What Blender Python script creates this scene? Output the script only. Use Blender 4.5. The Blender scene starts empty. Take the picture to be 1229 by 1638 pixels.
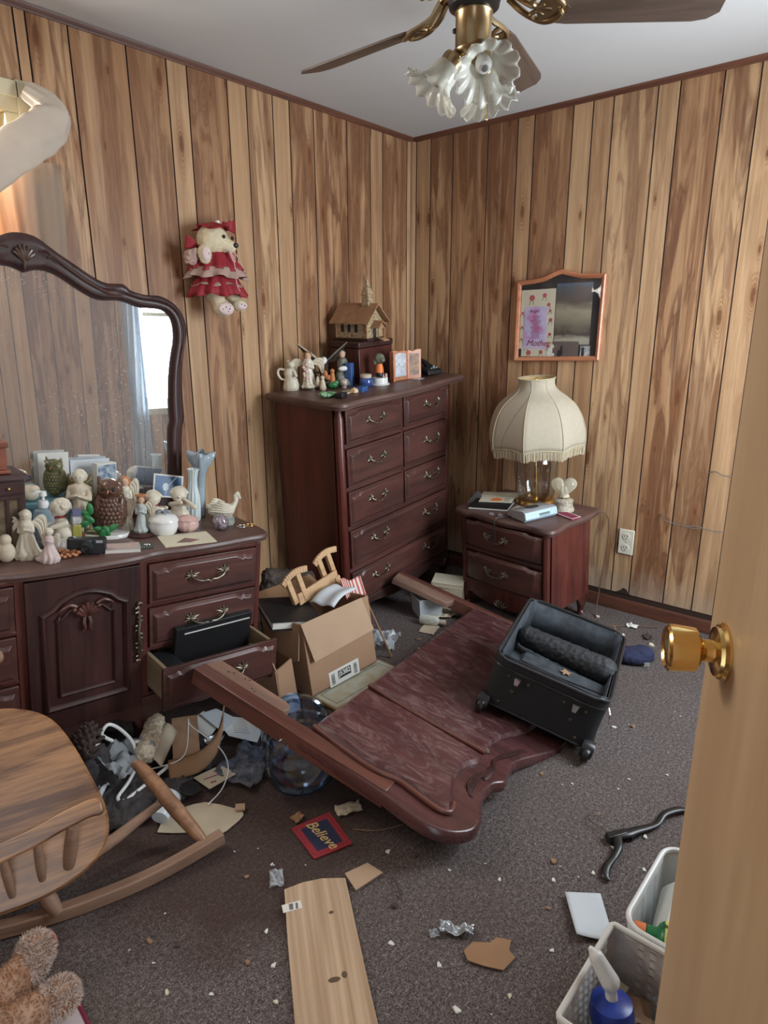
import bpy, bmesh, math, random
from mathutils import Vector, Matrix, noise as mnoise
PI = math.pi
random.seed(7)
S = bpy.context.scene
COL = S.collection

# ------------------------------------------------------------------ camera, world, lights, exposure
def basis(fwd, right, up, loc):
    m = Matrix.Identity(4)
    for i in range(3):
        m[i][0] = right[i]; m[i][1] = up[i]; m[i][2] = -fwd[i]; m[i][3] = loc[i]
    return m
cam_d = bpy.data.cameras.new('camera'); cam = bpy.data.objects.new('camera', cam_d); COL.objects.link(cam)
cam.matrix_world = basis((0.7322983, 0.62686374, -0.26604709), (0.64958367, -0.76028251, -0.00339988),
                         (0.20440221, 0.17033012, 0.96395404), (-3.18547, -2.50413, 1.4))
cam_d.sensor_fit = 'VERTICAL'; cam_d.sensor_height = 36.0; cam_d.lens = 36.0 * 1044.16 / 1638.0
cam_d.clip_start = 0.02; cam_d.clip_end = 60
S.camera = cam
S.view_settings.view_transform = 'Standard'; S.view_settings.look = 'None'
S.view_settings.gamma = 1.0; S.view_settings.exposure = 0.26; S.view_settings.use_curve_mapping = False

W = bpy.data.worlds.new('daylight'); S.world = W; W.use_nodes = True
wn = W.node_tree; wn.nodes.clear()
wo = wn.nodes.new('ShaderNodeOutputWorld'); wb = wn.nodes.new('ShaderNodeBackground')
wb.inputs[0].default_value = (0.74, 0.86, 1.0, 1); wb.inputs[1].default_value = 2.2
wn.links.new(wb.outputs[0], wo.inputs[0])

def area(name, loc, target, sx, sy, power, col):
    d = bpy.data.lights.new(name, 'AREA'); d.shape = 'RECTANGLE'; d.size = sx; d.size_y = sy
    d.energy = power; d.color = col
    o = bpy.data.objects.new(name, d); COL.objects.link(o)
    o.location = loc
    o.rotation_euler = (Vector(target) - Vector(loc)).to_track_quat('-Z', 'Y').to_euler()
    return o
area('daylight_front_window', (-0.80, -2.80, 1.36), (-1.6, 0.0, 0.7), 0.88, 1.40, 66, (0.86, 0.94, 1.0))
area('daylight_side_window', (-2.62, 0.12, 1.55), (-2.2, -2.5, 0.6), 0.9, 1.15, 66, (1.0, 0.93, 0.83))
area('hallway_fill_light', (-3.55, -3.5, 1.9), (-1.5, -0.8, 0.6), 1.0, 1.4, 15, (1.0, 0.95, 0.88))  # unseen fill lamp added beyond the doorway to soften the room light

# ------------------------------------------------------------------ materials
def newmat(name):
    m = bpy.data.materials.new(name); m.use_nodes = True
    nt = m.node_tree; b = nt.nodes['Principled BSDF']
    return m, nt, b
def nd(nt, t, **kw):
    n = nt.nodes.new(t)
    for k, v in kw.items():
        if k.startswith('i_'):
            key = k[2:]
            key = int(key) if key.isdigit() else key.replace('_', ' ')
            n.inputs[key].default_value = v
        else: setattr(n, k, v)
    return n
def ramp(nt, fac, stops, interp='LINEAR'):
    r = nt.nodes.new('ShaderNodeValToRGB'); r.color_ramp.interpolation = interp
    els = r.color_ramp.elements
    while len(els) < len(stops): els.new(0.5)
    for e, (p, c) in zip(els, stops): e.position = p; e.color = (*c, 1) if len(c) == 3 else c
    nt.links.new(fac, r.inputs[0]); return r.outputs[0]
def mixc(nt, fac, a, b, mode='MIX'):
    m = nt.nodes.new('ShaderNodeMix'); m.data_type = 'RGBA'; m.blend_type = mode
    for sock, v in ((m.inputs[0], fac), (m.inputs[6], a), (m.inputs[7], b)):
        if isinstance(v, (int, float)): sock.default_value = v
        elif isinstance(v, tuple): sock.default_value = (*v, 1) if len(v) == 3 else v
        else: nt.links.new(v, sock)
    return m.outputs[2]
def mth(nt, op, a, b=None):
    m = nt.nodes.new('ShaderNodeMath'); m.operation = op
    for i, v in enumerate((a, b)):
        if v is None: continue
        if isinstance(v, (int, float)): m.inputs[i].default_value = v
        else: nt.links.new(v, m.inputs[i])
    return m.outputs[0]
def coords(nt, scale=(1, 1, 1), kind='Object', rot=(0, 0, 0), loc=(0, 0, 0)):
    t = nt.nodes.new('ShaderNodeTexCoord'); mp = nt.nodes.new('ShaderNodeMapping')
    mp.inputs['Scale'].default_value = scale; mp.inputs['Rotation'].default_value = rot; mp.inputs['Location'].default_value = loc
    nt.links.new(t.outputs[kind], mp.inputs[0]); return mp.outputs[0]
def noise(nt, vec, scale, detail=4, rough=0.55, dist=0.0):
    n = nt.nodes.new('ShaderNodeTexNoise'); n.inputs['Scale'].default_value = scale
    n.inputs['Detail'].default_value = detail; n.inputs['Roughness'].default_value = rough
    n.inputs['Distortion'].default_value = dist
    if vec is not None: nt.links.new(vec, n.inputs['Vector'])
    return n.outputs[0]
def bump(nt, b, h, strength=0.2, dist=0.002):
    n = nt.nodes.new('ShaderNodeBump'); n.inputs['Strength'].default_value = strength; n.inputs['Distance'].default_value = dist
    nt.links.new(h, n.inputs['Height']); nt.links.new(n.outputs[0], b.inputs['Normal'])
def simple(name, col, rough=0.5, metal=0.0, var=0.12, vs=30, bmp=0.0, bs=120, col2=None, spec=None, coat=0.0, sss=0.0):
    m, nt, b = newmat(name)
    v = coords(nt)
    c2 = col2 or tuple(c * 0.6 for c in col)
    f = ramp(nt, noise(nt, v, vs, 5), [(0.35, (0, 0, 0)), (0.7, (1, 1, 1))])
    f = mth(nt, 'MULTIPLY', f, var if col2 is None else 1.0)
    nt.links.new(mixc(nt, f, col, c2), b.inputs['Base Color'])
    b.inputs['Roughness'].default_value = rough; b.inputs['Metallic'].default_value = metal
    if spec is not None: b.inputs['Specular IOR Level'].default_value = spec
    if coat: b.inputs['Coat Weight'].default_value = coat
    if sss:
        b.inputs['Subsurface Weight'].default_value = sss; b.inputs['Subsurface Radius'].default_value = (0.01, 0.006, 0.004)
    if bmp: bump(nt, b, noise(nt, v, bs, 3), bmp)
    return m
def glass(name, col=(1, 1, 1), rough=0.02, alpha=0.2, spec=0.6):
    # thin-walled clear stuff: mostly see-through, the rest a glossy dielectric skin
    m, nt, b = newmat(name)
    b.inputs['Base Color'].default_value = (*col, 1); b.inputs['Roughness'].default_value = rough
    b.inputs['Specular IOR Level'].default_value = spec
    tr = nt.nodes.new('ShaderNodeBsdfTransparent'); tr.inputs[0].default_value = (*[min(1, c * 0.25 + 0.75) for c in col], 1)
    mx = nt.nodes.new('ShaderNodeMixShader'); fr = nt.nodes.new('ShaderNodeLayerWeight'); fr.inputs[0].default_value = 0.35
    k = mth(nt, 'ADD', mth(nt, 'MULTIPLY', fr.outputs['Facing'], 0.6), alpha)
    k = mth(nt, 'MINIMUM', k, 1.0)
    nt.links.new(k, mx.inputs[0]); nt.links.new(tr.outputs[0], mx.inputs[1]); nt.links.new(b.outputs[0], mx.inputs[2])
    nt.links.new(mx.outputs[0], nt.nodes['Material Output'].inputs[0])
    return m
def sheet(name, col, rough=0.8, trans=0.35, var=0.15, vs=8, col2=None, scale=(1, 1, 1)):
    # thin cloth or paper that lets light through
    m, nt, b = newmat(name)
    v = coords(nt, scale)
    c = mixc(nt, mth(nt, 'MULTIPLY', noise(nt, v, vs, 5), var * 2), col, col2 or tuple(x * .6 for x in col))
    nt.links.new(c, b.inputs['Base Color']); b.inputs['Roughness'].default_value = rough
    tl = nt.nodes.new('ShaderNodeBsdfTranslucent'); nt.links.new(c, tl.inputs[0])
    mx = nt.nodes.new('ShaderNodeMixShader'); mx.inputs[0].default_value = trans
    nt.links.new(b.outputs[0], mx.inputs[1]); nt.links.new(tl.outputs[0], mx.inputs[2])
    nt.links.new(mx.outputs[0], nt.nodes['Material Output'].inputs[0])
    return m

def wood(name, dark, light, rough=0.4, axis='Z', scale=1.0, streak=1.0, coat=0.0, dust=0.0, dustcol=(0.30, 0.24, 0.22), wear=0.0, wearcol=(.5, .35, .25)):
    m, nt, b = newmat(name)
    s = {'X': (1.2, 16, 16), 'Y': (16, 1.2, 16), 'Z': (16, 16, 1.2)}[axis]
    v = coords(nt, tuple(x * scale for x in s))
    n1 = noise(nt, v, 1.0, 8, 0.62, 0.6)
    v2 = coords(nt, tuple(x * scale * 4 for x in s))
    n2 = noise(nt, v2, 1.6, 4, 0.6)
    f = mth(nt, 'ADD', mth(nt, 'MULTIPLY', n1, 0.75), mth(nt, 'MULTIPLY', n2, 0.25))
    c = ramp(nt, f, [(0.5 - 0.17 * streak, dark), (0.5 + 0.17 * streak, light)])
    if wear:
        wv = coords(nt, tuple((3.5 if x < 2 else 9.0) for x in s))
        wf = ramp(nt, noise(nt, wv, 2.2, 12, 0.78, 1.4), [(0.62 - wear * .12, (0, 0, 0)), (0.70, (1, 1, 1))])
        c = mixc(nt, mth(nt, 'MULTIPLY', wf, .5), c, wearcol)
    if dust:
        g = noise(nt, coords(nt, (1, 1, 1)), 6, 6, 0.65)
        df = ramp(nt, g, [(0.35, (0, 0, 0)), (0.75, (1, 1, 1))])
        c = mixc(nt, mth(nt, 'ADD', mth(nt, 'MULTIPLY', df, dust * .6), dust * .5), c, dustcol)
    nt.links.new(c, b.inputs['Base Color'])
    r = mth(nt, 'ADD', mth(nt, 'MULTIPLY', n2, 0.2), rough - 0.1)
    nt.links.new(r, b.inputs['Roughness'])
    if coat: b.inputs['Coat Weight'].default_value = coat; b.inputs['Coat Roughness'].default_value = 0.25
    bump(nt, b, n2, 0.15, 0.001)
    return m

def panel_material(name, along):
    # printed wood panelling: every plank has its own tone (attribute) and its own stretch of grain
    m, nt, b = newmat(name)
    at = nt.nodes.new('ShaderNodeAttribute'); at.attribute_name = 'plank'
    sep = nt.nodes.new('ShaderNodeSeparateColor'); nt.links.new(at.outputs['Color'], sep.inputs[0])
    tone, seed, fig = sep.outputs[0], sep.outputs[1], sep.outputs[2]
    tc = nt.nodes.new('ShaderNodeTexCoord'); sx = nt.nodes.new('ShaderNodeSeparateXYZ'); nt.links.new(tc.outputs['Object'], sx.inputs[0])
    u = sx.outputs[0] if along == 'X' else sx.outputs[1]
    z = sx.outputs[2]
    off = mth(nt, 'MULTIPLY', seed, 37.0)
    def vec(su, sz):
        cb = nt.nodes.new('ShaderNodeCombineXYZ')
        nt.links.new(mth(nt, 'MULTIPLY', u, su), cb.inputs[0]); nt.links.new(mth(nt, 'ADD', mth(nt, 'MULTIPLY', z, sz), off), cb.inputs[1])
        nt.links.new(off, cb.inputs[2]); return cb.outputs[0]
    fld = noise(nt, vec(10.0, 1.25), 1.0, 3, 0.5, 1.3)            # slow field; its contours make the cathedral figure
    rings = mth(nt, 'SINE', mth(nt, 'MULTIPLY', fld, 90.0))
    rings = mth(nt, 'ADD', mth(nt, 'MULTIPLY', rings, 0.5), 0.5)
    fine = noise(nt, vec(110.0, 2.6), 1.0, 5, 0.65, 0.3)
    streak = noise(nt, vec(26.0, 0.75), 1.0, 6, 0.62, 0.9)
    blot = noise(nt, vec(17.0, 2.4), 1.0, 5, 0.6, 1.6)
    base = ramp(nt, tone, [(0.0, (0.310, 0.168, 0.088)), (0.5, (0.395, 0.232, 0.126)), (1.0, (0.500, 0.330, 0.190))])
    heart = ramp(nt, fld, [(0.46, (0, 0, 0)), (0.55, (1, 1, 1))])   # dark heartwood where the field is high
    hmul = mth(nt, 'MULTIPLY', heart, mth(nt, 'MULTIPLY', fig, 0.92))
    hcol = mixc(nt, mth(nt, 'MULTIPLY', rings, 0.5), (0.128, 0.050, 0.025), (0.270, 0.142, 0.078))
    c = mixc(nt, hmul, base, hcol)
    st = ramp(nt, streak, [(0.49, (0, 0, 0)), (0.59, (1, 1, 1))])
    c = mixc(nt, mth(nt, 'MULTIPLY', st, mth(nt, 'ADD', mth(nt, 'MULTIPLY', fig, 0.60), 0.12)), c, (0.195, 0.090, 0.046))
    bl = ramp(nt, blot, [(0.54, (0, 0, 0)), (0.64, (1, 1, 1))])
    c = mixc(nt, mth(nt, 'MULTIPLY', bl, mth(nt, 'MULTIPLY', fig, 0.75)), c, (0.150, 0.072, 0.042))
    st2 = ramp(nt, streak, [(0.32, (1, 1, 1)), (0.46, (0, 0, 0))])
    c = mixc(nt, mth(nt, 'MULTIPLY', st2, 0.35), c, (0.60, 0.435, 0.275))
    c = mixc(nt, 0.22, c, ramp(nt, fine, [(0.3, (0.22, 0.13, 0.08)), (0.7, (0.85, 0.74, 0.62))]), 'OVERLAY')
    vo = nt.nodes.new('ShaderNodeTexVoronoi'); vo.feature = 'F1'; vo.voronoi_dimensions = '2D'; vo.inputs['Scale'].default_value = 1.0; vo.inputs['Randomness'].default_value = 1.0
    nt.links.new(vec(9.0, 2.6), vo.inputs['Vector'])
    wob = mth(nt, 'ADD', vo.outputs['Distance'], mth(nt, 'MULTIPLY', mth(nt, 'SUBTRACT', noise(nt, vec(40, 18), 1.0, 3), 0.5), 0.10))
    sc = nt.nodes.new('ShaderNodeSeparateColor'); nt.links.new(vo.outputs['Color'], sc.inputs[0])
    has = ramp(nt, sc.outputs[0], [(0.46, (0, 0, 0)), (0.48, (1, 1, 1))])
    big = ramp(nt, sc.outputs[1], [(0.70, (0, 0, 0)), (0.72, (1, 1, 1))])
    ksz = mth(nt, 'ADD', 0.055, mth(nt, 'MULTIPLY', big, 0.07))
    kd = mth(nt, 'DIVIDE', wob, ksz)
    kn = ramp(nt, kd, [(0.45, (1, 1, 1)), (1.0, (0, 0, 0))])
    halo = ramp(nt, kd, [(0.0, (1, 1, 1)), (1.0, (.35, .35, .35))])
    h2 = ramp(nt, mth(nt, 'MULTIPLY', kd, 0.34), [(0.30, (1, 1, 1)), (1.0, (0, 0, 0))])
    kr = mth(nt, 'ADD', mth(nt, 'MULTIPLY', mth(nt, 'SINE', mth(nt, 'MULTIPLY', wob, 120.0)), 0.4), 0.5)
    c = mixc(nt, mth(nt, 'MULTIPLY', mth(nt, 'MULTIPLY', h2, has), mth(nt, 'MULTIPLY', kr, 0.85)), c, (0.235, 0.100, 0.042))
    c = mixc(nt, mth(nt, 'MULTIPLY', mth(nt, 'MULTIPLY', kn, has), 0.8), c, (0.130, 0.048, 0.022))
    # water stain near the floor
    wst = ramp(nt, mth(nt, 'ADD', z, mth(nt, 'MULTIPLY', noise(nt, vec(6, 6), 1.0, 6), 0.16)), [(0.20, (1, 1, 1)), (0.30, (0, 0, 0))])
    c = mixc(nt, mth(nt, 'MULTIPLY', wst, mth(nt, 'MULTIPLY', noise(nt, vec(20, 20), 1.0, 6, .7), 0.9)), c, (0.42, 0.34, 0.27))
    nt.links.new(c, b.inputs['Base Color']); b.inputs['Roughness'].default_value = 0.42
    b.inputs['Specular IOR Level'].default_value = 0.25
    bump(nt, b, fine, 0.06, 0.001)
    return m

def carpet_material():
    m, nt, b = newmat('carpet')
    v = coords(nt)
    n1 = noise(nt, v, 230, 2, 0.7); n2 = noise(nt, v, 90, 3, 0.7); n3 = noise(nt, v, 2.6, 6, 0.6)
    f = mth(nt, 'ADD', mth(nt, 'MULTIPLY', n1, 0.6), mth(nt, 'MULTIPLY', n2, 0.4))
    c = ramp(nt, f, [(0.38, (0.045, 0.036, 0.034)), (0.49, (0.110, 0.090, 0.086)), (0.57, (0.180, 0.150, 0.143)), (0.68, (0.34, 0.295, 0.285))])
    c = mixc(nt, mth(nt, 'MULTIPLY', ramp(nt, n3, [(0.45, (0, 0, 0)), (0.62, (1, 1, 1))]), 0.30), c, (0.085, 0.060, 0.048))
    # rusty damp patch in the middle of the room, up to the dresser
    pv = coords(nt, (1, 1, 0), loc=(2.1, 1.0, 0))
    ln = nt.nodes.new('ShaderNodeVectorMath'); ln.operation = 'LENGTH'; nt.links.new(pv, ln.inputs[0])
    d = mth(nt, 'ADD', ln.outputs['Value'], mth(nt, 'MULTIPLY', n3, 0.7))
    c = mixc(nt, ramp(nt, d, [(0.80, (0.72, 0.72, 0.72)), (1.20, (0, 0, 0))]), c, (0.050, 0.028, 0.022))
    nt.links.new(c, b.inputs['Base Color']); b.inputs['Roughness'].default_value = 0.95; b.inputs['Specular IOR Level'].default_value = 0.1
    bump(nt, b, f, 0.9, 0.006)
    return m

M = {}
M['panelX'] = panel_material('wood_panelling_x', 'X'); M['panelY'] = panel_material('wood_panelling_y', 'Y')
M['carpet'] = carpet_material()
M['groove'] = simple('dark_groove', (0.035, 0.016, 0.010), 0.8)
M['trim'] = wood('dark_trim', (0.065, 0.022, 0.014), (0.17, 0.065, 0.036), 0.45, 'X')
M['trimY'] = wood('dark_trim_y', (0.065, 0.022, 0.014), (0.17, 0.065, 0.036), 0.45, 'Y')
M['cornertrim'] = wood('corner_trim', (0.20, 0.095, 0.05), (0.42, 0.25, 0.13), 0.4, 'Z')
M['ceiling'] = simple('ceiling', (0.58, 0.585, 0.59), 0.9, var=0.06, vs=3, bmp=0.12, bs=60)
M['mahog'] = wood('mahogany', (0.030, 0.0085, 0.0075), (0.115, 0.030, 0.022), 0.36, 'Z', coat=0.15)
M['mahogX'] = wood('mahogany_x', (0.028, 0.0085, 0.0075), (0.110, 0.032, 0.023), 0.36, 'X', coat=0.15, dust=0.07)
M['mahogtop'] = wood('mahogany_top', (0.035, 0.012, 0.010), (0.105, 0.040, 0.030), 0.42, 'X', dust=0.32, dustcol=(0.20, 0.145, 0.125))
M['mahogdark'] = wood('mahogany_dark', (0.018, 0.007, 0.0065), (0.060, 0.020, 0.017), 0.42, 'Z', coat=0.1)
M['mahogdarkX'] = wood('mahogany_dark_x', (0.020, 0.008, 0.007), (0.075, 0.025, 0.019), 0.42, 'X', coat=0.1, dust=0.06)
M['hb'] = wood('headboard_veneer', (0.036, 0.011, 0.012), (0.086, 0.024, 0.025), 0.30, 'Y', scale=.6, coat=0.3, dust=0.08, dustcol=(.20, .13, .13), wear=1.1, wearcol=(.36, .25, .23))
M['hbcrest'] = wood('headboard_crest', (0.034, 0.011, 0.011), (0.098, 0.029, 0.028), 0.28, 'Y', coat=0.35, dust=0.10, dustcol=(.20, .13, .13))
M['hbrail'] = wood('headboard_rail', (0.050, 0.015, 0.011), (0.165, 0.052, 0.034), 0.36, 'Y', coat=0.25, dust=0.08, dustcol=(.25, .17, .15))
M['oldwood'] = wood('worn_leg_wood', (0.10, 0.045, 0.030), (0.27, 0.15, 0.10), 0.6, 'Y', dust=0.15, dustcol=(.36, .28, .24))
M['oak'] = wood('rocker_oak', (0.095, 0.036, 0.016), (0.37, 0.185, 0.080), 0.42, 'X', scale=1.6, streak=0.62, coat=0.2)
M['oakdull'] = wood('rocker_oak_dull', (0.12, 0.06, 0.036), (0.33, 0.19, 0.12), 0.6, 'X', dust=0.12, dustcol=(.35, .27, .22))
M['oakleg'] = wood('rocker_leg_oak', (0.10, 0.040, 0.018), (0.34, 0.17, 0.085), 0.5, 'Z', dust=0.05)
M['pine'] = wood('light_wood', (0.42, 0.24, 0.12), (0.66, 0.44, 0.25), 0.5, 'X')
M['bladewood'] = wood('fan_blade_wood', (0.035, 0.020, 0.014), (0.135, 0.085, 0.060), 0.5, 'X', scale=1.2, dust=0.1, dustcol=(.2, .16, .14))
M['door'] = wood('door_veneer', (0.42, 0.275, 0.155), (0.54, 0.375, 0.225), 0.45, 'Z', scale=.7)
M['brass'] = simple('polished_brass', (0.85, 0.60, 0.24), 0.16, 1.0, var=0.1, vs=8)
M['abrass'] = simple('antique_brass', (0.165, 0.135, 0.098), 0.36, 0.75, var=0.6, vs=60, bmp=0.3)
M['fanbrass'] = simple('fan_brass', (0.42, 0.31, 0.18), 0.30, 1.0, var=0.3, vs=40)
M['chrome'] = simple('chrome', (0.8, 0.8, 0.8), 0.15, 1.0, var=0.05)
M['mirror'], _nt, _b = newmat('silvered_mirror')
_b.inputs['Metallic'].default_value = 1.0; _b.inputs['Base Color'].default_value = (0.95, 0.96, 0.97, 1)
_b.inputs['Roughness'].default_value = 0.015
_dv = noise(_nt, coords(_nt, (1, 1, 1)), 150, 2, .6)
_d2 = noise(_nt, coords(_nt, (1, 1, 1)), 3, 4, .6)
_df = nd(_nt, 'ShaderNodeBsdfDiffuse'); _df.inputs[0].default_value = (.84, .83, .83, 1)
_mx = nd(_nt, 'ShaderNodeMixShader')
_nt.links.new(mth(_nt, 'ADD', mth(_nt, 'MULTIPLY', mth(_nt, 'MULTIPLY', ramp(_nt, _dv, [(.62, (0, 0, 0)), (.68, (1, 1, 1))]), ramp(_nt, _d2, [(.4, (0, 0, 0)), (.7, (1, 1, 1))])), .6), 0.17), _mx.inputs[0])
_nt.links.new(_b.outputs[0], _mx.inputs[1]); _nt.links.new(_df.outputs[0], _mx.inputs[2])
_nt.links.new(_mx.outputs[0], _nt.nodes['Material Output'].inputs[0])
def clearglass(name, tint=(1, 1, 1), base=0.02, rough=0.02):
    m = bpy.data.materials.new(name); m.use_nodes = True; nt = m.node_tree; nt.nodes.clear()
    out = nt.nodes.new('ShaderNodeOutputMaterial'); tr = nt.nodes.new('ShaderNodeBsdfTransparent'); gl_ = nt.nodes.new('ShaderNodeBsdfGlossy')
    tr.inputs[0].default_value = (*tint, 1); gl_.inputs['Roughness'].default_value = rough
    lw = nt.nodes.new('ShaderNodeLayerWeight'); lw.inputs[0].default_value = 0.25
    k = mth(nt, 'MINIMUM', mth(nt, 'ADD', mth(nt, 'MULTIPLY', mth(nt, 'POWER', lw.outputs['Facing'], 3.0), 0.75), base), 1.0)
    mx = nt.nodes.new('ShaderNodeMixShader'); nt.links.new(k, mx.inputs[0]); nt.links.new(tr.outputs[0], mx.inputs[1]); nt.links.new(gl_.outputs[0], mx.inputs[2])
    nt.links.new(mx.outputs[0], out.inputs[0]); return m
M['glass'] = clearglass('clear_glass', (.95, .96, .96), 0.085, .05)
M['pane'] = clearglass('picture_glass', (1, 1, 1), 0.02)
M['frosted'] = glass('frosted_glass', (0.74, 0.74, 0.67), 0.20, 0.30, 0.8)
M['vase'] = glass('frosted_vase_glass', (0.72, 0.80, 0.80), 0.25, 0.55, 0.6)
M['jug'] = clearglass('blue_jug_plastic', (.80, .89, .98), 0.12, 0.10)
M['globe'] = glass('cream_globe_glass', (.80, .78, .64), .06, .22, .8)
M['clearplastic'] = glass('clear_plastic', (0.7, 0.75, 0.8), 0.2, 0.15, 0.9)
M['liquid'] = glass('yellow_liquid', (0.86, 0.78, 0.18), 0.1, 0.55, 0.6)
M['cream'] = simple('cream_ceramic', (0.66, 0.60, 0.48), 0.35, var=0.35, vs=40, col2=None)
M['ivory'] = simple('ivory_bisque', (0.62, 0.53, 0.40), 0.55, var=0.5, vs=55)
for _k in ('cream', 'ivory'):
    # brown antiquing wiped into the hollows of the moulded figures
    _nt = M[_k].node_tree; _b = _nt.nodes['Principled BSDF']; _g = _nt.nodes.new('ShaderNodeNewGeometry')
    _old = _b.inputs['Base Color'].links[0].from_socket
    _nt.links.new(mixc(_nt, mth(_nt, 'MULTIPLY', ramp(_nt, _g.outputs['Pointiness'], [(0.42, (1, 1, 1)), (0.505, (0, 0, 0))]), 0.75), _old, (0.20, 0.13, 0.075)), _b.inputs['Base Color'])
M['white'] = simple('white_ceramic', (0.72, 0.72, 0.70), 0.25, var=0.1)
M['pinkpot'] = simple('pink_ceramic', (0.62, 0.40, 0.36), 0.3, var=0.4, vs=70)
M['owlbrown'] = simple('owl_brown_glaze', (0.16, 0.075, 0.045), 0.3, col2=(0.055, 0.024, 0.016), vs=70, bmp=0.8, bs=60, coat=.4)
M['green'] = simple('holly_green', (0.03, 0.20, 0.06), 0.35, var=0.5, vs=50)
M['olive'] = simple('old_gold_green', (0.075, 0.085, 0.045), 0.3, col2=(0.22, 0.19, 0.07), vs=90, bmp=.4)
M['black'] = simple('black_plastic', (0.012, 0.012, 0.014), 0.35, var=0.2)
M['blackmatte'] = simple('black_cover', (0.010, 0.010, 0.012), 0.5, var=0.2)
M['nylon'] = simple('suitcase_nylon', (0.018, 0.020, 0.024), 0.62, var=0.4, vs=200, bmp=0.4, bs=700)
M['nylonin'] = simple('suitcase_dusty_lining', (0.014, 0.017, 0.022), 0.8, col2=(0.042, 0.050, 0.062), vs=22, bmp=0.6, bs=40)
M['piping'] = simple('black_piping', (0.02, 0.02, 0.022), 0.35, var=0.2)
M['card'] = simple('cardboard', (0.345, 0.205, 0.122), 0.85, var=0.22, vs=9, bmp=0.1)
M['carddark'] = simple('cardboard_inside', (0.30, 0.165, 0.085), 0.85, var=0.3, vs=9)
M['cardlight'] = simple('cardboard_light', (0.43, 0.285, 0.185), 0.85, var=0.2, vs=7)
M['paper'] = simple('paper', (0.66, 0.65, 0.60), 0.85, var=0.14, vs=14)
M['paperblue'] = simple('paper_bluish', (0.56, 0.60, 0.64), 0.8, var=0.1, vs=14)
M['papertan'] = simple('paper_tan', (0.50, 0.42, 0.31), 0.9, var=0.35, vs=10)
M['papercrm'] = simple('paper_cream', (0.60, 0.55, 0.42), 0.85, var=0.2, vs=10)
M['ink'] = simple('ink', (0.02, 0.02, 0.022), 0.7, var=0.1)
M['red'] = simple('red_print', (0.30, 0.022, 0.028), 0.55, var=0.3)
M['orange'] = simple('orange_paint', (0.75, 0.20, 0.05), 0.5, var=0.2)
M['navy'] = simple('navy_cloth', (0.020, 0.024, 0.065), 0.9, var=0.5, vs=25, bmp=.3)
M['blue'] = simple('blue_card', (0.035, 0.09, 0.26), 0.5, var=0.2)
M['cobalt'] = simple('cobalt_glass', (0.035, 0.075, 0.25), 0.12, var=0.2, coat=.5)
M['teal'] = simple('teal_card', (0.12, 0.27, 0.32), 0.5, var=0.2)
M['skin'] = simple('painted_skin', (0.62, 0.38, 0.26), 0.5, var=0.15)
M['hair'] = simple('painted_hair', (0.24, 0.12, 0.05), 0.6, var=0.5, vs=120, bmp=.5)
M['redhair'] = simple('painted_red_hair', (0.50, 0.19, 0.07), 0.6, var=0.4, vs=120, bmp=.5)
M['plasticwhite'] = simple('white_plastic', (0.70, 0.71, 0.70), 0.35, var=0.06)
M['tub'] = glass('translucent_tub', (0.72, 0.76, 0.80), 0.3, 0.55, 0.5)
M['wicker'] = simple('white_wicker', (0.64, 0.61, 0.58), 0.7, col2=(0.46, 0.42, 0.39), vs=30, bmp=.4)
M['outletp'] = simple('outlet_ivory', (0.72, 0.68, 0.56), 0.3, var=0.08)
M['silver'] = simple('silver_paint', (0.42, 0.44, 0.46), 0.35, 0.3, var=0.1)
M['radioblue'] = simple('pale_blue_face', (0.44, 0.60, 0.72), 0.35, var=0.06)
M['lcd'] = simple('grey_lcd', (0.15, 0.19, 0.19), 0.2, var=0.1)
M['cable'] = simple('cable_sheath', (0.13, 0.07, 0.04), 0.5)
M['steel'] = simple('dull_steel_wire', (0.30, 0.30, 0.31), 0.4, 0.8)
M['darkcloth'] = simple('dark_cloth', (0.028, 0.026, 0.030), 0.95, col2=(0.075, 0.066, 0.062), vs=18, bmp=.6, bs=70)
M['greycloth'] = simple('grey_cloth', (0.26, 0.28, 0.30), 0.9, var=0.4, vs=20, bmp=.3)
M['tealcloth'] = simple('printed_dark_cloth', (0.03, 0.045, 0.055), 0.9, col2=(0.16, 0.14, 0.16), vs=45, bmp=.6)
M['browncloth'] = simple('brown_padded_cloth', (0.105, 0.080, 0.066), 0.85, col2=(0.050, 0.036, 0.030), vs=10, bmp=.6, bs=30)
M['shade'] = sheet('lamp_shade_cloth', (0.68, 0.60, 0.47), 0.9, 0.35, 0.22, 55)
M['shadein'] = simple('lamp_shade_lining', (0.62, 0.44, 0.20), 0.8)
M['fringe'] = simple('cream_fringe', (0.50, 0.42, 0.29), 0.9, var=0.4, vs=150)
M['curtain'] = sheet('sheer_curtain', (0.64, 0.49, 0.35), 0.9, 0.5, 0.35, 1.0, (0.34, 0.30, 0.29), scale=(26, 26, .6))
M['curtainw'] = sheet('white_curtain', (0.74, 0.80, 0.86), 0.9, 0.5, 0.1, 3)
M['rolledshade'] = sheet('rolled_shade_cloth', (0.66, 0.58, 0.49), 0.85, 0.15, 0.30, 14, (0.40, 0.33, 0.28))
M['lightcloth'] = sheet('cream_gathered_cloth', (0.66, 0.62, 0.54), 0.85, 0.25, 0.2, 20)
M['glowsheet'] = sheet('yellow_glow_cloth', (0.90, 0.62, 0.26), 0.85, 0.75, 0.1, 5)  # tint of the added sheet that makes the left pane look orange
M['winframe'] = simple('window_frame_paint', (0.50, 0.46, 0.32), 0.6, var=0.25, vs=12)
M['plush'] = simple('cream_plush', (0.68, 0.58, 0.40), 0.95, var=0.25, vs=40, bmp=.5, bs=250)
M['plushtan'] = simple('tan_plush', (0.27, 0.135, 0.075), 0.95, col2=(0.38, 0.24, 0.165), vs=35, bmp=.5, bs=250)
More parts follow.
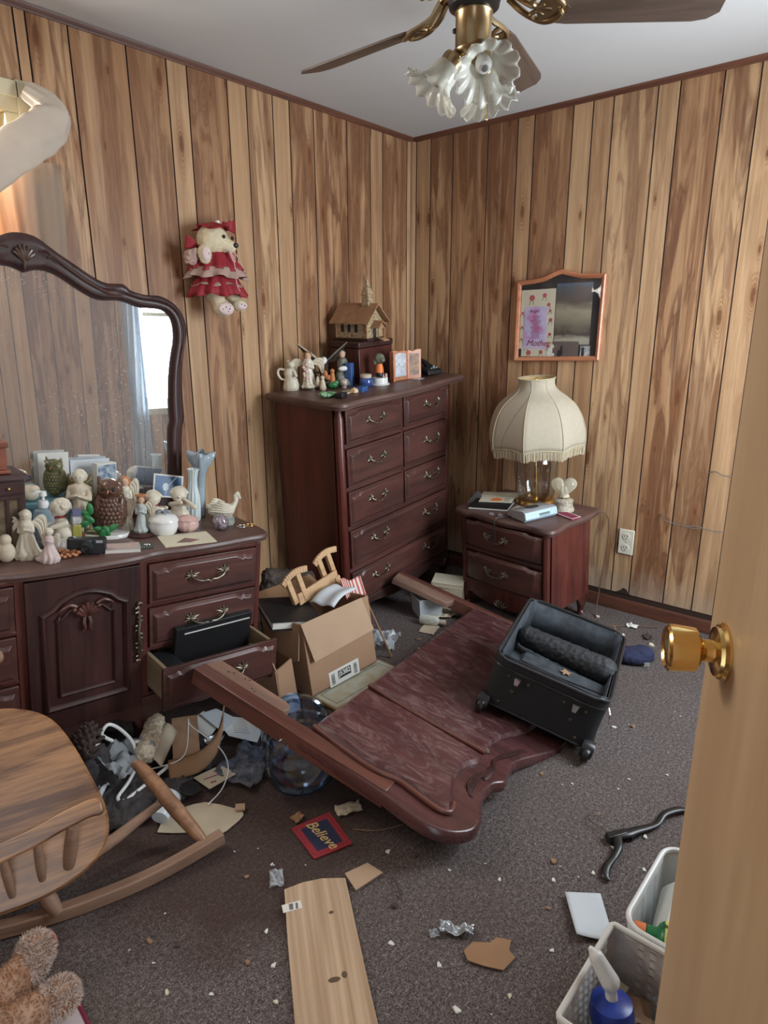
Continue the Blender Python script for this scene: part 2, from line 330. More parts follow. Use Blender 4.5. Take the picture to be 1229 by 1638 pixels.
M['plushpaw'] = simple('tan_plush_tip', (0.56, 0.46, 0.40), 0.95, var=0.4, vs=60)
M['pawpad'] = simple('pink_pad', (0.36, 0.16, 0.12), 0.9)
M['redlace'] = sheet('red_organza', (0.46, 0.035, 0.050), 0.6, 0.35, 0.3, 30)
M['lace'] = sheet('ivory_lace', (0.62, 0.50, 0.42), 0.8, 0.3, 0.4, 90, (0.40, 0.16, 0.14))
M['framewood'] = wood('orange_frame_wood', (0.34, 0.115, 0.052), (0.60, 0.25, 0.13), 0.35, 'Y', coat=.2)
M['pinecone'] = simple('pinecone_scale', (0.060, 0.038, 0.034), 0.8, var=0.5, vs=60)
M['labelgreen'] = simple('green_label', (0.01, 0.15, 0.045), 0.35)
M['yellow'] = simple('yellow_label', (0.62, 0.60, 0.16), 0.4)
M['milky'] = simple('milky_plastic', (0.60, 0.63, 0.60), 0.35, var=0.15, vs=6)
M['bluecap'] = simple('royal_blue_plastic', (0.015, 0.045, 0.32), 0.3)
M['darkred'] = simple('dark_red_fabric', (0.22, 0.02, 0.055), 0.8)
M['pillow'] = simple('pale_pink_cotton', (0.56, 0.47, 0.47), 0.85, var=0.1, vs=8)
M['plaster'] = simple('bare_grey_plaster', (0.50, 0.52, 0.55), 0.9, var=0.3, vs=20)
M['silverfoil'] = simple('foil_wrapper', (0.55, 0.57, 0.60), 0.28, 0.6, var=0.4, vs=120)
M['glassball'] = simple('dark_marble_glass', (0.10, 0.065, 0.085), 0.06, col2=(0.38, 0.33, 0.36), vs=90, coat=1.0)
M['amber'] = simple('amber_bead', (0.50, 0.21, 0.10), 0.2, var=.3)
M['matchw'] = simple('matchstick_mosaic', (0.62, 0.46, 0.27), 0.7, col2=(0.03, 0.022, 0.014), vs=150, bmp=1.0, bs=180)
M['matchroof'] = wood('matchstick_roof', (0.24, 0.12, 0.06), (0.44, 0.25, 0.13), 0.6, 'Y', scale=2)
M['leaf'] = simple('dry_leaf', (0.26, 0.15, 0.085), 0.8, var=.4, vs=60)
M['eagle'] = simple('eagle_brown', (0.055, 0.035, 0.026), 0.5, var=.5, vs=100)
M['elder'] = simple('grey_green_bisque', (0.15, 0.15, 0.12), 0.5, var=0.6, vs=70)

# ------------------------------------------------------------------ geometry helpers
def rotm(rx=0, ry=0, rz=0): return Matrix.Rotation(rz, 4, 'Z') @ Matrix.Rotation(ry, 4, 'Y') @ Matrix.Rotation(rx, 4, 'X')
def align(d):
    return Vector(d).normalized().to_track_quat('Z', 'Y').to_matrix().to_4x4()
def offset_poly(p, d):
    n = len(p); out = []
    area2 = sum(p[i][0] * p[(i + 1) % n][1] - p[(i + 1) % n][0] * p[i][1] for i in range(n))
    sg = 1 if area2 > 0 else -1
    for i in range(n):
        a, b, c = Vector(p[i - 1]), Vector(p[i]), Vector(p[(i + 1) % n])
        e1 = (b - a).normalized() if (b - a).length > 1e-9 else Vector((1, 0)); e2 = (c - b).normalized() if (c - b).length > 1e-9 else e1
        n1 = Vector((-e1.y, e1.x)) * sg; n2 = Vector((-e2.y, e2.x)) * sg
        m = n1 + n2
        if m.length < 1e-6: m = n1
        m.normalize(); k = max(0.45, m.dot(n1))
        out.append(tuple(b + m * (d / k)))
    return out
def catmull(pts, n=6, closed=False):
    P = [Vector(p) for p in pts]; out = []; N = len(P)
    rng = range(N) if closed else range(N - 1)
    for i in rng:
        if closed: p0, p1, p2, p3 = P[i - 1], P[i], P[(i + 1) % N], P[(i + 2) % N]
        else: p0, p1, p2, p3 = P[max(i - 1, 0)], P[i], P[i + 1], P[min(i + 2, N - 1)]
        for k in range(n):
            t = k / n
            out.append(0.5 * ((2 * p1) + (p2 - p0) * t + (2 * p0 - 5 * p1 + 4 * p2 - p3) * t * t + (3 * p1 - p0 - 3 * p2 + p3) * t ** 3))
    if not closed: out.append(P[-1])
    return [tuple(v) for v in out]

class MB:
    def __init__(s): s.bm = bmesh.new()
    def _f(s, vs):
        try: return s.bm.faces.new(vs)
        except ValueError: return None
    def box(s, c, size, m=None, taper=None):
        hx, hy, hz = size[0] / 2, size[1] / 2, size[2] / 2
        T = Matrix.Translation(c) @ (m if m else Matrix.Identity(4)); vs = []
        for z in (-1, 1):
            k = (taper if taper and z > 0 else 1)
            for x, y in ((-1, -1), (1, -1), (1, 1), (-1, 1)):
                vs.append(s.bm.verts.new(T @ Vector((x * hx * k, y * hy * k, z * hz))))
        for f in ((0, 3, 2, 1), (4, 5, 6, 7), (0, 1, 5, 4), (1, 2, 6, 5), (2, 3, 7, 6), (3, 0, 4, 7)): s._f([vs[i] for i in f])
        return s
    def prism(s, pts, a, b, plane='XY', inset=0.0, step=None, m=None):
        """outline pts extruded from a to b; plane XY (height z), XZ (height y), YZ (height x).
        inset shrinks the b end; step = height (from b end) over which the inset happens"""
        T = m or Matrix.Identity(4)
        def P(p, h):
            v = {'XY': (p[0], p[1], h), 'XZ': (p[0], h, p[1]), 'YZ': (h, p[0], p[1])}[plane]
            return s.bm.verts.new(T @ Vector(v))
        rings = [[P(p, a) for p in pts]]
        if inset:
            if step: rings.append([P(p, b + (a - b) / abs(a - b) * step) for p in pts])
            pts2 = offset_poly(pts, inset); rings.append([P(p, b) for p in pts2])
        else: rings.append([P(p, b) for p in pts])
        n = len(pts)
        for r0, r1 in zip(rings, rings[1:]):
            for i in range(n): s._f([r0[i], r0[(i + 1) % n], r1[(i + 1) % n], r1[i]])
        s._f(rings[0][::-1]); s._f(rings[-1])
        return s
    def lathe(s, prof, c=(0, 0, 0), seg=24, m=None, wave=None):
        T = Matrix.Translation(c) @ (m or Matrix.Identity(4)); rings = []
        for j, (r, z) in enumerate(prof):
            if r < 1e-6: rings.append([s.bm.verts.new(T @ Vector((0, 0, z)))]); continue
            rg = []
            for i in range(seg):
                a = 2 * PI * i / seg; rr, zz = r, z
                if wave: rr, zz = wave(r, z, a, j)
                rg.append(s.bm.verts.new(T @ Vector((rr * math.cos(a), rr * math.sin(a), zz))))
            rings.append(rg)
        for r0, r1 in zip(rings, rings[1:]):
            for i in range(seg):
                q = [r0[i % len(r0)], r0[(i + 1) % len(r0)], r1[(i + 1) % len(r1)], r1[i % len(r1)]]
                u = []
                for v in q:
                    if v not in u: u.append(v)
                if len(u) > 2: s._f(u)
        if len(rings[0]) > 1 and prof[0][0] > 1e-6 and not getattr(s, 'open', False): s._f(rings[0][::-1])
        if len(rings[-1]) > 1 and not getattr(s, 'open', False): s._f(rings[-1])
        return s
    def tube(s, pts, r, seg=8, smooth=0, flat=1.0):
        if smooth: pts = catmull(pts, smooth)
        P = [Vector(p) for p in pts]; n = len(P)
        R = [r] * n if isinstance(r, (int, float)) else [r[0] + (r[-1] - r[0]) * i / (n - 1) for i in range(n)] if len(r) != n and not smooth else \
            [r[min(len(r) - 1, int(i / (n - 1) * (len(r) - 1)))] * (1 - ((i / (n - 1) * (len(r) - 1)) % 1)) + r[min(len(r) - 1, int(i / (n - 1) * (len(r) - 1)) + 1)] * ((i / (n - 1) * (len(r) - 1)) % 1) for i in range(n)] if isinstance(r, (list, tuple)) else r
        t0 = (P[1] - P[0]).normalized(); up = Vector((0, 0, 1)) if abs(t0.z) < 0.9 else Vector((1, 0, 0))
        nx = t0.cross(up).normalized(); rings = []
        for i in range(n):
            t = (P[min(i + 1, n - 1)] - P[max(i - 1, 0)]).normalized()
            nx = (nx - t * nx.dot(t)).normalized(); ny = t.cross(nx)
            rings.append([s.bm.verts.new(P[i] + (nx * math.cos(2 * PI * k / seg) + ny * math.sin(2 * PI * k / seg) * flat) * R[i]) for k in range(seg)])
        for r0, r1 in zip(rings, rings[1:]):
            for k in range(seg): s._f([r0[k], r0[(k + 1) % seg], r1[(k + 1) % seg], r1[k]])
        s._f(rings[0][::-1]); s._f(rings[-1])
        return s
    def ell(s, c, r, m=None, seg=14, rings=9):
        if isinstance(r, (int, float)): r = (r, r, r)
        T = Matrix.Translation(c) @ (m or Matrix.Identity(4)) @ Matrix.Diagonal((*r, 1))
        bmesh.ops.create_uvsphere(s.bm, u_segments=seg, v_segments=rings, radius=1, matrix=T)
        return s
    def cone(s, p0, p1, r0, r1, seg=12):
        d = Vector(p1) - Vector(p0)
        return s.lathe([(r0, 0), (r1, d.length)], p0, seg, align(d))
    def grid(s, fn, nu, nv, thick=0.0, closed_u=False):
        V = [[s.bm.verts.new(fn(i / nu, j / nv)) for j in range(nv + 1)] for i in range(nu + (0 if closed_u else 1))]
        nI = nu
        for i in range(nI):
            i2 = (i + 1) % len(V) if closed_u else i + 1
            for j in range(nv): s._f([V[i][j], V[i2][j], V[i2][j + 1], V[i][j + 1]])
        return s
    def build(s, name, mat, parent=None, bevel=0.0, smooth=True, solid=0.0, sub=0, seg=2, M0=None):
        bmesh.ops.recalc_face_normals(s.bm, faces=s.bm.faces)
        me = bpy.data.meshes.new(name); s.bm.to_mesh(me); s.bm.free()
        me.materials.append(mat if not isinstance(mat, str) else M[mat])
        if smooth:
            me.shade_smooth()
            try: me.set_sharp_from_angle(angle=math.radians(42))
            except Exception: pass
        o = bpy.data.objects.new(name, me); COL.objects.link(o)
        if parent: o.parent = parent
        if M0 is not None: o.matrix_world = M0
        if solid:
            k = o.modifiers.new('solid', 'SOLIDIFY'); k.thickness = solid; k.offset = 0
        if sub:
            k = o.modifiers.new('sub', 'SUBSURF'); k.levels = sub; k.render_levels = sub
        if bevel:
            k = o.modifiers.new('bevel', 'BEVEL'); k.width = bevel; k.segments = seg; k.limit_method = 'ANGLE'; k.angle_limit = math.radians(40)
            k.harden_normals = False
        return o
def tag(o, label=None, cat=None, group=None, kind=None):
    if label: o['label'] = label
    if cat: o['category'] = cat
    if group: o['group'] = group
    if kind: o['kind'] = kind
    return o
def root(name, label, cat, mat=None, group=None):
    o = bpy.data.objects.new(name, None); o.empty_display_size = 0.05; COL.objects.link(o)
    o.matrix_world = mat if mat is not None else Matrix.Identity(4)
    return tag(o, label, cat, group)
def struct(o): o['kind'] = 'structure'; return o
def copy_tree(o, parent=None):
    kids = [k for k in bpy.data.objects if k.parent == o]
    c = o.copy(); COL.objects.link(c); c.parent = parent
    for k in kids: copy_tree(k, c)
    return c
def T(x, y, z): return Matrix.Translation((x, y, z))
def at(frame, x, y, z, rz=0.0, rx=0.0, ry=0.0, s=1.0):
    return frame @ T(x, y, z) @ rotm(rx, ry, rz) @ Matrix.Scale(s, 4)
def frame(rows, p):
    m = Matrix.Identity(4)
    for i in range(3):
        for j in range(3): m[i][j] = rows[i][j]
        m[i][3] = p[i]
    q = m.to_3x3().to_quaternion()
    return Matrix.Translation(p) @ q.to_matrix().to_4x4()
def blob(name, els, mat, parent, voxel=0.003, smooth=2, M0=None, disp=0.0, folds=0.0, ztop=.1):
    """one continuous skin over ellipsoids ('e', c, r, rot) and capsules ('c', p0, p1, r0, r1)"""
    mb = MB()
    for e in els:
        if e[0] == 'e': mb.ell(e[1], e[2], e[3] if len(e) > 3 else None, 16, 10)
        else:
            p0, p1, r0, r1 = Vector(e[1]), Vector(e[2]), e[3], e[4]
            n = max(2, int((p1 - p0).length / (min(r0, r1) * 0.6)) + 1)
            for i in range(n + 1):
                t = i / n; mb.ell(p0.lerp(p1, t), r0 + (r1 - r0) * t, None, 12, 8)
    o = mb.build(name, mat)
    k = o.modifiers.new('r', 'REMESH'); k.mode = 'VOXEL'; k.voxel_size = voxel; k.use_smooth_shade = True
    if smooth:
        k = o.modifiers.new('s', 'SMOOTH'); k.iterations = smooth * 2; k.factor = 0.5
    dg = bpy.context.evaluated_depsgraph_get(); dg.update()
    me = bpy.data.meshes.new_from_object(o.evaluated_get(dg)); me.name = name
    if disp:
        for v in me.vertices:
            v.co += v.normal * disp * (mnoise.noise(v.co * 90) + 0.5 * mnoise.noise(v.co * 220))
    if folds:
        for v in me.vertices:
            if v.co.z < ztop:
                a = math.atan2(v.co.y, v.co.x); k = 1 + folds * (1 - v.co.z / ztop) ** .7 * math.sin(a * 9 + 2.5 * mnoise.noise(v.co * 30) + v.co.z * 20)
                v.co.x *= k; v.co.y *= k
    me.materials.clear(); me.materials.append(M[mat] if isinstance(mat, str) else mat); me.shade_smooth()
    o.modifiers.clear(); old = o.data; o.data = me; bpy.data.meshes.remove(old)
    if parent: o.parent = parent
    if M0 is not None: o.matrix_world = M0
    return o
def fur(name, src, mat, parent, n, ln, rad, seed=1, cond=None):
    """short pile standing on the skin of src"""
    rnd = random.Random(seed); mb = MB(); me = src.data; polys = [p for p in me.polygons if cond is None or cond(p.center)]
    if not polys: return None
    for _ in range(n):
        p = polys[rnd.randrange(len(polys))]; c = Vector(p.center); nn = Vector(p.normal)
        d = (nn + Vector((rnd.uniform(-.7, .7), rnd.uniform(-.7, .7), rnd.uniform(-.7, .7)))).normalized()
        a = d.orthogonal().normalized(); b = d.cross(a); L = ln * rnd.uniform(.5, 1.3)
        tip = mb.bm.verts.new(c + d * L); vs = [mb.bm.verts.new(c + (a * math.cos(q) + b * math.sin(q)) * rad) for q in (0, 2.1, 4.2)]
        for i in range(3): mb._f([vs[i], vs[(i + 1) % 3], tip])
    o = mb.build(name, mat, parent, smooth=False); o['kind'] = 'stuff'
    return o
def text(name, s, mat, parent, size, m, shear=0.0, extr=0.0003, bold=0.0):
    c = bpy.data.curves.new(name, 'FONT'); c.body = s; c.size = size; c.shear = shear; c.extrude = extr; c.offset = bold
    c.align_x = 'CENTER'; c.align_y = 'CENTER'; c.resolution_u = 3
    o = bpy.data.objects.new(name, c); COL.objects.link(o)
    dg = bpy.context.evaluated_depsgraph_get(); dg.update()
    me = bpy.data.meshes.new_from_object(o.evaluated_get(dg)); me.materials.clear(); me.materials.append(M[mat])
    bpy.data.objects.remove(o); o = bpy.data.objects.new(name, me); COL.objects.link(o); o.parent = parent
    o.matrix_local = m
    return o

# ------------------------------------------------------------------ the room
H = 2.434; XL = -4.3; YF = -2.72
def plank_wall(name, along, grooves, span, z0, z1, mat, holes=(), sign=1, seed=1):
    """planks as flat boards with recessed grooves; along='X' for walls at constant Y"""
    rnd = random.Random(seed); bm = bmesh.new(); lay = bm.loops.layers.float_color.new('plank')
    gs = sorted(g for g in grooves if span[0] < g < span[1]); edges = [span[0]] + gs + [span[1]]
    gw = 0.0030; dp = 0.005
    def V(u, d, z): return bm.verts.new((u, d * sign, z) if along == 'X' else (d * sign, u, z))
    def quad(u0, u1, za, zb, d0, d1, col, mi):
        f = bm.faces.new([V(u0, d0, za), V(u1, d1, za), V(u1, d1, zb), V(u0, d0, zb)]); f.material_index = mi
        for l in f.loops: l[lay] = col
    for a, b in zip(edges, edges[1:]):
        tone = rnd.choice([rnd.uniform(.25, .5), rnd.uniform(.4, .7), rnd.uniform(.7, 1)])
        if (b - a) < 0.105: tone = rnd.uniform(.72, 1.0)
        col = (tone, rnd.random(), rnd.uniform(.1, .35) if (b - a) < 0.105 else rnd.uniform(.5, 1.0), 1)
        bands = [(z0, z1)]
        cuts = [(a + gw, b - gw)]
        for (h0, h1, hz0, hz1) in holes:
            nc = []
            for (u0, u1, za, zb) in ([(c[0], c[1], z0, z1) for c in cuts] if len(cuts[0]) == 2 else cuts):
                if h1 <= u0 or h0 >= u1: nc.append((u0, u1, za, zb)); continue
                if u0 < h0: nc.append((u0, h0, za, zb))
                if u1 > h1: nc.append((h1, u1, za, zb))
                m0, m1 = max(u0, h0), min(u1, h1)
                if hz0 > za: nc.append((m0, m1, za, hz0))
                if hz1 < zb: nc.append((m0, m1, hz1, zb))
            cuts = nc or [(0, 0, 0, 0)]
        if len(cuts[0]) == 2: cuts = [(c[0], c[1], z0, z1) for c in cuts]
        for (u0, u1, za, zb) in cuts:
            if u1 - u0 > 1e-4: quad(u0, u1, za, zb, 0, 0, col, 0)
        inside = any(h0 - .01 < b < h1 + .01 for (h0, h1, _, _) in holes)
        if b != span[1]:
            segs = [(z0, z1)]
            if inside:
                h = [x for x in holes if x[0] - .01 < b < x[1] + .01][0]; segs = [(z0, h[2]), (h[3], z1)]
            for za, zb in segs:
                if zb - za > 0.01:
                    quad(b - gw, b, za, zb, 0, dp, col, 1); quad(b, b + gw, za, zb, dp, 0, col, 1)
    me = bpy.data.meshes.new(name); bm.to_mesh(me); bm.free()
    me.materials.append(mat); me.materials.append(M['groove'])
    o = bpy.data.objects.new(name, me); COL.objects.link(o); return struct(o)

GL = [-2.094, -2.056, -1.917, -1.705, -1.541, -1.45, -1.258, -1.159, -1.014, -0.915, -0.764, -0.538, -0.361, -0.262, -0.053]
GL += [-2.25, -2.36, -2.52, -2.66, -2.75, -2.93, -3.08, -3.17, -3.33, -3.55, -3.66, -3.82, -4.0, -4.1]
GR = [-0.026, -0.125, -0.273, -0.489, -0.661, -0.752, -0.951, -1.048, -1.143, -1.337, -1.429, -1.6, -1.734, -1.83, -1.98, -2.17, -2.27, -2.41, -2.6]
rg = random.Random(5); GF = []; u = XL
while u < 0: u += rg.choice([.09, .10, .15, .16, .20, .21]); GF.append(u)
WIN1 = (-3.05, -2.115, 1.02, 2.150)
WIN2 = (-1.26, -0.34, 0.60, 2.08)
DOORH = (-3.87, -3.08, 0.0, 2.10)
plank_wall('wall_left', 'X', GL, (XL, 0), 0, H, M['panelX'], [WIN1], 1, 11)
wr = plank_wall('wall_right', 'Y', GR, (YF, 0), 0.094, H, M['panelY'], [], 1, 23)
plank_wall('wall_front', 'X', GF, (XL, 0), 0, H, M['panelX'], [WIN2, DOORH], -1, 5).location = (0, YF, 0)
plank_wall('wall_back', 'Y', [g * 1.0 for g in GR if g > YF], (YF, 0), 0, H, M['panelY'], [], -1, 9).location = (XL, 0, 0)
b_ = MB(); b_.box((XL / 2, YF / 2, -0.03), (-XL + .1, -YF + .1, 0.06)); struct(b_.build('floor', 'carpet', smooth=False))
b_ = MB(); b_.box((XL / 2, YF / 2, H + 0.02), (-XL + .1, -YF + .1, 0.04)); struct(b_.build('ceiling', 'ceiling', smooth=False))
# outer leaves behind the panelling, so no daylight leaks through the grooves
def leaf(name, boxes):
    m = MB()
    for c, s in boxes: m.box(c, s)
    struct(m.build(name, 'plaster', smooth=False))
def ring(u0, u1, z0, z1, holes):
    out = []; us = u0
    for h in sorted(holes):
        out.append((us, h[0], z0, z1)); 
        if h[2] > z0: out.append((h[0], h[1], z0, h[2]))
        out.append((h[0], h[1], h[3], z1)); us = h[1]
    out.append((us, u1, z0, z1)); return out
leaf('wall_left_stud', [(((a + b) / 2, 0.05, (c + d) / 2), (b - a, 0.08, d - c)) for a, b, c, d in ring(XL, 0.1, -.05, H + .05, [WIN1])])
leaf('wall_front_stud', [(((a + b) / 2, YF - 0.05, (c + d) / 2), (b - a, 0.08, d - c)) for a, b, c, d in ring(XL, 0.1, -.05, H + .05, [WIN2, DOORH])])
leaf('wall_right_stud', [((0.05, YF / 2, H / 2), (0.08, -YF + .2, H + .1))])
leaf('wall_back_stud', [((XL - 0.05, YF / 2, H / 2), (0.08, -YF + .2, H + .1))])
def crown(name, p0, p1, nrm, mat):
    m = MB(); d = Vector(p1) - Vector(p0); L = d.length; a = math.atan2(d.y, d.x)
    prof = [(0, 0), (0, -0.022), (0.006, -0.022), (0.009, -0.015), (0.016, -0.009), (0.018, 0)]
    s = 1 if Vector((-d.y, d.x)).dot(Vector(nrm)) > 0 else -1
    m.prism([(q[0] * s, q[1]) for q in prof], 0, L, 'YZ', m=T(*p0) @ rotm(0, 0, a))
    return struct(m.build(name, mat))
crown('trim_1', (XL, 0, H), (0, 0, H), (0, -1), 'trim')
crown('trim_2', (0, YF, H), (0, 0, H), (-1, 0), 'trimY')
crown('trim_3', (XL, YF, H), (0, YF, H), (0, 1), 'trim')
m = MB(); m.prism([(0, 0), (0, -.022), (-.006, -.022), (-.017, -.012), (-.022, -.006), (-.022, 0)], 0, H - .02, 'XY'); struct(m.build('trim_4', 'cornertrim'))
m = MB(); m.prism([(0, 0), (-.014, 0), (-.014, .055), (-.009, .066), (0, .066)], YF, 0, 'XZ'); struct(m.build('baseboard_right', 'trimY', bevel=.0015))
m = MB(); m.box((XL / 2, -.007, .033), (-XL, .014, .066)); struct(m.build('baseboard_left', 'trim', bevel=.002))
# dark gap above the baseboard where the panelling stops short, and the broken hole by the second groove
m = MB(); m.box((0.006, YF / 2, .075), (.006, -YF, .06)); struct(m.build('trim_5', 'groove', smooth=False))
m = MB(); m.prism([(-1.36 - .0, .092), (-1.385, .108), (-1.40, .125), (-1.418, .118), (-1.425, .105), (-1.44, .092)], 0.0, -.0012, 'YZ'); struct(m.build('trim_6', 'groove', smooth=False))
m = MB(); m.prism([(-.40, .15), (-.60, .14), (-.585, .30), (-.60, .46), (-.50, .50), (-.43, .42), (-.42, .3)], 0.0, -.001, 'YZ'); struct(m.build('trim_7', 'plaster', smooth=False))

# windows
def window(name, u0, u1, z0, z1, y, yin, blind=None):
    m = MB(); t = .05
    cy = (y + yin) / 2; dy = abs(yin - y)
    for c, s in [(((u0 + u1) / 2, cy, z1 - t / 2), (u1 - u0, dy, t)), (((u0 + u1) / 2, cy, z0 + t / 2), (u1 - u0, dy, t)),
                 ((u0 + t / 2, cy, (z0 + z1) / 2), (t, dy, z1 - z0 - 2 * t)), ((u1 - t / 2, cy, (z0 + z1) / 2), (t, dy, z1 - z0 - 2 * t)),
                 (((u0 + u1) / 2, cy, (z0 + z1) / 2), (u1 - u0 - 2 * t, dy * .5, .03))]: m.box(c, s)
    f = struct(m.build(name, 'winframe', bevel=.003))
    m = MB(); m.box(((u0 + u1) / 2, cy, (z0 + z1) / 2), (u1 - u0 - 2 * t, .004, z1 - z0 - 2 * t)); m.build('pane', 'glass', f, smooth=False)
    return f
window('window_1', *WIN1[:2], *WIN1[2:], .06, -.006)
m = MB()
for c, s_ in (((WIN1[1] + .018, -.008, (WIN1[2] + WIN1[3]) / 2), (.050, .012, WIN1[3] - WIN1[2] + .10)), ((WIN1[0] - .018, -.008, (WIN1[2] + WIN1[3]) / 2), (.050, .012, WIN1[3] - WIN1[2] + .10)), (((WIN1[0] + WIN1[1]) / 2, -.008, WIN1[3] + .020), (WIN1[1] - WIN1[0], .012, .05)), (((WIN1[0] + WIN1[1]) / 2, -.008, WIN1[2] - .020), (WIN1[1] - WIN1[0], .012, .05))): m.box(c, s_)
struct(m.build('trim_9', 'winframe', bevel=.002))
m = MB(); m.grid(lambda a, b: Vector((-2.50 + .38 * a, .075 + .004 * math.sin(a * 30), 1.04 + 1.12 * b)), 40, 2); tag(m.build('yellow_glow_sheet', 'glowsheet', solid=.001), 'yellow translucent sheet added behind the left window glass for its warm glow', 'blind')  # sheet put in before the side lamp to give the pane an orange glow
window('window_2', *WIN2[:2], *WIN2[2:], YF - .06, YF + .006)

# sheer curtain strips on the left window and the rolled shade torn loose over it
def drape(name, x0, x1, z0, z1, y, amp, nf, mat, label, seed=0, solid=0.0015):
    m = MB()
    def fn(a, b):
        x = x0 + (x1 - x0) * a; z = z0 + (z1 - z0) * b
        w = amp * (math.sin(a * nf * 2 * PI + seed) + .45 * math.sin(a * nf * 4.7 * PI + seed * 3)) * (.5 + .5 * (1 - b))
        return Vector((x + .012 * math.sin(b * 5 + a * 9), y + w, z))
    m.grid(fn, 90, 14)
    return tag(m.build(name, mat, solid=solid), label, 'curtain')
drape('sheer_curtain', -2.50, -2.022, 1.0, 1.96, -.028, .011, 6, 'curtain', 'stained sheer curtain hanging over the left window behind the mirror top', 1)
drape('white_curtain', -1.32, -1.17, .18, 2.12, YF + .05, .02, 5, 'curtainw', 'white curtain beside the front window, seen only in the dresser mirror', 2)
def roll():
    m = MB(); c = [(-2.40, -.115, 1.78), (-2.262, -.12, 1.905), (-2.16, -.12, 1.985), (-2.095, -.115, 2.038), (-2.052, -.105, 2.088), (-2.062, -.080, 2.130), (-2.105, -.045, 2.165)]
    pts = catmull(c, 6); N_ = len(pts)
    def fn(a, b):
        i = b * (N_ - 1); k = min(int(i), N_ - 2); p = Vector(pts[k]).lerp(Vector(pts[k + 1]), i - k)
        d = (Vector(pts[k + 1]) - Vector(pts[k])).normalized(); q = Vector((0, 1, 0)); n = d.cross(q).normalized(); q = n.cross(d)
        t = max(0, (b - .5) / .5); ang = 2 * PI * a; rr = (1 - .55 * t ** 1.5) * (1 + .06 * math.sin(5 * ang + b * 9) + .03 * math.sin(b * 47) + .10 * t * math.sin(9 * ang + b * 5))
        return p + n * math.cos(ang) * .064 * rr + q * math.sin(ang) * .034 * rr
    m.grid(fn, 40, 46, closed_u=True)
    o = m.build('rolled_shade', 'rolledshade')
    tag(o, 'rolled cream cloth shade hanging slantwise off the left window', 'window shade')
roll()

# the open door beside the camera
dl = Vector((-2.365, -2.33, 0)); da = math.radians(28.5); dd = Vector((math.cos(da), math.sin(da), 0))
dh = dl - dd * .76
Dm = T(dh.x, dh.y, 0) @ rotm(0, 0, da)          # local x along the leaf from hinge to latch, +y is the face towards the camera
m = MB(); m.box((.38, -.018, 1.04), (.76, .036, 2.04)); dr = m.build('door_1', 'door', bevel=.002, M0=Dm); struct(dr)
K = T(.70, 0, 1.045) @ rotm(-PI / 2, 0, 0)
m = MB(); m.lathe([(0, 0), (.034, 0), (.034, .003), (.031, .006), (.029, .006), (.028, .010), (.022, .011), (.016, .012), (0, .012)], seg=40, m=K); m.build('rosette', 'brass', dr)
m = MB(); m.lathe([(0, .010), (.0135, .010), (.0125, .020), (.0135, .024), (.0150, .026), (.0225, .029), (.0250, .031), (.0262, .040), (.0275, .054), (.0272, .060), (.0240, .0625), (.0215, .0605), (.0200, .0610), (.010, .062), (0, .062)], seg=40, m=K); m.build('door_knob', 'brass', dr)
m = MB()
for x in (DOORH[0] - .03, DOORH[1] + .03): m.box((x, YF, 1.07), (.06, .14, 2.14))
m.box(((DOORH[0] + DOORH[1]) / 2, YF, 2.12), (DOORH[1] - DOORH[0] + .12, .14, .06)); struct(m.build('trim_8', 'door', bevel=.003))

# outlet and loose wires on the right wall
o = root('wall_outlet', 'ivory duplex outlet on the right wall near the floor', 'outlet', T(0, -1.392, .372))
m = MB(); m.box((-.004, 0, 0), (.008, .076, .130)); m.build('cover_plate', 'outletp', o, bevel=.003)
for k, z in enumerate((.029, -.029)):
    m = MB(); m.lathe([(0, 0), (.0175, 0), (.0175, .003), (0, .003)], (-.008, 0, z), 20, rotm(0, -PI / 2, 0)); s = m.build('socket', 'outletp', o)
    m = MB()
    for yy in (-.007, .007): m.box((-.0115, yy, z + .003), (.001, .0028, .011))
    m.ell((-.0115, 0, z - .010), (.0008, .003, .003)); m.build('slots', 'ink', s, smooth=False)
m = MB(); m.ell((-.0085, 0, 0), (.0015, .003, .003)); m.build('screw', 'steel', o)
m = MB(); m.tube([(-.012, -1.735, .778), (-.025, -1.77, .788), (-.03, -1.80, .775), (-.03, -1.86, .778), (-.01, -1.98, .782)], .0022, 6, 4)
tag(m.build('loose_wire', 'steel'), 'short bent grey wire poking from the right wall, upper of two', 'wire')
m = MB(); m.tube([(-.002, -1.545, .545), (-.03, -1.58, .525), (-.035, -1.66, .516), (-.03, -1.72, .522), (-.035, -1.80, .515), (-.03, -1.88, .528), (-.005, -2.0, .53)], .0022, 6, 4)
m.tube([(-.035, -1.66, .516), (-.03, -1.70, .51), (-.028, -1.74, .516)], .0015, 6, 3)
tag(m.build('loose_wire', 'steel'), 'long bent grey wire on the right wall, lower of two', 'wire')

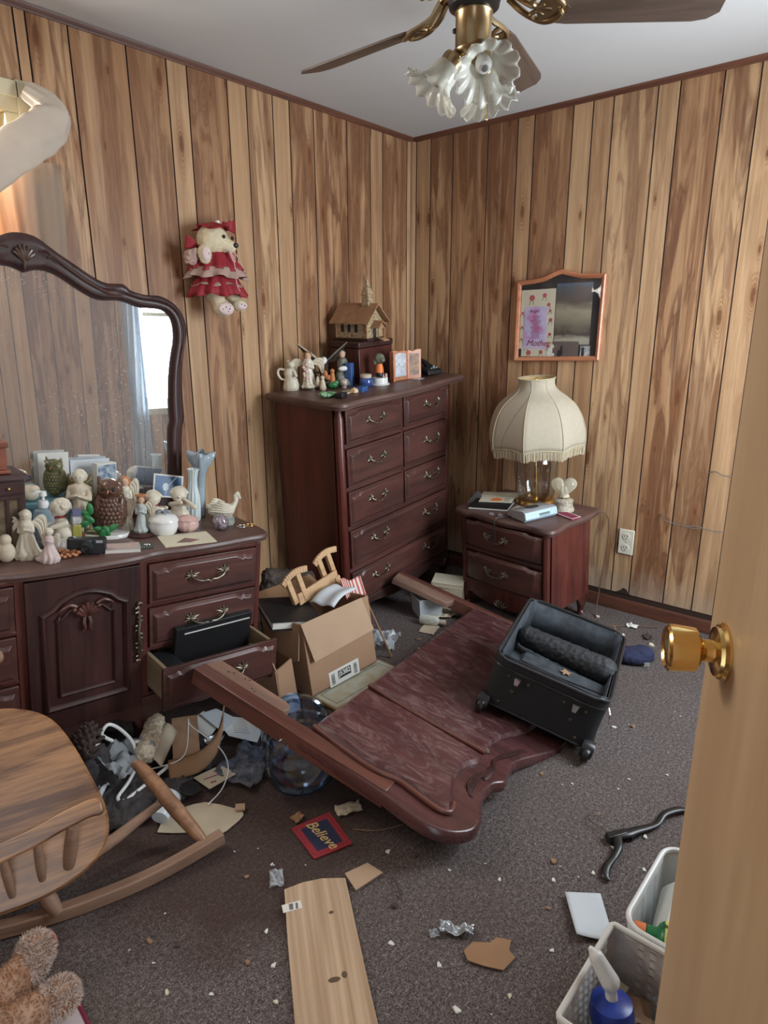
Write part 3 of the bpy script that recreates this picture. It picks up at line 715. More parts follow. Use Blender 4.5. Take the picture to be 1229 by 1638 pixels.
# ------------------------------------------------------------------ case furniture
FD = frame([[.9894, .1262, .0720], [-.1229, .9912, -.0485], [-.0775, .0392, .9962]], (-1.72, -.646, .666))       # dresser, sunk at its right end
FC = frame([[.9967, -.0303, -.0754], [.0276, .9989, -.0371], [.0764, .0349, .9965]], (-1.131, -.487, 1.083))     # chest of drawers, leaning
FN = frame([[-.1409, .9871, -.0758], [-.99, -.1399, .0184], [.0075, .0776, .997]], (-.545, -1.232, .508))        # nightstand
def floor_z(F, x, y):
    """local height of the floor below local (x, y)"""
    return -(F[2][3] + F[2][0] * x + F[2][1] * y) / F[2][2]
def leafcluster(m, c, s, flip=1, d=-1):
    """leafy cast rosette of a bail pull; s is its half height"""
    rnd = random.Random(3)
    for a, l in ((90, 1.0), (60, .8), (125, .8), (20, .6), (160, .9), (200, .8), (-30, .7), (-75, .85), (240, .8)):
        a = math.radians(a if flip > 0 else 180 - a)
        p1 = (c[0] + math.cos(a) * s * l * 1.05, c[1] + d * .002, c[2] + math.sin(a) * s * l * .62)
        mid = ((c[0] + p1[0]) / 2, c[1] + d * .0045, (c[2] + p1[2]) / 2 + .001)
        m.tube([(c[0], c[1] + d * .003, c[2]), mid, p1], [.0032, .0045, .0012], 6)
    m.ell((c[0], c[1] + d * .006, c[2]), .0055, None, 8, 6)
def pull(w, y, big=1.0):
    """cast bail pull centred on the origin; w = distance between its rosettes"""
    m = MB()
    for sx in (-1, 1): leafcluster(m, (sx * w / 2, y, .005), .027 * big, sx)
    pts = [(-w / 2, y - .010, .004), (-w * .40, y - .018, -.006), (-w * .22, y - .021, -.014), (-w * .08, y - .022, -.013), (0, y - .022, -.019), (w * .08, y - .022, -.013), (w * .22, y - .021, -.014), (w * .40, y - .018, -.006), (w / 2, y - .010, .004)]
    m.tube(pts, .0024 * big, 6, 3)
    for sx in (-1, 1): m.tube([(sx * w * .40, y - .018, -.006), (sx * w * .33, y - .020, .002), (sx * w * .26, y - .02, -.004)], [.0028, .002, .001], 6)
    return m.build('drawer_pull', 'abrass')
def scallop(x0, x1, z0, z1, e=.05, d=.014):
    e = min(e, (x1 - x0) * .22)
    return [(x0, z0), (x1, z0), (x1, z1 - d), (x1 - e * .55, z1 - d), (x1 - e * .8, z1 - d * .5), (x1 - e, z1 - d * .9), (x1 - e * 1.35, z1 - d * .1), (x1 - e * 1.7, z1),
            (x0 + e * 1.7, z1), (x0 + e * 1.35, z1 - d * .1), (x0 + e, z1 - d * .9), (x0 + e * .8, z1 - d * .5), (x0 + e * .55, z1 - d), (x0, z1 - d)]
def drawer(parent, x0, x1, z0, z1, pulls, proto, wd=.105, mat='mahogX', y=0.0, panels=None, name='drawer'):
    """flush drawer front with scalloped raised fields"""
    m = MB(); m.box(((x0 + x1) / 2, y - .002, (z0 + z1) / 2), (x1 - x0 - .006, .014, z1 - z0 - .006))
    for (a, b) in (panels or [(x0, x1)]):
        m.prism(scallop(a + .014, b - .014, z0 + .012, z1 - .010), y - .007, y - .020, 'XZ', inset=.011, step=.010)
    d = m.build(name, mat, parent, bevel=.0015)
    for px, pz in pulls:
        h = proto.copy(); COL.objects.link(h); h.parent = d; h.location = (px, y - .020, pz)
    return d
def slab(name, pts, z0, z1, mat, parent):
    """moulded top: outline pts with an ogee edge"""
    m = MB(); n = len(pts)
    prof = [(-.016, z0), (-.006, z0 + .002), (-.004, z0 + (z1 - z0) * .35), (0, z0 + (z1 - z0) * .5), (-.0015, z1 - .006), (-.006, z1 - .001), (-.012, z1)]
    rings = []
    for d, z in prof:
        q = offset_poly(pts, -d) if False else offset_poly(pts, -d if False else abs(d))
        rings.append([m.bm.verts.new((p[0], p[1], z)) for p in q])
    for r0, r1 in zip(rings, rings[1:]):
        for i in range(n): m._f([r0[i], r0[(i + 1) % n], r1[(i + 1) % n], r1[i]])
    m._f(rings[0][::-1]); m._f(rings[-1])
    return m.build(name, mat, parent)
def cabriole(m, F, x, y, ztop, out, w=.05):
    """short bracket foot that reaches the floor, kicked out along out=(dx,dy)"""
    zb = floor_z(F, x, y) + .002
    h = ztop - zb
    pts = [(x, y, ztop), (x + out[0] * .012, y + out[1] * .012, ztop - h * .25), (x + out[0] * .010, y + out[1] * .010, ztop - h * .55), (x + out[0] * .004, y + out[1] * .004, ztop - h * .8), (x + out[0] * .016, y + out[1] * .016, zb + .008)]
    m.tube(pts, [w * .62, w * .60, w * .42, w * .30, w * .42], 10, 3)

# --- dresser -------------------------------------------------------
DX0 = -1.28; DD = .44
dres = root('dresser', 'long dark mahogany dresser along the left wall with its lowest right drawer pulled open', 'dresser', FD)
m = MB()
# carcass as boards so that the open drawer leaves a real cavity
zt, zbm = -.022, -.545
m.box((DX0 + .009, DD / 2 + .004, (zt + zbm) / 2), (.018, DD - .01, zt - zbm)); m.box((-.009, DD / 2 + .004, (zt + zbm) / 2), (.018, DD - .01, zt - zbm))
m.box((DX0 / 2, DD - .006, (zt + zbm) / 2), (-DX0, .010, zt - zbm)); m.box((DX0 / 2, DD / 2, zbm + .006), (-DX0, DD, .012))
for x in (-.449, -.815): m.box((x, DD / 2, (zt + zbm) / 2), (.016, DD - .01, zt - zbm))
for x in (-.010, -.447, -.817, DX0 + .010): m.box((x, .008, (zt + zbm) / 2), (.026 if x in (-.447, -.817) else .020, .018, zt - zbm))
for x0, x1 in ((-.436, -.02), (DX0 + .02, -.828)):
    for z in (-.028, -.184, -.342, -.512): m.box(((x0 + x1) / 2, .008, z), (x1 - x0, .016, .012))
m.build('carcass', 'mahog', dres, bevel=.0015)
front = catmull([(.050, .30), (.058, .16), (.052, .045), (.022, .008), (-.06, .004), (-.16, -.006), (-.28, -.010), (-.40, -.002), (-.455, -.016), (-.52, -.026), (-.64, -.030), (-.76, -.026), (-.825, -.016), (-.88, -.002), (-1.0, -.010), (-1.12, -.006), (-1.22, .004), (-1.302, .008), (-1.332, .045), (-1.338, .16), (-1.33, .30)], 4)
top = front + [(-1.32, DD + .012), (.040, DD + .012)]
slab('top', top, -.024, .006, 'mahogtop', dres)
pp = pull(.128, 0, 1.35)
pp.parent = None
drs = []
drs.append(drawer(dres, -.434, -.022, -.178, -.034, [(-.226, -.100)], pp))
drs.append(drawer(dres, -.434, -.022, -.336, -.190, [(-.226, -.258)], pp))
for a, b, c in ((-.178, -.034, -.1), (-.336, -.190, -.258), (-.506, -.348, -.42)): drawer(dres, DX0 + .022, -.830, a, b, [((DX0 - .81) / 2, c)], pp)
# open drawer, a box pulled out by 13 cm
od = drawer(dres, -.452, -.012, -.502, -.346, [(-.226, -.42)], pp, y=-.145)
m = MB()
for x in (-.432, -.032): m.box((x, .045, -.415), (.012, .36, .12))
m.box((-.232, .045, -.478), (.40, .36, .006)); m.box((-.232, .222, -.415), (.40, .010, .12))
s = m.build('drawer_box', wood('drawer_side_wood', (.20, .14, .08), (.34, .26, .165), .7, 'Y'), od)
# centre door with an arched raised field, carved shell and a long brass pull
m = MB()
m.prism([(-.805, -.535), (-.462, -.535), (-.462, -.030), (-.805, -.030)], .004, -.014, 'XZ')
arch = [(-.772, -.470), (-.500, -.470), (-.500, -.135)] + [(-.500 - .272 * t, -.135 + .052 * math.sin(PI * t) ** 1.2 + (.010 if .12 < t < .88 else 0)) for t in (.06, .12, .2, .3, .4, .5, .6, .7, .8, .88, .94)] + [(-.772, -.135)]
def frame_ring(m, pts, w, y0, y1, y2):
    inn = offset_poly(pts, w); n = len(pts); mid = offset_poly(pts, w * .5)
    R = [[m.bm.verts.new((p[0], y, p[1])) for p in q] for q, y in ((pts, y0), (offset_poly(pts, w * .18), y1), (mid, y2), (offset_poly(pts, w * .82), y1), (inn, y0))]
    for r0, r1 in zip(R, R[1:]):
        for i in range(n): m._f([r0[i], r0[(i + 1) % n], r1[(i + 1) % n], r1[i]])
frame_ring(m, arch, .024, -.013, -.022, -.027)
inner = offset_poly(arch, .045)
frame_ring(m, inner, .014, -.013, -.020, -.023)
door = m.build('cupboard_door', 'mahogdark', dres, bevel=.001)
m = MB()
for k, a in enumerate((-52, -35, -18, 0, 18, 35, 52)):
    a = math.radians(a); L = .052 - abs(k - 3) * .004
    c = Vector((-.636, -.016, -.168))
    m.tube([c, c + Vector((math.sin(a) * L * .5, -.012, math.cos(a) * L * .55)), c + Vector((math.sin(a) * L, -.012, math.cos(a) * L))], [.003, .007, .0065], 8, 3)
for sx in (-1, 1):
    m.tube([(-.636 + sx * .006, -.018, -.165), (-.636 + sx * .010, -.024, -.185), (-.636 + sx * .007, -.024, -.203), (-.636 + sx * .014, -.022, -.212)], [.005, .006, .005, .003], 8, 3)
    m.tube([(-.636 + sx * .03, -.022, -.128), (-.636 + sx * .05, -.024, -.118), (-.636 + sx * .07, -.024, -.126), (-.636 + sx * .082, -.022, -.136)], [.006, .006, .005, .003], 8, 3)
    m.ell((-.636 + sx * .036, -.022, -.137), .008)
m.build('carved_shell', wood('carving', (.05, .016, .013), (.15, .055, .04), .4, 'Z'), door, bevel=0)
m = MB()
m.tube([(-.474, -.018, -.16), (-.470, -.024, -.22), (-.476, -.030, -.26), (-.470, -.030, -.31), (-.475, -.022, -.36)], [.003, .005, .004, .005, .002], 8, 4)
for z in [-.155 - .0155 * i for i in range(14)]:
    s_ = 1 if int(z * 1000) % 2 else -1
    m.tube([(-.473, -.020, z), (-.473 + s_ * .010, -.022, z - .004), (-.473 + s_ * .014, -.018, z - .013)], [.003, .004, .001], 6)
    m.ell((-.473, -.022, z - .006), (.006, .003, .005), None, 8, 6)
m.build('door_pull', 'abrass', door)
# skirt with its scalloped lower edge, and feet down to the floor
def skirt(x0, x1, z0, zlow, n=2):
    p = [(x0, z0), (x1, z0)]
    k = 26
    for i in range(k + 1):
        t = 1 - i / k; x = x0 + (x1 - x0) * t
        z = zlow + .036 * (1 - abs(math.cos(t * PI * n))) * (1 if .04 < t < .96 else 0) - .03 * (1 if t < .04 or t > .96 else 0)
        p.append((x, z))
    return p
m = MB()
for x0, x1, n in ((-.46, -.002, 2), (-.822, -.46, 2), (DX0 + .002, -.822, 2)): m.prism(skirt(x0, x1, -.515, -.600, n), .012, -.010, 'XZ')
m.box((DX0 + .01, DD / 2, -.565), (.016, DD - .03, .07)); m.box((-.01, DD / 2, -.565), (.016, DD - .03, .07))
m.build('skirt', 'mahogdarkX', dres, bevel=.002)
for x, y, ox, oy in ((-.03, .025, .6, -.6), (-.455, .03, 0, -.9), (-.825, .03, 0, -.9), (DX0 + .03, .025, -.6, -.6), (-.03, DD - .03, .6, 0), (DX0 + .03, DD - .03, -.6, 0)):
    m = MB(); cabriole(m, FD, x, y, -.555, (ox, oy), .058); m.build('foot', 'mahogdark', dres)
# mirror: serpentine frame with carved crest, symmetric about the door
mc = -.645
half = [(0, .978), (.04, .972), (.10, .935), (.155, .905), (.215, .872), (.262, .857), (.318, .861), (.345, .842), (.40, .833), (.452, .836), (.505, .815), (.545, .772), (.560, .712), (.548, .640), (.541, .560), (.545, .45), (.552, .38), (.545, .36), (.541, .28), (.545, .10), (.545, .012)]
hin = [(0, .858), (.045, .872), (.10, .862), (.175, .820), (.235, .798), (.31, .803), (.375, .787), (.42, .788), (.465, .786), (.500, .758), (.512, .69), (.500, .61), (.492, .52), (.492, .42), (.496, .37), (.488, .34), (.490, .18), (.490, .052)]
def sym(h):
    r = catmull(h, 3); return [(mc + x, z) for x, z in r] + [(mc - x, z) for x, z in r[::-1] if x > 1e-4]
def resample(pts, n, a0=None):
    P = [Vector(p) for p in pts] + [Vector(pts[0])]; L = [0]
    for a, b in zip(P, P[1:]): L.append(L[-1] + (b - a).length)
    out = []; j = 0
    for i in range(n):
        d = L[-1] * i / n
        while L[j + 1] < d: j += 1
        t = (d - L[j]) / max(1e-9, L[j + 1] - L[j]); out.append(tuple(P[j].lerp(P[j + 1], t)))
    return out
mo, mi = sym(half), sym(hin)
cc = Vector((mc, .45))
def polar(pts, n):
    """sample an outline at even angles about the mirror centre"""
    out = []
    for i in range(n):
        a = 2 * PI * i / n; d = Vector((math.cos(a), math.sin(a))); best = None
        for p, q in zip(pts, pts[1:] + pts[:1]):
            p = Vector(p) - cc; q = Vector(q) - cc; e = q - p; den = d.x * e.y - d.y * e.x
            if abs(den) < 1e-12: continue
            t = (p.x * e.y - p.y * e.x) / den; u = (p.x * d.y - p.y * d.x) / den
            if t > 0 and -1e-6 <= u <= 1 + 1e-6 and (best is None or t > best): best = t
        out.append(cc + d * best)
    return out
N = 220; PO, PI_ = polar(mo, N), polar(mi, N)
m = MB(); ym = .452
prof = [(0.0, .018), (0.0, -.012), (.12, -.020), (.30, -.022), (.45, -.016), (.62, -.016), (.78, -.020), (.92, -.014), (1.0, -.004), (1.0, .018)]
rings = []
for t, y in prof:
    rings.append([m.bm.verts.new((p.x + (q.x - p.x) * t, ym + y, p.y + (q.y - p.y) * t)) for p, q in zip(PO, PI_)])
for r0, r1 in zip(rings, rings[1:] + rings[:1]):
    for i in range(N): m._f([r0[i], r0[(i + 1) % N], r1[(i + 1) % N], r1[i]])
mf = m.build('mirror_frame', 'mahogdark', dres)
m = MB(); m.prism([tuple(p) for p in offset_poly([tuple(p) for p in PI_], -.004)], ym + .002, ym + .008, 'XZ'); m.build('mirror_glass', 'mirror', mf, smooth=False)
m = MB()
for k, a in enumerate((-48, -32, -16, 0, 16, 32, 48)):
    a = math.radians(a); L = .052 - abs(k - 3) * .004; c = Vector((mc, ym - .0185, .892))
    m.tube([c, c + Vector((math.sin(a) * L * .5, -.003, math.cos(a) * L * .55)), c + Vector((math.sin(a) * L, -.002, math.cos(a) * L))], [.003, .006, .0055], 8, 3)
m.tube([(mc, ym - .018, .896), (mc, ym - .021, .880), (mc, ym - .018, .866)], [.006, .005, .003], 8, 3)
for sx in (-1, 1):
    m.tube([(mc + sx * .045, ym - .018, .930), (mc + sx * .068, ym - .021, .932), (mc + sx * .080, ym - .019, .920), (mc + sx * .070, ym - .018, .912)], [.004, .005, .004, .003], 8, 3)
    m.tube([(mc + sx * x, ym - .0175, z) for x, z in ((.080, .926), (.135, .888), (.20, .850), (.265, .824), (.315, .824))], [.005, .006, .005, .005, .002], 8, 4)
m.build('crest_carving', wood('crest_wood', (.030, .011, .008), (.115, .050, .028), .38, 'X', coat=.3), mf)

# --- chest of drawers ----------------------------------------------
CW, CD = .872, .424
ch = root('chest_of_drawers', 'tall reddish mahogany chest of drawers leaning in the corner with brass bail pulls', 'chest of drawers', FC)
m = MB(); zt, zbm = -.004, -1.0
m.box((CW / 2, CD / 2 + .012, (zt + zbm) / 2), (CW - .04, CD - .024, zt - zbm))
m.box((.008, CD / 2 + .02, (zt + zbm) / 2), (.016, CD - .05, zt - zbm)); m.box((CW - .008, CD / 2 + .02, (zt + zbm) / 2), (.016, CD - .05, zt - zbm))
m.build('carcass', wood('chest_side', (.028, .006, .006), (.125, .022, .018), .34, 'Z', scale=.8, coat=.3), ch, bevel=.002)
for x in (.012, CW - .012):
    m = MB(); m.tube([(x, .016, zt), (x, .016, -.03), (x, .016, -.055), (x, .016, -.98), (x, .016, zbm)], [.020, .014, .0215, .0215, .018], 14); m.build('corner_post', wood('chest_post', (.035, .008, .007), (.14, .03, .022), .3, 'Z', coat=.3), ch)
m = MB()
for z in (-.010, -.186, -.391, -.584, -.802, -.990): m.box((CW / 2, .006, z), (CW - .05, .016, .020 if z != -.010 else .012))
m.box((.449, .006, -.29), (.014, .016, .58))
m.build('rails', 'mahogX', ch, bevel=.001)
cfront = catmull([(-.046, .30), (-.060, .16), (-.066, .02), (-.058, -.045), (-.020, -.070), (.06, -.062), (.16, -.066), (.30, -.082), (.44, -.088), (.58, -.082), (.72, -.066), (.82, -.062), (.90, -.068), (.934, -.045), (.938, .02), (.930, .16), (.918, .30)], 4)
slab('top', cfront + [(.912, CD + .01), (-.04, CD + .01)], -.006, .028, 'mahogtop', ch)
pc = pull(.108, 0, 1.25); pc.parent = None
rows = [(-.176, -.018, -.088), (-.381, -.197, -.276), (-.574, -.401, -.468), (-.792, -.595, -.672), (-.980, -.813, -.872)]
for i, (a, b, c) in enumerate(rows):
    if i < 3:
        drawer(ch, .030, .441, a, b, [(.228, c)], pc); drawer(ch, .457, CW - .030, a, b, [(.680, c)], pc)
    else: drawer(ch, .030, CW - .030, a, b, [(.235, c), (.665, c)], pc, panels=[(.03, CW - .03)])
m = MB()
sk = [(.02, -.985), (CW - .02, -.985), (CW - .02, -1.06), (CW - .10, -1.055), (CW - .16, -1.02), (CW - .26, -1.035), (CW - .34, -1.05), (CW / 2, -1.055), (.34, -1.05), (.26, -1.035), (.16, -1.02), (.10, -1.055), (.02, -1.06)]
m.prism(sk, .012, -.012, 'XZ'); m.box((.012, CD / 2, -1.02), (.016, CD - .04, .06)); m.box((CW - .012, CD / 2, -1.02), (.016, CD - .04, .06))
m.build('skirt', 'mahogdarkX', ch, bevel=.002)
for x, y, ox, oy in ((.035, .02, -.8, -.8), (CW - .035, .02, .8, -.8), (.035, CD - .03, -.7, .2), (CW - .035, CD - .03, .7, .2)):
    m = MB(); cabriole(m, FC, x, y, -1.0, (ox, oy), .056)
    if y < .1:
        zb = floor_z(FC, x, y); sx = 1 if x < .4 else -1
        m.tube([(x + sx * .01, -.012, -1.03), (x + sx * .045, -.020, -1.045), (x + sx * .075, -.016, -1.035), (x + sx * .085, -.012, -1.020)], [.018, .014, .011, .008], 8, 3)
    m.build('foot', 'mahogdark', ch)

# --- nightstand ----------------------------------------------------
NW, ND = .534, .348; NZ = -.42
ns = root('nightstand', 'small two-drawer mahogany nightstand with bowed front, standing by the right wall', 'nightstand', FN)
bow = lambda x: -.030 * math.cos((x + NW / 2) / NW * PI) ** 2 * 0 - .022 * math.sin(min(1, max(0, -x / NW)) * PI)
m = MB()
m.box((-NW / 2, ND / 2 + .012, (NZ - .004) / 2), (NW - .02, ND - .024, -NZ - .004))
m.box((-.008, ND / 2 + .012, (NZ - .004) / 2), (.014, ND - .03, -NZ - .004)); m.box((-NW + .008, ND / 2 + .012, (NZ - .004) / 2), (.014, ND - .03, -NZ - .004))
m.build('carcass', wood('nightstand_side', (.035, .010, .009), (.15, .035, .026), .3, 'Z', scale=.9, coat=.4), ns, bevel=.002)
nf = catmull([(.030, .22), (.022, .12), (.034, .03), (.020, -.022), (-.03, -.030), (-.09, -.022), (-.17, -.030), (-.267, -.040), (-.36, -.030), (-.44, -.022), (-.50, -.030), (-.56, -.018), (-.572, .03), (-.560, .12), (-.565, .22)], 4)
slab('top', nf + [(-.572, .30), (-.566, .405), (.020, .405), (.034, .30)], -.006, .026, 'mahogtop', ns)
for x in (-.016, -NW + .016):
    m = MB(); m.prism([(x - .014, .012), (x + .014, .012), (x + .014, -.006), (x, -.014), (x - .014, -.006)], NZ, -.004, 'XY'); m.build('corner_post', 'mahog', ns, bevel=.001)
pn = pull(.115, 0, 1.3); pn.parent = None
def bowed(parent, x0, x1, z0, z1, px, pz):
    m = MB(); n = 22; rings = []
    pr = [(0, .010), (0, -.006), (.05, -.010), (.10, -.018), (.90, -.018), (.95, -.010), (1, -.006), (1, .010)]
    V = []
    for i in range(n + 1):
        t = i / n; x = x0 + (x1 - x0) * t; b = -.016 * math.sin(t * PI)
        zt = z1 - (.010 if (t < .16 or t > .84) else 0)
        ed = .0 if (t < .03 or t > .97) else 1
        V.append([m.bm.verts.new((x, (y if y > 0 else y * (.45 + .55 * ed)) + b, z0 + (zt - z0) * k)) for k, y in pr])
    for a, b in zip(V, V[1:]):
        for k in range(len(pr)): m._f([a[k], a[(k + 1) % len(pr)], b[(k + 1) % len(pr)], b[k]])
    m._f(V[0]); m._f(V[-1][::-1])
    d = m.build('drawer', 'mahogX', parent)
    h = pn.copy(); COL.objects.link(h); h.parent = d; h.location = (px, -.036, pz)
bowed(ns, -NW + .034, -.034, -.160, -.016, -.283, -.078)
bowed(ns, -NW + .034, -.034, -.345, -.186, -.283, -.258)
m = MB(); m.box((-NW / 2, .0, -.173), (NW - .06, .022, .018)); m.box((-NW / 2, .0, -.358), (NW - .06, .022, .016)); m.build('rails', 'mahogX', ns, bevel=.001)
m = MB()
sk = [(-NW + .02, -.36), (-.02, -.36), (-.02, -.425), (-.07, -.418), (-.12, -.44), (-.19, -.452), (-NW / 2, -.458), (-NW + .19, -.452), (-NW + .12, -.44), (-NW + .07, -.418), (-NW + .02, -.425)]
m.prism(sk, .012, -.014, 'XZ')
side = [(.01, -.36), (ND - .02, -.36), (ND - .02, -.47), (ND - .06, -.47), (ND - .09, -.425), (ND - .13, -.405), (ND * .5, -.425), (.10, -.405), (.06, -.42), (.04, -.47), (.01, -.47)]
for x in (-.014, -NW + .002): m.prism(side, x, x + .012, 'YZ')
sk_ = m.build('skirt', 'mahog', ns, bevel=.0015)
m = MB()
for k, a in enumerate((-60, -36, -12, 12, 36, 60)):
    a = math.radians(a); c = Vector((-NW / 2, -.020, -.45)); L = .045
    m.tube([c, c + Vector((math.sin(a) * L * .5, -.010, math.cos(a) * L * .5)), c + Vector((math.sin(a) * L, -.006, math.cos(a) * L))], [.003, .006, .004], 8, 3)
m.build('carved_shell', 'abrass', sk_)
for x, y, ox, oy in ((-.03, .02, .6, -.6), (-NW + .03, .02, -.6, -.6), (-.03, ND - .03, .5, 0), (-NW + .03, ND - .03, -.5, 0)):
    m = MB(); cabriole(m, FN, x, y, -.40, (ox, oy), .05); m.build('foot', 'mahog', ns)
for q in (pp, pc, pn): bpy.data.objects.remove(q)

# --- headboard on the floor ----------------------------------------
FH = frame([[.9713, -.1807, .1548], [.2118, .9528, -.2173], [-.1082, .2439, .9638]], (-2.062, -1.218, .242))
hb = root('bed_headboard', 'fallen dark cherry bed headboard with scalloped crest lying face up across the floor', 'headboard', FH)
HWd = 1.521; hx = HWd / 2
hl = [(-.006, .010), (-.006, -.09), (-.013, -.182), (-.017, -.287), (-.026, -.356), (-.030, -.437), (-.008, -.501), (.036, -.542), (.082, -.556), (.138, -.546), (.180, -.530), (.235, -.523), (.290, -.532), (.328, -.556), (.389, -.545), (.456, -.553), (.554, -.600), (.655, -.650), (hx, -.665)]
hl = catmull(hl, 3)
crest = hl + [(HWd - x, y) for x, y in hl[::-1][1:]]
m = MB(); m.prism(crest, -.040, -.004, 'XY', inset=.009, step=.012); board = m.build('crest_board', 'hbcrest', hb, bevel=.004, seg=3)
def field(pts, z=.012, mat='hb'):
    m = MB(); m.prism(pts, -.006, z, 'XY', inset=.011, step=.011); return m.build('raised_panel', mat, hb)
p0 = catmull([(.384, .004), (.388, -.13), (.383, -.28), (.378, -.428), (.366, -.450), (.335, -.455), (.295, -.436), (.245, -.424), (.193, -.430), (.140, -.446), (.095, -.464), (.062, -.470), (.047, -.449), (.050, -.397), (.062, -.309), (.046, -.234), (.050, -.143), (.071, .004)], 3)
field(p0); field([(HWd - x, y) for x, y in p0][::-1])
pm = catmull([(.405, -.14), (.402, -.283), (.405, -.455), (.449, -.452), (.527, -.472), (.61, -.512), (.67, -.535), (hx, -.542)], 3)
pm = [(.418, .004)] + pm + [(HWd - x, y) for x, y in pm[::-1][1:]] + [(HWd - .418, .004)]
field(pm)
for nm, pts in (('moulding', [(.068, .004), (.047, -.143), (.043, -.234), (.059, -.309), (.047, -.397), (.045, -.447), (.062, -.472), (.100, -.466)]), ('moulding', [(.414, .004), (.401, -.14), (.398, -.283), (.401, -.452)]),
                ('moulding', [(HWd - .414, .004), (HWd - .401, -.14), (HWd - .398, -.283), (HWd - .401, -.452)]), ('moulding', [(HWd - .068, .004), (HWd - .047, -.143), (HWd - .043, -.234), (HWd - .059, -.309), (HWd - .047, -.397), (HWd - .045, -.447)])):
    m = MB(); m.tube([(x, y, .003) for x, y in pts], .0085, 10, 5); m.build(nm, 'hbrail', hb)
for sx in (0, 1):
    f = (lambda x: x) if not sx else (lambda x: HWd - x)
    m = MB()
    for k, dx in enumerate((0, .007, .014)):
        m.tube([(f(.175), -.490 - dx * .5, -.003), (f(.21 - dx * .4), -.482 + dx * .9, .0), (f(.255), -.480 + dx * .9, .0), (f(.305), -.490 + dx * .7, .0), (f(.345), -.500 - dx * .2, .0), (f(.39), -.492 + dx * .3, .0), (f(.45), -.502 - dx, .0), (f(.54), -.545 - dx, -.003)], [.003, .005, .005, .004, .004, .005, .004, .001], 6, 3)
    m.ell((f(.325), -.497, -.002), (.05, .012, .004))
    m.build('crest_carving', 'mahogdark', hb)
for sx in (0, 1):
    f = (lambda x: x) if not sx else (lambda x: HWd - x)
    def P(pts): return [(f(x), y) for x, y in pts] if not sx else [(f(x), y) for x, y in pts][::-1]
    m = MB(); m.prism(P([(-.004, -.30), (.050, -.30), (.050, .03), (.050, .10), (.050, .445), (.004, .445), (-.004, .0)]), -.060, .0, 'XY')
    rail = m.build('leg_rail', 'hbrail', hb, bevel=.003)
    w2 = .112 if not sx else .150
    m = MB(); m.prism(P([(.050, .443), (w2, .424), (w2 - .010, .135), (w2 - .022, .112), (.074, .106), (.052, .11)]), -.028, .002, 'XY')
    blk = m.build('leg_block', 'oldwood', hb, bevel=.004)
    m = MB()
    m.lathe([(0, .0002), (.004, .0002), (.004, .0004), (0, .0004)], (f(.075), .36, .0022), 10)
    for x, y in ((.085, .345), (.09, .30), (.095, .285), (.065, .25), (.06, .235)): m.lathe([(0, .0002), (.0035, .0002), (.0035, .0004), (0, .0004)], (f(x), y, .0022), 10)
    m.build('screw_holes', 'ink', blk, smooth=False)
m = MB(); m.prism([(.052, .004), (HWd - .052, .004), (HWd - .052, -.02), (.052, -.02)], -.034, -.006, 'XY'); m.build('bottom_edge', 'hbrail', hb)

# ------------------------------------------------------------------ ceiling fan
FX, FY, FZ = -1.602, -1.448, 2.168
fan = root('ceiling_fan', 'brass ceiling fan with brown wooden blades and ruffled glass shades', 'ceiling fan', T(FX, FY, FZ))
m = MB(); m.lathe([(0, H - FZ), (.075, H - FZ), (.075, .235), (.060, .215), (.03, .205), (.03, .19), (.085, .18), (.105, .165), (.115, .12), (.115, .075), (.10, .055), (.07, .045), (0, .045)], seg=40); m.build('motor_housing', 'fanbrass', fan)
m = MB(); m.lathe([(0, .045), (.065, .045), (.068, .03), (.062, .004), (.05, -.004), (0, -.004)], seg=30); m.build('switch_collar', 'black', fan)
m = MB(); m.lathe([(0, -.002), (.046, -.002), (.048, -.008), (.045, -.012), (.045, -.085), (.047, -.088), (.045, -.095), (.03, -.105), (0, -.108)], seg=36); hubm = m.build('light_hub', 'fanbrass', fan)
m = MB(); m.ell((-.047 * .64, .047 * .76, -.045), .006); m.build('knob', 'black', hubm)
for k in range(5):
    a = math.radians(89 - 72 * k); R_ = rotm(0, 0, a)
    m = MB(); outl = [(.19, -.048), (.23, -.055), (.54, -.066), (.575, -.060), (.60, -.040), (.60, .040), (.575, .060), (.54, .066), (.23, .055), (.19, .048), (.175, .03), (.175, -.03)]
    m.prism(outl, -.003, .003, 'XY'); bl = m.build('blade', 'bladewood', fan, bevel=.0012); bl.matrix_local = R_ @ rotm(math.radians(-18), 0, 0)
    m = MB()
    for sy in (-1, 1):
        m.tube([(.085, sy * .012, .035), (.115, sy * .020, .012), (.145, sy * .034, .002), (.175, sy * .040, -.004), (.20, sy * .030, -.008), (.215, sy * .012, -.008), (.205, sy * .002, -.006)], [.008, .008, .007, .008, .008, .007, .004], 8, 3)
        m.tube([(.15, sy * .034, .0), (.14, sy * .018, -.004), (.155, sy * .008, -.004), (.17, sy * .016, -.006)], [.006, .006, .005, .004], 8, 3)
    m.tube([(.06, 0, .055), (.10, 0, .035), (.14, 0, .006), (.19, 0, -.006)], [.010, .009, .008, .006], 10, 3)
    m.prism([(.165, -.042), (.205, -.030), (.235, 0), (.205, .030), (.165, .042), (.15, 0)], -.0075, -.0045, 'XY')
    br = m.build('blade_bracket', 'fanbrass', bl); 
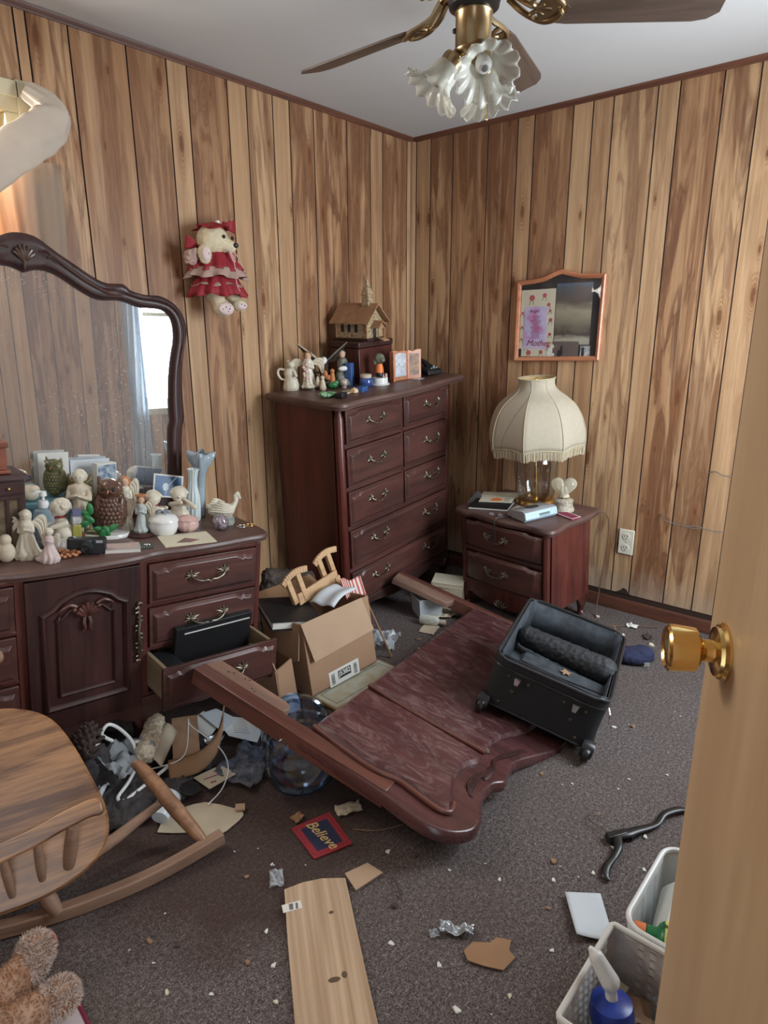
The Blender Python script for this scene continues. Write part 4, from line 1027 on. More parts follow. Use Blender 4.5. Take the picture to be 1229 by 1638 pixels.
def tulip(az, tilt):
    A = T(math.cos(az) * .030, math.sin(az) * .030, -.085) @ rotm(0, 0, az) @ rotm(0, PI - tilt, 0) @ Matrix.Scale(.86, 4)     # local z runs out along the shade
    m = MB(); m.lathe([(0, -.01), (.014, -.01), (.016, .02), (.030, .026), (.033, .034), (.033, .052), (.029, .054), (0, .054)], seg=24, m=A)
    fit = m.build('shade_holder', 'fanbrass', fan)
    m = MB(); m.open = True
    def wv(r, z, a, j):
        t = max(0, (z - .080) / .065); w = t * t
        return r + w * (.0052 * math.sin(a * 12) + .0016 * math.sin(a * 36)), z + w * .0075 * math.sin(a * 12 + 1.0)
    pr = [(.026, .045), (.031, .053), (.037, .064), (.040, .078), (.040, .092), (.043, .106), (.052, .120), (.066, .132), (.082, .140), (.090, .142)]
    m.lathe(pr, seg=108, m=A, wave=wv); sh = m.build('glass_shade', 'frosted', fan, solid=.0025)
    m = MB(); m.lathe([(0, .05), (.012, .052), (.014, .07), (.022, .085), (.024, .10), (.018, .112), (0, .118)], seg=20, m=A); m.build('bulb', 'white', sh)
    m = MB(); m.lathe([(0, .1185), (.009, .1170), (.010, .1145), (0, .1145)], seg=16, m=A); m.build('bulb_cap', 'steel', sh)
tulip(math.radians(130), math.radians(38)); tulip(math.radians(232), math.radians(42)); tulip(math.radians(8), math.radians(42))
m = MB(); m.tube([(.022, -.030, -.10), (.024, -.032, -.235)], .0011, 6); m.ell((.024, -.032, -.240), (.003, .003, .006)); m.build('pull_chain', 'brass', fan)

# ------------------------------------------------------------------ picture on the right wall
pf = root('framed_picture', 'orange wood framed collage with arched top hanging on the right wall', 'picture', T(-.004, 0, 0))
op = [(-.709, 1.650), (-.80, 1.655), (-.86, 1.664), (-.92, 1.688), (-.957, 1.694), (-1.00, 1.682), (-1.06, 1.668), (-1.182, 1.663), (-1.178, 1.261), (-.710, 1.246)]
inn = offset_poly(op, .022)
m = MB(); n = len(op)
R3 = [[m.bm.verts.new((x, p[0], p[1])) for p in q] for q, x in ((op, 0), (op, -.018), (offset_poly(op, .006), -.024), (offset_poly(op, .014), -.021), (inn, -.014), (inn, 0))]
for r0, r1 in zip(R3, R3[1:] + R3[:1]):
    for i in range(n): m._f([r0[i], r0[(i + 1) % n], r1[(i + 1) % n], r1[i]])
m.build('frame', 'framewood', pf, bevel=.001)
m = MB(); m.prism(offset_poly(op, .018), -.002, -.006, 'YZ'); bk = m.build('black_mat', 'ink', pf, smooth=False)
def wallcard(name, y0, y1, z0, z1, x, mat, par, dz=0.0):
    m = MB(); m.prism([(y0, z0), (y1, z0 + dz), (y1, z1 + dz), (y0, z1)], x, x - .0012, 'YZ'); return m.build(name, mat, par, smooth=False)
pc_ = wallcard('flowered_sheet', -.733, -.925, 1.272, 1.604, -.0062, 'papercrm', pf, .003)
mat_v, nt_, b_p = newmat('violet_card'); b_p.inputs['Roughness'].default_value = .6
nt_.links.new(ramp(nt_, noise(nt_, coords(nt_), 14, 3), [(.35, (.50, .22, .42)), (.5, (.46, .40, .62)), (.7, (.62, .50, .62))]), b_p.inputs['Base Color']); M['violet'] = mat_v
vc = wallcard('violet_card', -.757, -.885, 1.312, 1.522, -.0076, 'violet', pf)
def wtext(s, y, z, size, mat, par, shear=0.0):
    return text('writing', s, mat, par, size, Matrix.Translation((-.0095, y, z)) @ Matrix(((0, 0, -1, 0), (-1, 0, 0, 0), (0, 1, 0, 0), (0, 0, 0, 1))), shear, .0002)
wtext('Mother', -.842, 1.340, .044, 'darkred', vc, .35)
wtext('Angel', -.812, 1.500, .024, 'darkred', vc, .3)
rnd = random.Random(4); m = MB()
for i in range(17):
    z = 1.475 - i * .0068; w = rnd.uniform(.030, .062); m.box((-.0092, -.823 + rnd.uniform(-.002, .002), z), (.0004, w, .0022))
m.build('verse_lines', 'darkred', vc, smooth=False)['kind'] = 'stuff'
m = MB(); mg = MB(); rnd = random.Random(8)
for y, z, s in ((-.795, 1.565, .016), (-.865, 1.575, .012), (-.905, 1.455, .011), (-.905, 1.385, .009), (-.90, 1.50, .008), (-.790, 1.292, .014), (-.860, 1.296, .011), (-.745, 1.42, .007), (-.745, 1.49, .008), (-.745, 1.36, .006), (-.90, 1.325, .010), (-.775, 1.328, .013), (-.89, 1.53, .010)):
    for k in range(6): m.ell((-.0078, y + math.cos(k * 1.05) * s * .55, z + math.sin(k * 1.05) * s * .55), (.0008, s * .5, s * .4), None, 8, 6)
    for k in range(2): mg.tube([(-.0076, y, z), (-.0078, y - .010 + .02 * k, z - s * 1.5), (-.0076, y - .006 + .02 * k, z - s * 2.2)], .0011, 4)
m.build('printed_flowers', simple('rose_print', (.50, .09, .12), .6, var=.5, vs=150), pc_); mg.build('printed_stems', simple('stem_print', (.10, .12, .06), .6), pc_)
mat_s, nt_, b_p = newmat('storm_picture'); b_p.inputs['Roughness'].default_value = .35
vv = coords(nt_, (1, 5, 14)); sp_ = nt_.nodes.new('ShaderNodeSeparateXYZ'); nt_.links.new(coords(nt_), sp_.inputs[0])
zz = mth(nt_, 'ADD', sp_.outputs[2], mth(nt_, 'MULTIPLY', noise(nt_, vv, 1.6, 5, .6, 1.0), .07))
base_ = ramp(nt_, mth(nt_, 'MULTIPLY', mth(nt_, 'SUBTRACT', zz, 1.34), 3.0), [(.0, (.04, .035, .03)), (.16, (.40, .37, .30)), (.24, (.05, .04, .035)), (.45, (.22, .19, .14)), (.58, (.30, .27, .19)), (.72, (.07, .055, .05)), (.88, (.05, .06, .08)), (1.0, (.03, .10, .20))])
nt_.links.new(base_, b_p.inputs['Base Color']); M['storm'] = mat_s
wallcard('dark_landscape_print', -.929, -1.118, 1.335, 1.628, -.0062, 'storm', pf)
wallcard('photo', -.925, -1.065, 1.275, 1.350, -.0085, simple('brown_photo', (.13, .10, .09), .5, var=.4, vs=30), pf)
m = MB()
for y, z, r in ((-.915, 1.305, .018), (-.905, 1.29, .015), (-.925, 1.325, .014), (-.93, 1.285, .012)): m.ell((-.009, y, z), (.001, r, r), None, 12, 8)
m.build('white_cutout', 'paper', pf)
m = MB()
for y, z, h_ in ((-.962, 1.285, .03), (-.975, 1.30, .04), (-1.09, 1.295, .035)): m.ell((-.0102, y, z), (.001, .008, h_ * .5), None, 10, 8); m.ell((-.0102, y, z + h_ * .55), (.001, .007, .007), None, 10, 8)
m.build('cut_out_figures', 'ink', pf)
wallcard('small_photo', -.727, -.747, 1.272, 1.312, -.0085, 'ink', pf); wallcard('corner_photo', -1.075, -1.125, 1.272, 1.330, -.0085, simple('grey_photo', (.13, .15, .17), .5, col2=(.55, .55, .53), vs=50), pf)
m = MB(); m.prism(offset_poly(op, .020), -.0125, -.0135, 'YZ'); m.build('glass', 'pane', pf, smooth=False)

# ------------------------------------------------------------------ lamp and things on the nightstand
NT = .026
lamp = root('table_lamp', 'clear glass table lamp with cream panelled shade and fringe on the nightstand', 'lamp', at(FN, -.295, .305, NT))
m = MB(); m.lathe([(0, 0), (.098, 0), (.100, .006), (.094, .012), (.090, .020), (.086, .022), (0, .022)], seg=40); m.build('base', 'brass', lamp)
m = MB(); m.open = True; m.lathe([(.080, .020), (.090, .035), (.100, .09), (.108, .16), (.110, .215), (.104, .255), (.080, .285), (.045, .30), (.020, .305)], seg=48); m.build('glass_body', 'glass', lamp, solid=.003)
m = MB(); m.lathe([(0, .02), (.010, .02), (.012, .04), (.006, .06), (.006, .30), (.022, .305), (.022, .312), (.010, .32), (.010, .36), (.018, .365), (.018, .40), (0, .402)], seg=16); m.build('stem', 'brass', lamp)
m = MB()
for s_ in (-1, 1): m.tube([(0, s_ * .012, .36), (0, s_ * .050, .40), (0, s_ * .052, .52), (0, s_ * .014, .600), (0, 0, .612)], .0018, 6, 4)
for k in range(3): m.tube([(0, 0, .612), (math.cos(k * 2.09) * .085, math.sin(k * 2.09) * .085, .622)], .0015, 6)
m.ell((0, 0, .620), (.008, .008, .010)); m.build('harp', 'brass', lamp)
m = MB(); m.open = True
NS = 8
def rib(a, off=.4):
    u = ((a + off) * NS / (2 * PI)) % 1.0
    return 1 - .075 * (1 - (2 * u - 1) ** 2)
def wv(r, z, a, j):
    k = min(1, max(0, (.60 - z) / .10)); rr = r * (1 - k * (1 - rib(a)) * 1.0)
    u = ((a + .4) * NS / (2 * PI)) % 1.0
    return rr, z - (.010 * (1 - (2 * u - 1) ** 2) * -1 if z < .34 else 0)
sp = [(.088, .628), (.086, .610), (.092, .585), (.112, .562), (.148, .538), (.186, .505), (.214, .460), (.231, .410), (.240, .355), (.238, .305)]
sp = [(p[0], p[1]) for p in catmull([(a, b) for a, b in sp], 2)]
m.lathe(sp, seg=96, wave=wv); shd = m.build('lamp_shade', 'shade', lamp, solid=.0015)
m = MB(); m.tube([(math.cos(a) * .0885, math.sin(a) * .0885, .628) for a in [2 * PI * i / 40 for i in range(41)]], .0038, 8); m.build('shade_rim', 'fringe', shd)
m = MB(); m.open = True; m.lathe([(.0845, .625), (.0835, .605), (.086, .585), (.100, .556)], seg=48); m.build('shade_lining', 'shadein', shd)
m = MB()
for k in range(NS):
    a = 2 * PI * k / NS - .4
    m.tube([(math.cos(a) * r * (1.004), math.sin(a) * r * 1.004, z) for r, z in sp], .0022, 6)
m.build('shade_ribs', 'fringe', shd)
m = MB(); rnd = random.Random(2)
zb_ = lambda a: .305 + .010 * (1 - (2 * (((a + .4) * NS / (2 * PI)) % 1.0) - 1) ** 2)
m.tube([(math.cos(a) * .2375 * rib(a), math.sin(a) * .2375 * rib(a), zb_(a)) for a in [2 * PI * i / 128 for i in range(129)]], .0035, 6)
for i in range(330):
    a = 2 * PI * i / 330; r = .2375 * rib(a); L = rnd.uniform(.042, .050); w = rnd.uniform(-.006, .006)
    m.tube([(math.cos(a) * r, math.sin(a) * r, zb_(a)), (math.cos(a) * (r - .002) + w * .3, math.sin(a) * (r - .002) + w * .3, zb_(a) - L * .5), (math.cos(a + w) * (r - .004), math.sin(a + w) * (r - .004), zb_(a) - L)], [.0019, .0021, .0016], 4)
fr_ = m.build('fringe', 'fringe', shd); fr_['kind'] = 'stuff'
m = MB(); m.tube([(.02, -.087, .63), (.05, -.115, .57), (.03, -.205, .48), (-.015, -.238, .38), (-.03, -.242, .30)], .0008, 4, 5); m.build('loose_thread', 'ink', shd)

gl = root('snow_globe', 'heart shaped glass globe on a carved stone-look base beside the lamp', 'snow globe', at(FN, -.105, .27, NT, .50))
m = MB(); m.lathe([(0, 0), (.050, 0), (.050, .010), (.044, .018), (.043, .045), (.046, .052), (.034, .060), (0, .060)], seg=24); m.build('base', simple('carved_stone', (.50, .45, .36), .7, col2=(.22, .18, .13), vs=90, bmp=1.0, bs=60), gl)
def heart(name, s, y, mat, par, z0=.055):
    m = MB(); n = 40; pts = []
    for i in range(n):
        t = 2 * PI * i / n; pts.append((s * 16 * math.sin(t) ** 3, z0 + s * 17 + s * (13 * math.cos(t) - 5 * math.cos(2 * t) - 2 * math.cos(3 * t) - math.cos(4 * t))))
    c = (0, z0 + s * 15)
    for sg in (-1, 1):
        rings = []
        for k in range(6):
            f = math.cos(k / 5 * PI / 2); d = math.sin(k / 5 * PI / 2) * y
            rings.append([m.bm.verts.new((c[0] + (p[0] - c[0]) * max(f, .02), sg * d, c[1] + (p[1] - c[1]) * max(f, .02))) for p in pts])
        for r0, r1 in zip(rings, rings[1:]):
            for i in range(n): m._f([r0[i], r0[(i + 1) % n], r1[(i + 1) % n], r1[i]])
        m._f(rings[-1])
    return m.build(name, mat, par)
heart('globe', .0038, .032, 'globe', gl)
blob('figures_inside', [('c', (-.012, 0, .075), (-.010, 0, .115), .010, .006), ('e', (-.008, 0, .124), .008), ('c', (.014, 0, .075), (.010, 0, .105), .010, .006), ('e', (.008, 0, .113), .007), ('e', (0, 0, .072), (.028, .018, .010))], 'ivory', gl, .002)

def book(name, w, d, h, cover, page, par=None, M0=None, hard=True):
    """a closed book lying flat: x along the spine side, page block inset between two boards"""
    t = .002 if hard else .0006
    m = MB(); m.box((0, 0, t / 2), (w, d, t)); m.box((0, 0, h - t / 2), (w, d, t)); m.box((0, d / 2 - t / 2, h / 2), (w, t, h)); o = m.build(name, cover, par, bevel=.0006)
    if M0 is not None: o.matrix_world = M0
    m = MB(); m.box((0, -.001, h / 2), (w - .005, d - .006, h - 2 * t)); m.build('pages', page, o, smooth=False)
    return o
o = book('notebook', .205, .155, .012, 'blackmatte', 'paper', None, at(FN, -.43, .115, NT, .42)); tag(o, 'black notebook at the left front of the nightstand', 'notebook')
def letter(name, pts, mat, M0, label, cat, group=None, curl=0.0, th=.0012):
    m = MB(); m.prism(pts, 0, th, 'XY'); o = m.build(name, mat, None, smooth=False, M0=M0); return tag(o, label, cat, group)
o = letter('envelope', [(-.085, -.045), (.085, -.045), (.085, .045), (-.085, .045)], 'papercrm', at(FN, -.445, .175, NT + .014, .50), 'cream envelope with an orange picture on the black notebook', 'envelope', th=.003)
m = MB(); m.prism([(-.03, -.025), (.02, -.03), (.035, .0), (.0, .03), (-.02, .015)], .0031, .0035, 'XY'); m.build('printed_picture', 'orange', o, smooth=False)
m = MB()
for k in range(5): m.box((.055, -.03 + k * .012, .0033), (.03, .002, .0004))
m.build('printed_lines', 'ink', o, smooth=False)
o = letter('folded_paper', [(-.12, -.03), (.10, -.035), (.13, -.01), (.10, .0), (.115, .03), (-.12, .03)], 'papertan', at(FN, -.47, .275, NT + .001, .52), 'tan folded paper behind the envelope on the nightstand', 'paper', th=.016)
o = letter('folded_paper', [(-.06, -.03), (.05, -.04), (.06, .03), (-.05, .04)], 'papertan', at(FN, -.265, .165, NT + .001, .3), 'tan scrap of paper under the radio', 'paper')
rad = root('clock_radio', 'silver clock radio with a pale blue face at the front of the nightstand', 'radio', at(FN, -.175, .105, NT, 1.30, s=.84))
sec = [(-.075, .004), (-.090, .020), (-.082, .058), (-.060, .064), (.060, .046), (.075, .030), (.075, .004)]
m = MB(); m.prism(sec, -.112, .112, 'YZ'); m.build('body', 'silver', rad, bevel=.003)
m = MB(); m.prism([(-.0755, .005), (-.091, .020), (-.083, .057), (-.0845, .057), (-.0925, .0205), (-.077, .0045)], -.110, .110, 'YZ'); fc = m.build('face', 'radioblue', rad)
def facebox(name, x, z, w, h, mat, par, d=.001):
    t = (z - .020) / .038; y = -.0925 + .009 * t; tilt = math.atan2(.009, .037)
    m = MB(); m.box((0, 0, 0), (w, d, h), None); o = m.build(name, mat, par, smooth=False); o.matrix_local = T(x, y, z) @ rotm(-tilt, 0, 0); return o
facebox('display', .022, .040, .075, .024, 'lcd', fc)
facebox('slot', .022, .024, .075, .002, 'ink', fc)
for x in (-.085, -.062, -.040): facebox('button', x, .042, .008, .005, 'silver', fc, .003); 
for x in (.072, .088, .100):
    for z in (.030, .040, .050): facebox('button', x, z, .008, .005, 'silver', fc, .003)
m = MB(); m.lathe([(.036, 0), (.040, .0), (.040, .003), (.036, .003)], (.0, .0, .0555), 36, rotm(math.radians(-8.5), 0, 0)); m.build('speaker_ring', 'black', rad)
m = MB(); m.lathe([(0, 0), (.030, 0), (.030, .0015), (0, .0015)], (0, 0, .055), 30, rotm(math.radians(-8.5), 0, 0)); m.build('speaker', 'steel', rad)
m = MB(); m.tube([at(FN, 0, 0, 0) @ Vector(p) for p in ((-.23, .03, .034), (-.26, .0, .032), (-.275, -.045, .028), (-.272, -.055, -.02), (-.268, -.058, -.09))], .0025, 6, 5); tag(m.build('radio_cord', 'black'), 'black cord hanging from the radio over the nightstand front', 'cord')
for i, (x, y) in enumerate(((-.345, .012), (-.300, .026))):
    m = MB(); m.tube([(math.cos(a) * .012, math.sin(a) * .012, 0) for a in [2 * PI * k / 20 for k in range(21)]], .0014, 6)
    tag(m.build('hoop_earring', 'silver', M0=at(FN, x, y, NT + .0016)), ('leftmost small silver hoop on the nightstand edge', 'small silver hoop nearer the radio on the nightstand')[i], 'earring')
m = MB(); m.prism([(-.02, -.015), (.015, -.02), (.024, .0), (.0, .018), (-.018, .012)], 0, .010, 'XY', inset=.004); tag(m.build('crumpled_tissue', 'white', M0=at(FN, -.245, .055, NT)), 'small white crumpled tissue at the radio cord', 'tissue')
o = letter('card_holder', [(-.055, -.028), (.055, -.028), (.055, .028), (-.055, .028)], 'darkred', at(FN, -.035, .205, NT, -.25), 'dark red and white card pouch at the right end of the nightstand', 'pouch', th=.006)
m = MB()
for c, s in (((0, .026, .0065), (.108, .004, .001)), ((0, -.026, .0065), (.108, .004, .001)), ((.052, 0, .0065), (.004, .05, .001))): m.box(c, s)
m.build('white_border', 'paper', o, smooth=False)
m = MB(); m.tube([(-.166, -1.29, .545), (-.15, -1.315, .548), (-.118, -1.335, .50), (-.105, -1.335, .36), (-.11, -1.325, .22), (-.12, -1.32, .10), (-.16, -1.33, .008), (-.25, -1.40, .005), (-.16, -1.52, .005), (-.10, -1.62, .005)], .0028, 6, 6); tag(m.build('lamp_cord', 'cable'), 'thin brown cord running from the nightstand down to the carpet', 'cord')

# ------------------------------------------------------------------ bear in a red dress on the left wall
bear = root('teddy_bear', 'cream plush bear in a red lace dress and hat hanging on the left wall', 'teddy bear', T(-1.435, -.065, 1.655))
body = blob('body', [('e', (0, -.01, .0), (.062, .050, .085)), ('e', (-.018, -.035, .112), (.066, .058, .060)), ('c', (0, -.055, .100), (.036, -.078, .086), .036, .026),
    ('c', (-.055, -.02, .045), (-.085, -.060, .055), .028, .026), ('e', (-.082, -.066, .050), (.028, .024, .040)),
    ('c', (.055, -.02, .03), (.07, -.04, -.02), .026, .024),
    ('c', (-.035, -.02, -.07), (-.022, -.055, -.135), .036, .032), ('e', (-.012, -.068, -.158), (.044, .036, .032)), ('c', (.045, -.02, -.08), (.070, -.045, -.125), .028, .026), ('e', (.078, -.058, -.142), (.034, .030, .026))], 'plush', bear, .004, 2)
fur('plush_pile', body, 'plush', body, 2600, .006, .0009, 3)
for x, y, z in ((-.004, -.093, .120), (.042, -.088, .118)): 
    m = MB(); m.ell((x, y, z), .0075); m.build('eye', 'black', body)
m = MB(); m.ell((.046, -.104, .090), (.012, .008, .010)); m.build('nose', 'black', body)
def ruffle(name, c, r0, r1, z0, z1, mat, amp, n, rx=0.0, par=bear, sy=.8, ph=0.0):
    m = MB(); m.open = True
    prof = [(r0 + (r1 - r0) * t ** .8, z0 + (z1 - z0) * t) for t in (0, .2, .4, .6, .8, 1)]
    m.lathe(prof, c, 96, rotm(rx, 0, 0) @ Matrix.Diagonal((1, sy, 1, 1)), wave=lambda r, z, a, j: (r * (1 + amp * (j / 5) * math.sin(a * n + ph)), z + amp * .05 * (j / 5) * math.sin(a * n * .5 + 1)))
    return m.build(name, mat, par, solid=.001)
dsx = ruffle('skirt_ruffle', (.005, -.015, 0), .070, .125, -.005, -.108, 'redlace', .12, 13)
ruffle('lace_hem', (.005, -.015, 0), .088, .112, -.052, -.068, 'lace', .10, 11, par=dsx)
cp = ruffle('cape_ruffle', (.005, -.015, 0), .050, .118, .078, -.008, 'redlace', .12, 12)
ruffle('lace_trim', (.005, -.015, 0), .108, .130, .004, -.036, 'lace', .13, 12, par=cp)
ht = ruffle('hat', (-.005, -.03, 0), .030, .082, .172, .152, 'redlace', .16, 8)
m = MB(); m.ell((-.005, -.03, .158), (.045, .042, .022)); m.build('hat_crown', 'redlace', ht)
m = MB(); m.ell((.005, -.045, .180), (.010, .010, .008)); m.build('pearl_cluster', 'white', ht)
m = MB(); m.grid(lambda a, b: Vector((.03 + .065 * a, -.04 - .02 * math.sin(a * 3), .175 - .012 * a + (b - .5) * (.015 + .05 * a) + .004 * math.sin(a * 20))), 12, 6); m.build('hat_bow', 'redlace', ht, solid=.001)
m = MB(); m.tube([(.025, -.085, .068), (.030, -.105, .030), (.040, -.100, -.055), (.048, -.11, -.09)], .0022, 6, 5); m.tube([(.025, -.085, .068), (.06, -.085, .055), (.10, -.075, .0), (.105, -.06, -.04)], .0022, 6, 5); m.tube([(.022, -.087, .068), (.020, -.112, .030), (.030, -.112, .028), (.030, -.087, .066)], .003, 6, 4)
m.build('ribbon', simple('pink_ribbon', (.72, .40, .40), .4), bear)
m = MB(); rnd = random.Random(6)
for cx_, cy_, cz_, rx_, rz_, n in ((-.012, -.101, -.160, .032, .020, 9), (.080, -.085, -.145, .022, .014, 6), (-.086, -.088, .050, .016, .022, 6)):
    for k in range(n): a = k * 2.4; rr = math.sqrt((k + .5) / n); m.ell((cx_ + math.cos(a) * rx_ * rr, cy_ - .002 + .010 * rr * rr, cz_ + math.sin(a) * rz_ * rr), (.0035, .004, .0035), None, 6, 5)
M['padpink'] = simple('pink_white_pad', (.66, .52, .50), .8)
for c_, r_ in (((-.012, -.090, -.160), (.038, .014, .026)), ((.080, -.076, -.145), (.027, .012, .018)), ((-.086, -.080, .050), (.021, .012, .028))):
    pads = MB(); pads.ell(c_, r_); pd = pads.build('paw_pad', 'padpink', body)
m.build('pad_print', 'ink', pd)
fl = blob('cloth_rose', [('e', (-.128, -.035, .035), (.030, .020, .028)), ('e', (-.115, -.045, .055), (.018, .014, .016)), ('e', (-.140, -.04, .050), (.015, .014, .014))], 'lace', bear, .003, 0, disp=.006)
m = MB(); m.grid(lambda a, b: Vector((-.145 + .07 * a, -.02 - .02 * b - .01 * math.sin(a * 5), .085 + .035 * (b - .5) * (1.4 - a) + .008 * math.cos(a * 4))), 10, 6); m.build('shoulder_ruffle', 'redlace', bear, solid=.001)

# ------------------------------------------------------------------ things on the dresser
ZT = .006
FACE = math.radians(-31)
def onD(x, y, rz=0.0, z=ZT): return at(FD, x, y, z, FACE + rz)
cab_ = root('jewelry_cabinet', 'dark wooden jewelry cabinet with a glazed door at the left edge of the dresser', 'jewelry cabinet', at(FD, -.845, .205, ZT, .05))
m = MB(); m.box((0, 0, .120), (.185, .13, .24)); m.build('body', 'mahogdark', cab_, bevel=.002)
m = MB(); m.prism(offset_poly([(-.093, -.065), (.093, -.065), (.093, .065), (-.093, .065)], -.012), .240, .256, 'XY', inset=.006); m.build('cabinet_top', 'mahogdark', cab_, bevel=.002)
m = MB(); m.box((.010, -.067, .215), (.150, .008, .036)); q = m.build('drawer', 'mahogdark', cab_, bevel=.0015); m = MB(); m.ell((.045, -.075, .215), .005); m.build('knob', 'brass', q)
m = MB()
for c, s in (((.010, -.068, .186), (.15, .008, .012)), ((.010, -.068, .020), (.15, .008, .016)), ((-.058, -.068, .103), (.014, .008, .155)), ((.078, -.068, .103), (.014, .008, .155)), ((.040, -.068, .103), (.010, .008, .155))): m.box(c, s)
q = m.build('door_frame', 'mahogdark', cab_, bevel=.001)
m = MB(); m.box((.010, -.0655, .103), (.13, .002, .15)); m.build('printed_pane', simple('gilt_floral_print', (.16, .12, .07), .3, col2=(.05, .04, .03), vs=35), q, smooth=False)
bx = root('wooden_box', 'reddish wooden keepsake box stacked on the jewelry cabinet', 'box', at(FD, -.865, .210, ZT + .257, .05))
m = MB(); m.box((0, 0, .005), (.16, .12, .010)); m.box((0, 0, .043), (.145, .105, .066)); m.build('body', wood('box_red_wood', (.12, .035, .018), (.30, .10, .055), .4, 'X'), bx, bevel=.002)
m = MB(); m.box((0, 0, .086), (.155, .115, .018)); m.build('lid', wood('box_red_lid', (.10, .03, .018), (.26, .085, .05), .4, 'X'), bx, bevel=.003)
tb = root('teal_box', 'teal gift box behind the pump bottle on the dresser', 'box', at(FD, -.64, .355, ZT, .05))
m = MB(); m.box((0, 0, .052), (.19, .11, .104)); m.build('body', 'teal', tb, bevel=.002); m = MB(); m.box((0, 0, .112), (.198, .118, .020)); m.build('lid', 'teal', tb, bevel=.002)
o = blob('sea_shell', [('e', (0, 0, .028), (.034, .026, .028)), ('e', (.01, -.01, .04), (.02, .018, .016))], 'ivory', None, .003, M0=at(FD, -.690, .335, ZT + .123)); tag(o, 'pale rounded shell on the teal box beside the jewelry cabinet', 'shell')

def owl(rt, s, mat, belly):
    b = blob('body', [('e', (0, 0, s * .36), (s * .235, s * .20, s * .36)), ('e', (0, 0, s * .78), (s * .22, s * .18, s * .19)), ('c', (-s * .15, 0, s * .88), (-s * .19, -s * .01, s * 1.0), s * .06, s * .02), ('c', (s * .15, 0, s * .88), (s * .19, -s * .01, s * 1.0), s * .06, s * .02),
        ('e', (-s * .20, s * .02, s * .40), (s * .08, s * .16, s * .30)), ('e', (s * .20, s * .02, s * .40), (s * .08, s * .16, s * .30))], mat, rt, s * .018, 2, disp=s * .010)
    m = MB()
    for sx in (-1, 1): m.lathe([(0, .004), (s * .062, .004), (s * .085, 0), (s * .092, -.003)], (sx * s * .085, -s * .158, s * .80), 20, rotm(PI / 2, 0, sx * .25))
    fd_ = m.build('eye_discs', belly, b)
    m = MB()
    for sx in (-1, 1): m.ell((sx * s * .085, -s * .178, s * .80), (s * .030, s * .012, s * .030))
    m.build('eyes', 'black', fd_)
    m = MB(); m.tube([(-s * .17, -s * .13, s * .92), (-s * .06, -s * .185, s * .86), (0, -s * .195, s * .82), (s * .06, -s * .185, s * .86), (s * .17, -s * .13, s * .92)], [s * .02, s * .028, s * .02, s * .028, s * .02], 8, 4); m.build('brow', mat, b)
    m = MB(); m.cone((0, -s * .17, s * .80), (0, -s * .215, s * .735), s * .025, .0008); m.build('beak', 'amber', b)
    m = MB()
    for r in range(7):
        for k in range(6):
            a = math.radians(-90 + (k - 2.5) * 19 + (r % 2) * 9); z = s * (.14 + r * .075); w = math.sqrt(max(.05, 1 - ((z - s * .36) / (s * .37)) ** 2))
            m.ell((math.cos(a) * s * .235 * w, math.sin(a) * s * .20 * w, z), (s * .035, s * .018, s * .045), rotm(0, 0, a + PI / 2), 8, 6)
    q = m.build('breast_feathers', mat, b); q['kind'] = 'stuff'
    return b
ow = root('owl_figurine', 'large brown glazed owl on a white base with green holly leaves', 'owl figurine', onD(-.475, .245))
m = MB(); m.lathe([(0, 0), (.078, 0), (.080, .006), (.076, .013), (0, .016)], seg=32, m=Matrix.Diagonal((1.0, .8, 1, 1))); m.build('base', 'white', ow)
b_ = owl(ow, .195, 'owlbrown', 'owlbrown'); b_.matrix_local = T(.012, .01, .010)
b2 = blob('branch', [('c', (-.060, -.02, .02), (-.066, .0, .10), .014, .012), ('e', (-.072, .01, .125), (.024, .018, .020)), ('c', (-.05, -.035, .018), (.0, -.05, .022), .012, .010)], 'olive', ow, .003)
m = MB()
for x, y, z, r in ((-.058, -.030, .085, .0), (-.048, -.034, .065, .7), (-.060, -.036, .050, -.6), (-.010, -.055, .035, .2), (.012, -.057, .030, 1.2), (.028, -.052, .040, -.7), (.0, -.06, .022, 2.0), (-.045, -.03, .10, 1.4)): m.ell((x, y, z), (.022, .006, .011), rotm(0, r, .2), 10, 6)
m.build('holly_leaves', 'green', ow)
o2 = root('owl_figurine', 'dark olive owl figurine standing behind the praying cherub, near the mirror', 'owl figurine', onD(-.600, .372, -.2, ZT + .123)); owl(o2, .135, 'olive', 'olive')
o3 = root('owl_figurine', 'small gold speckled owl figurine between the olive owl and the praying child', 'owl figurine', onD(-.523, .352, .3)); 
owl(o3, .200, simple('gold_speckle', (.06, .05, .03), .35, col2=(.30, .22, .08), vs=130, bmp=.5), 'olive')

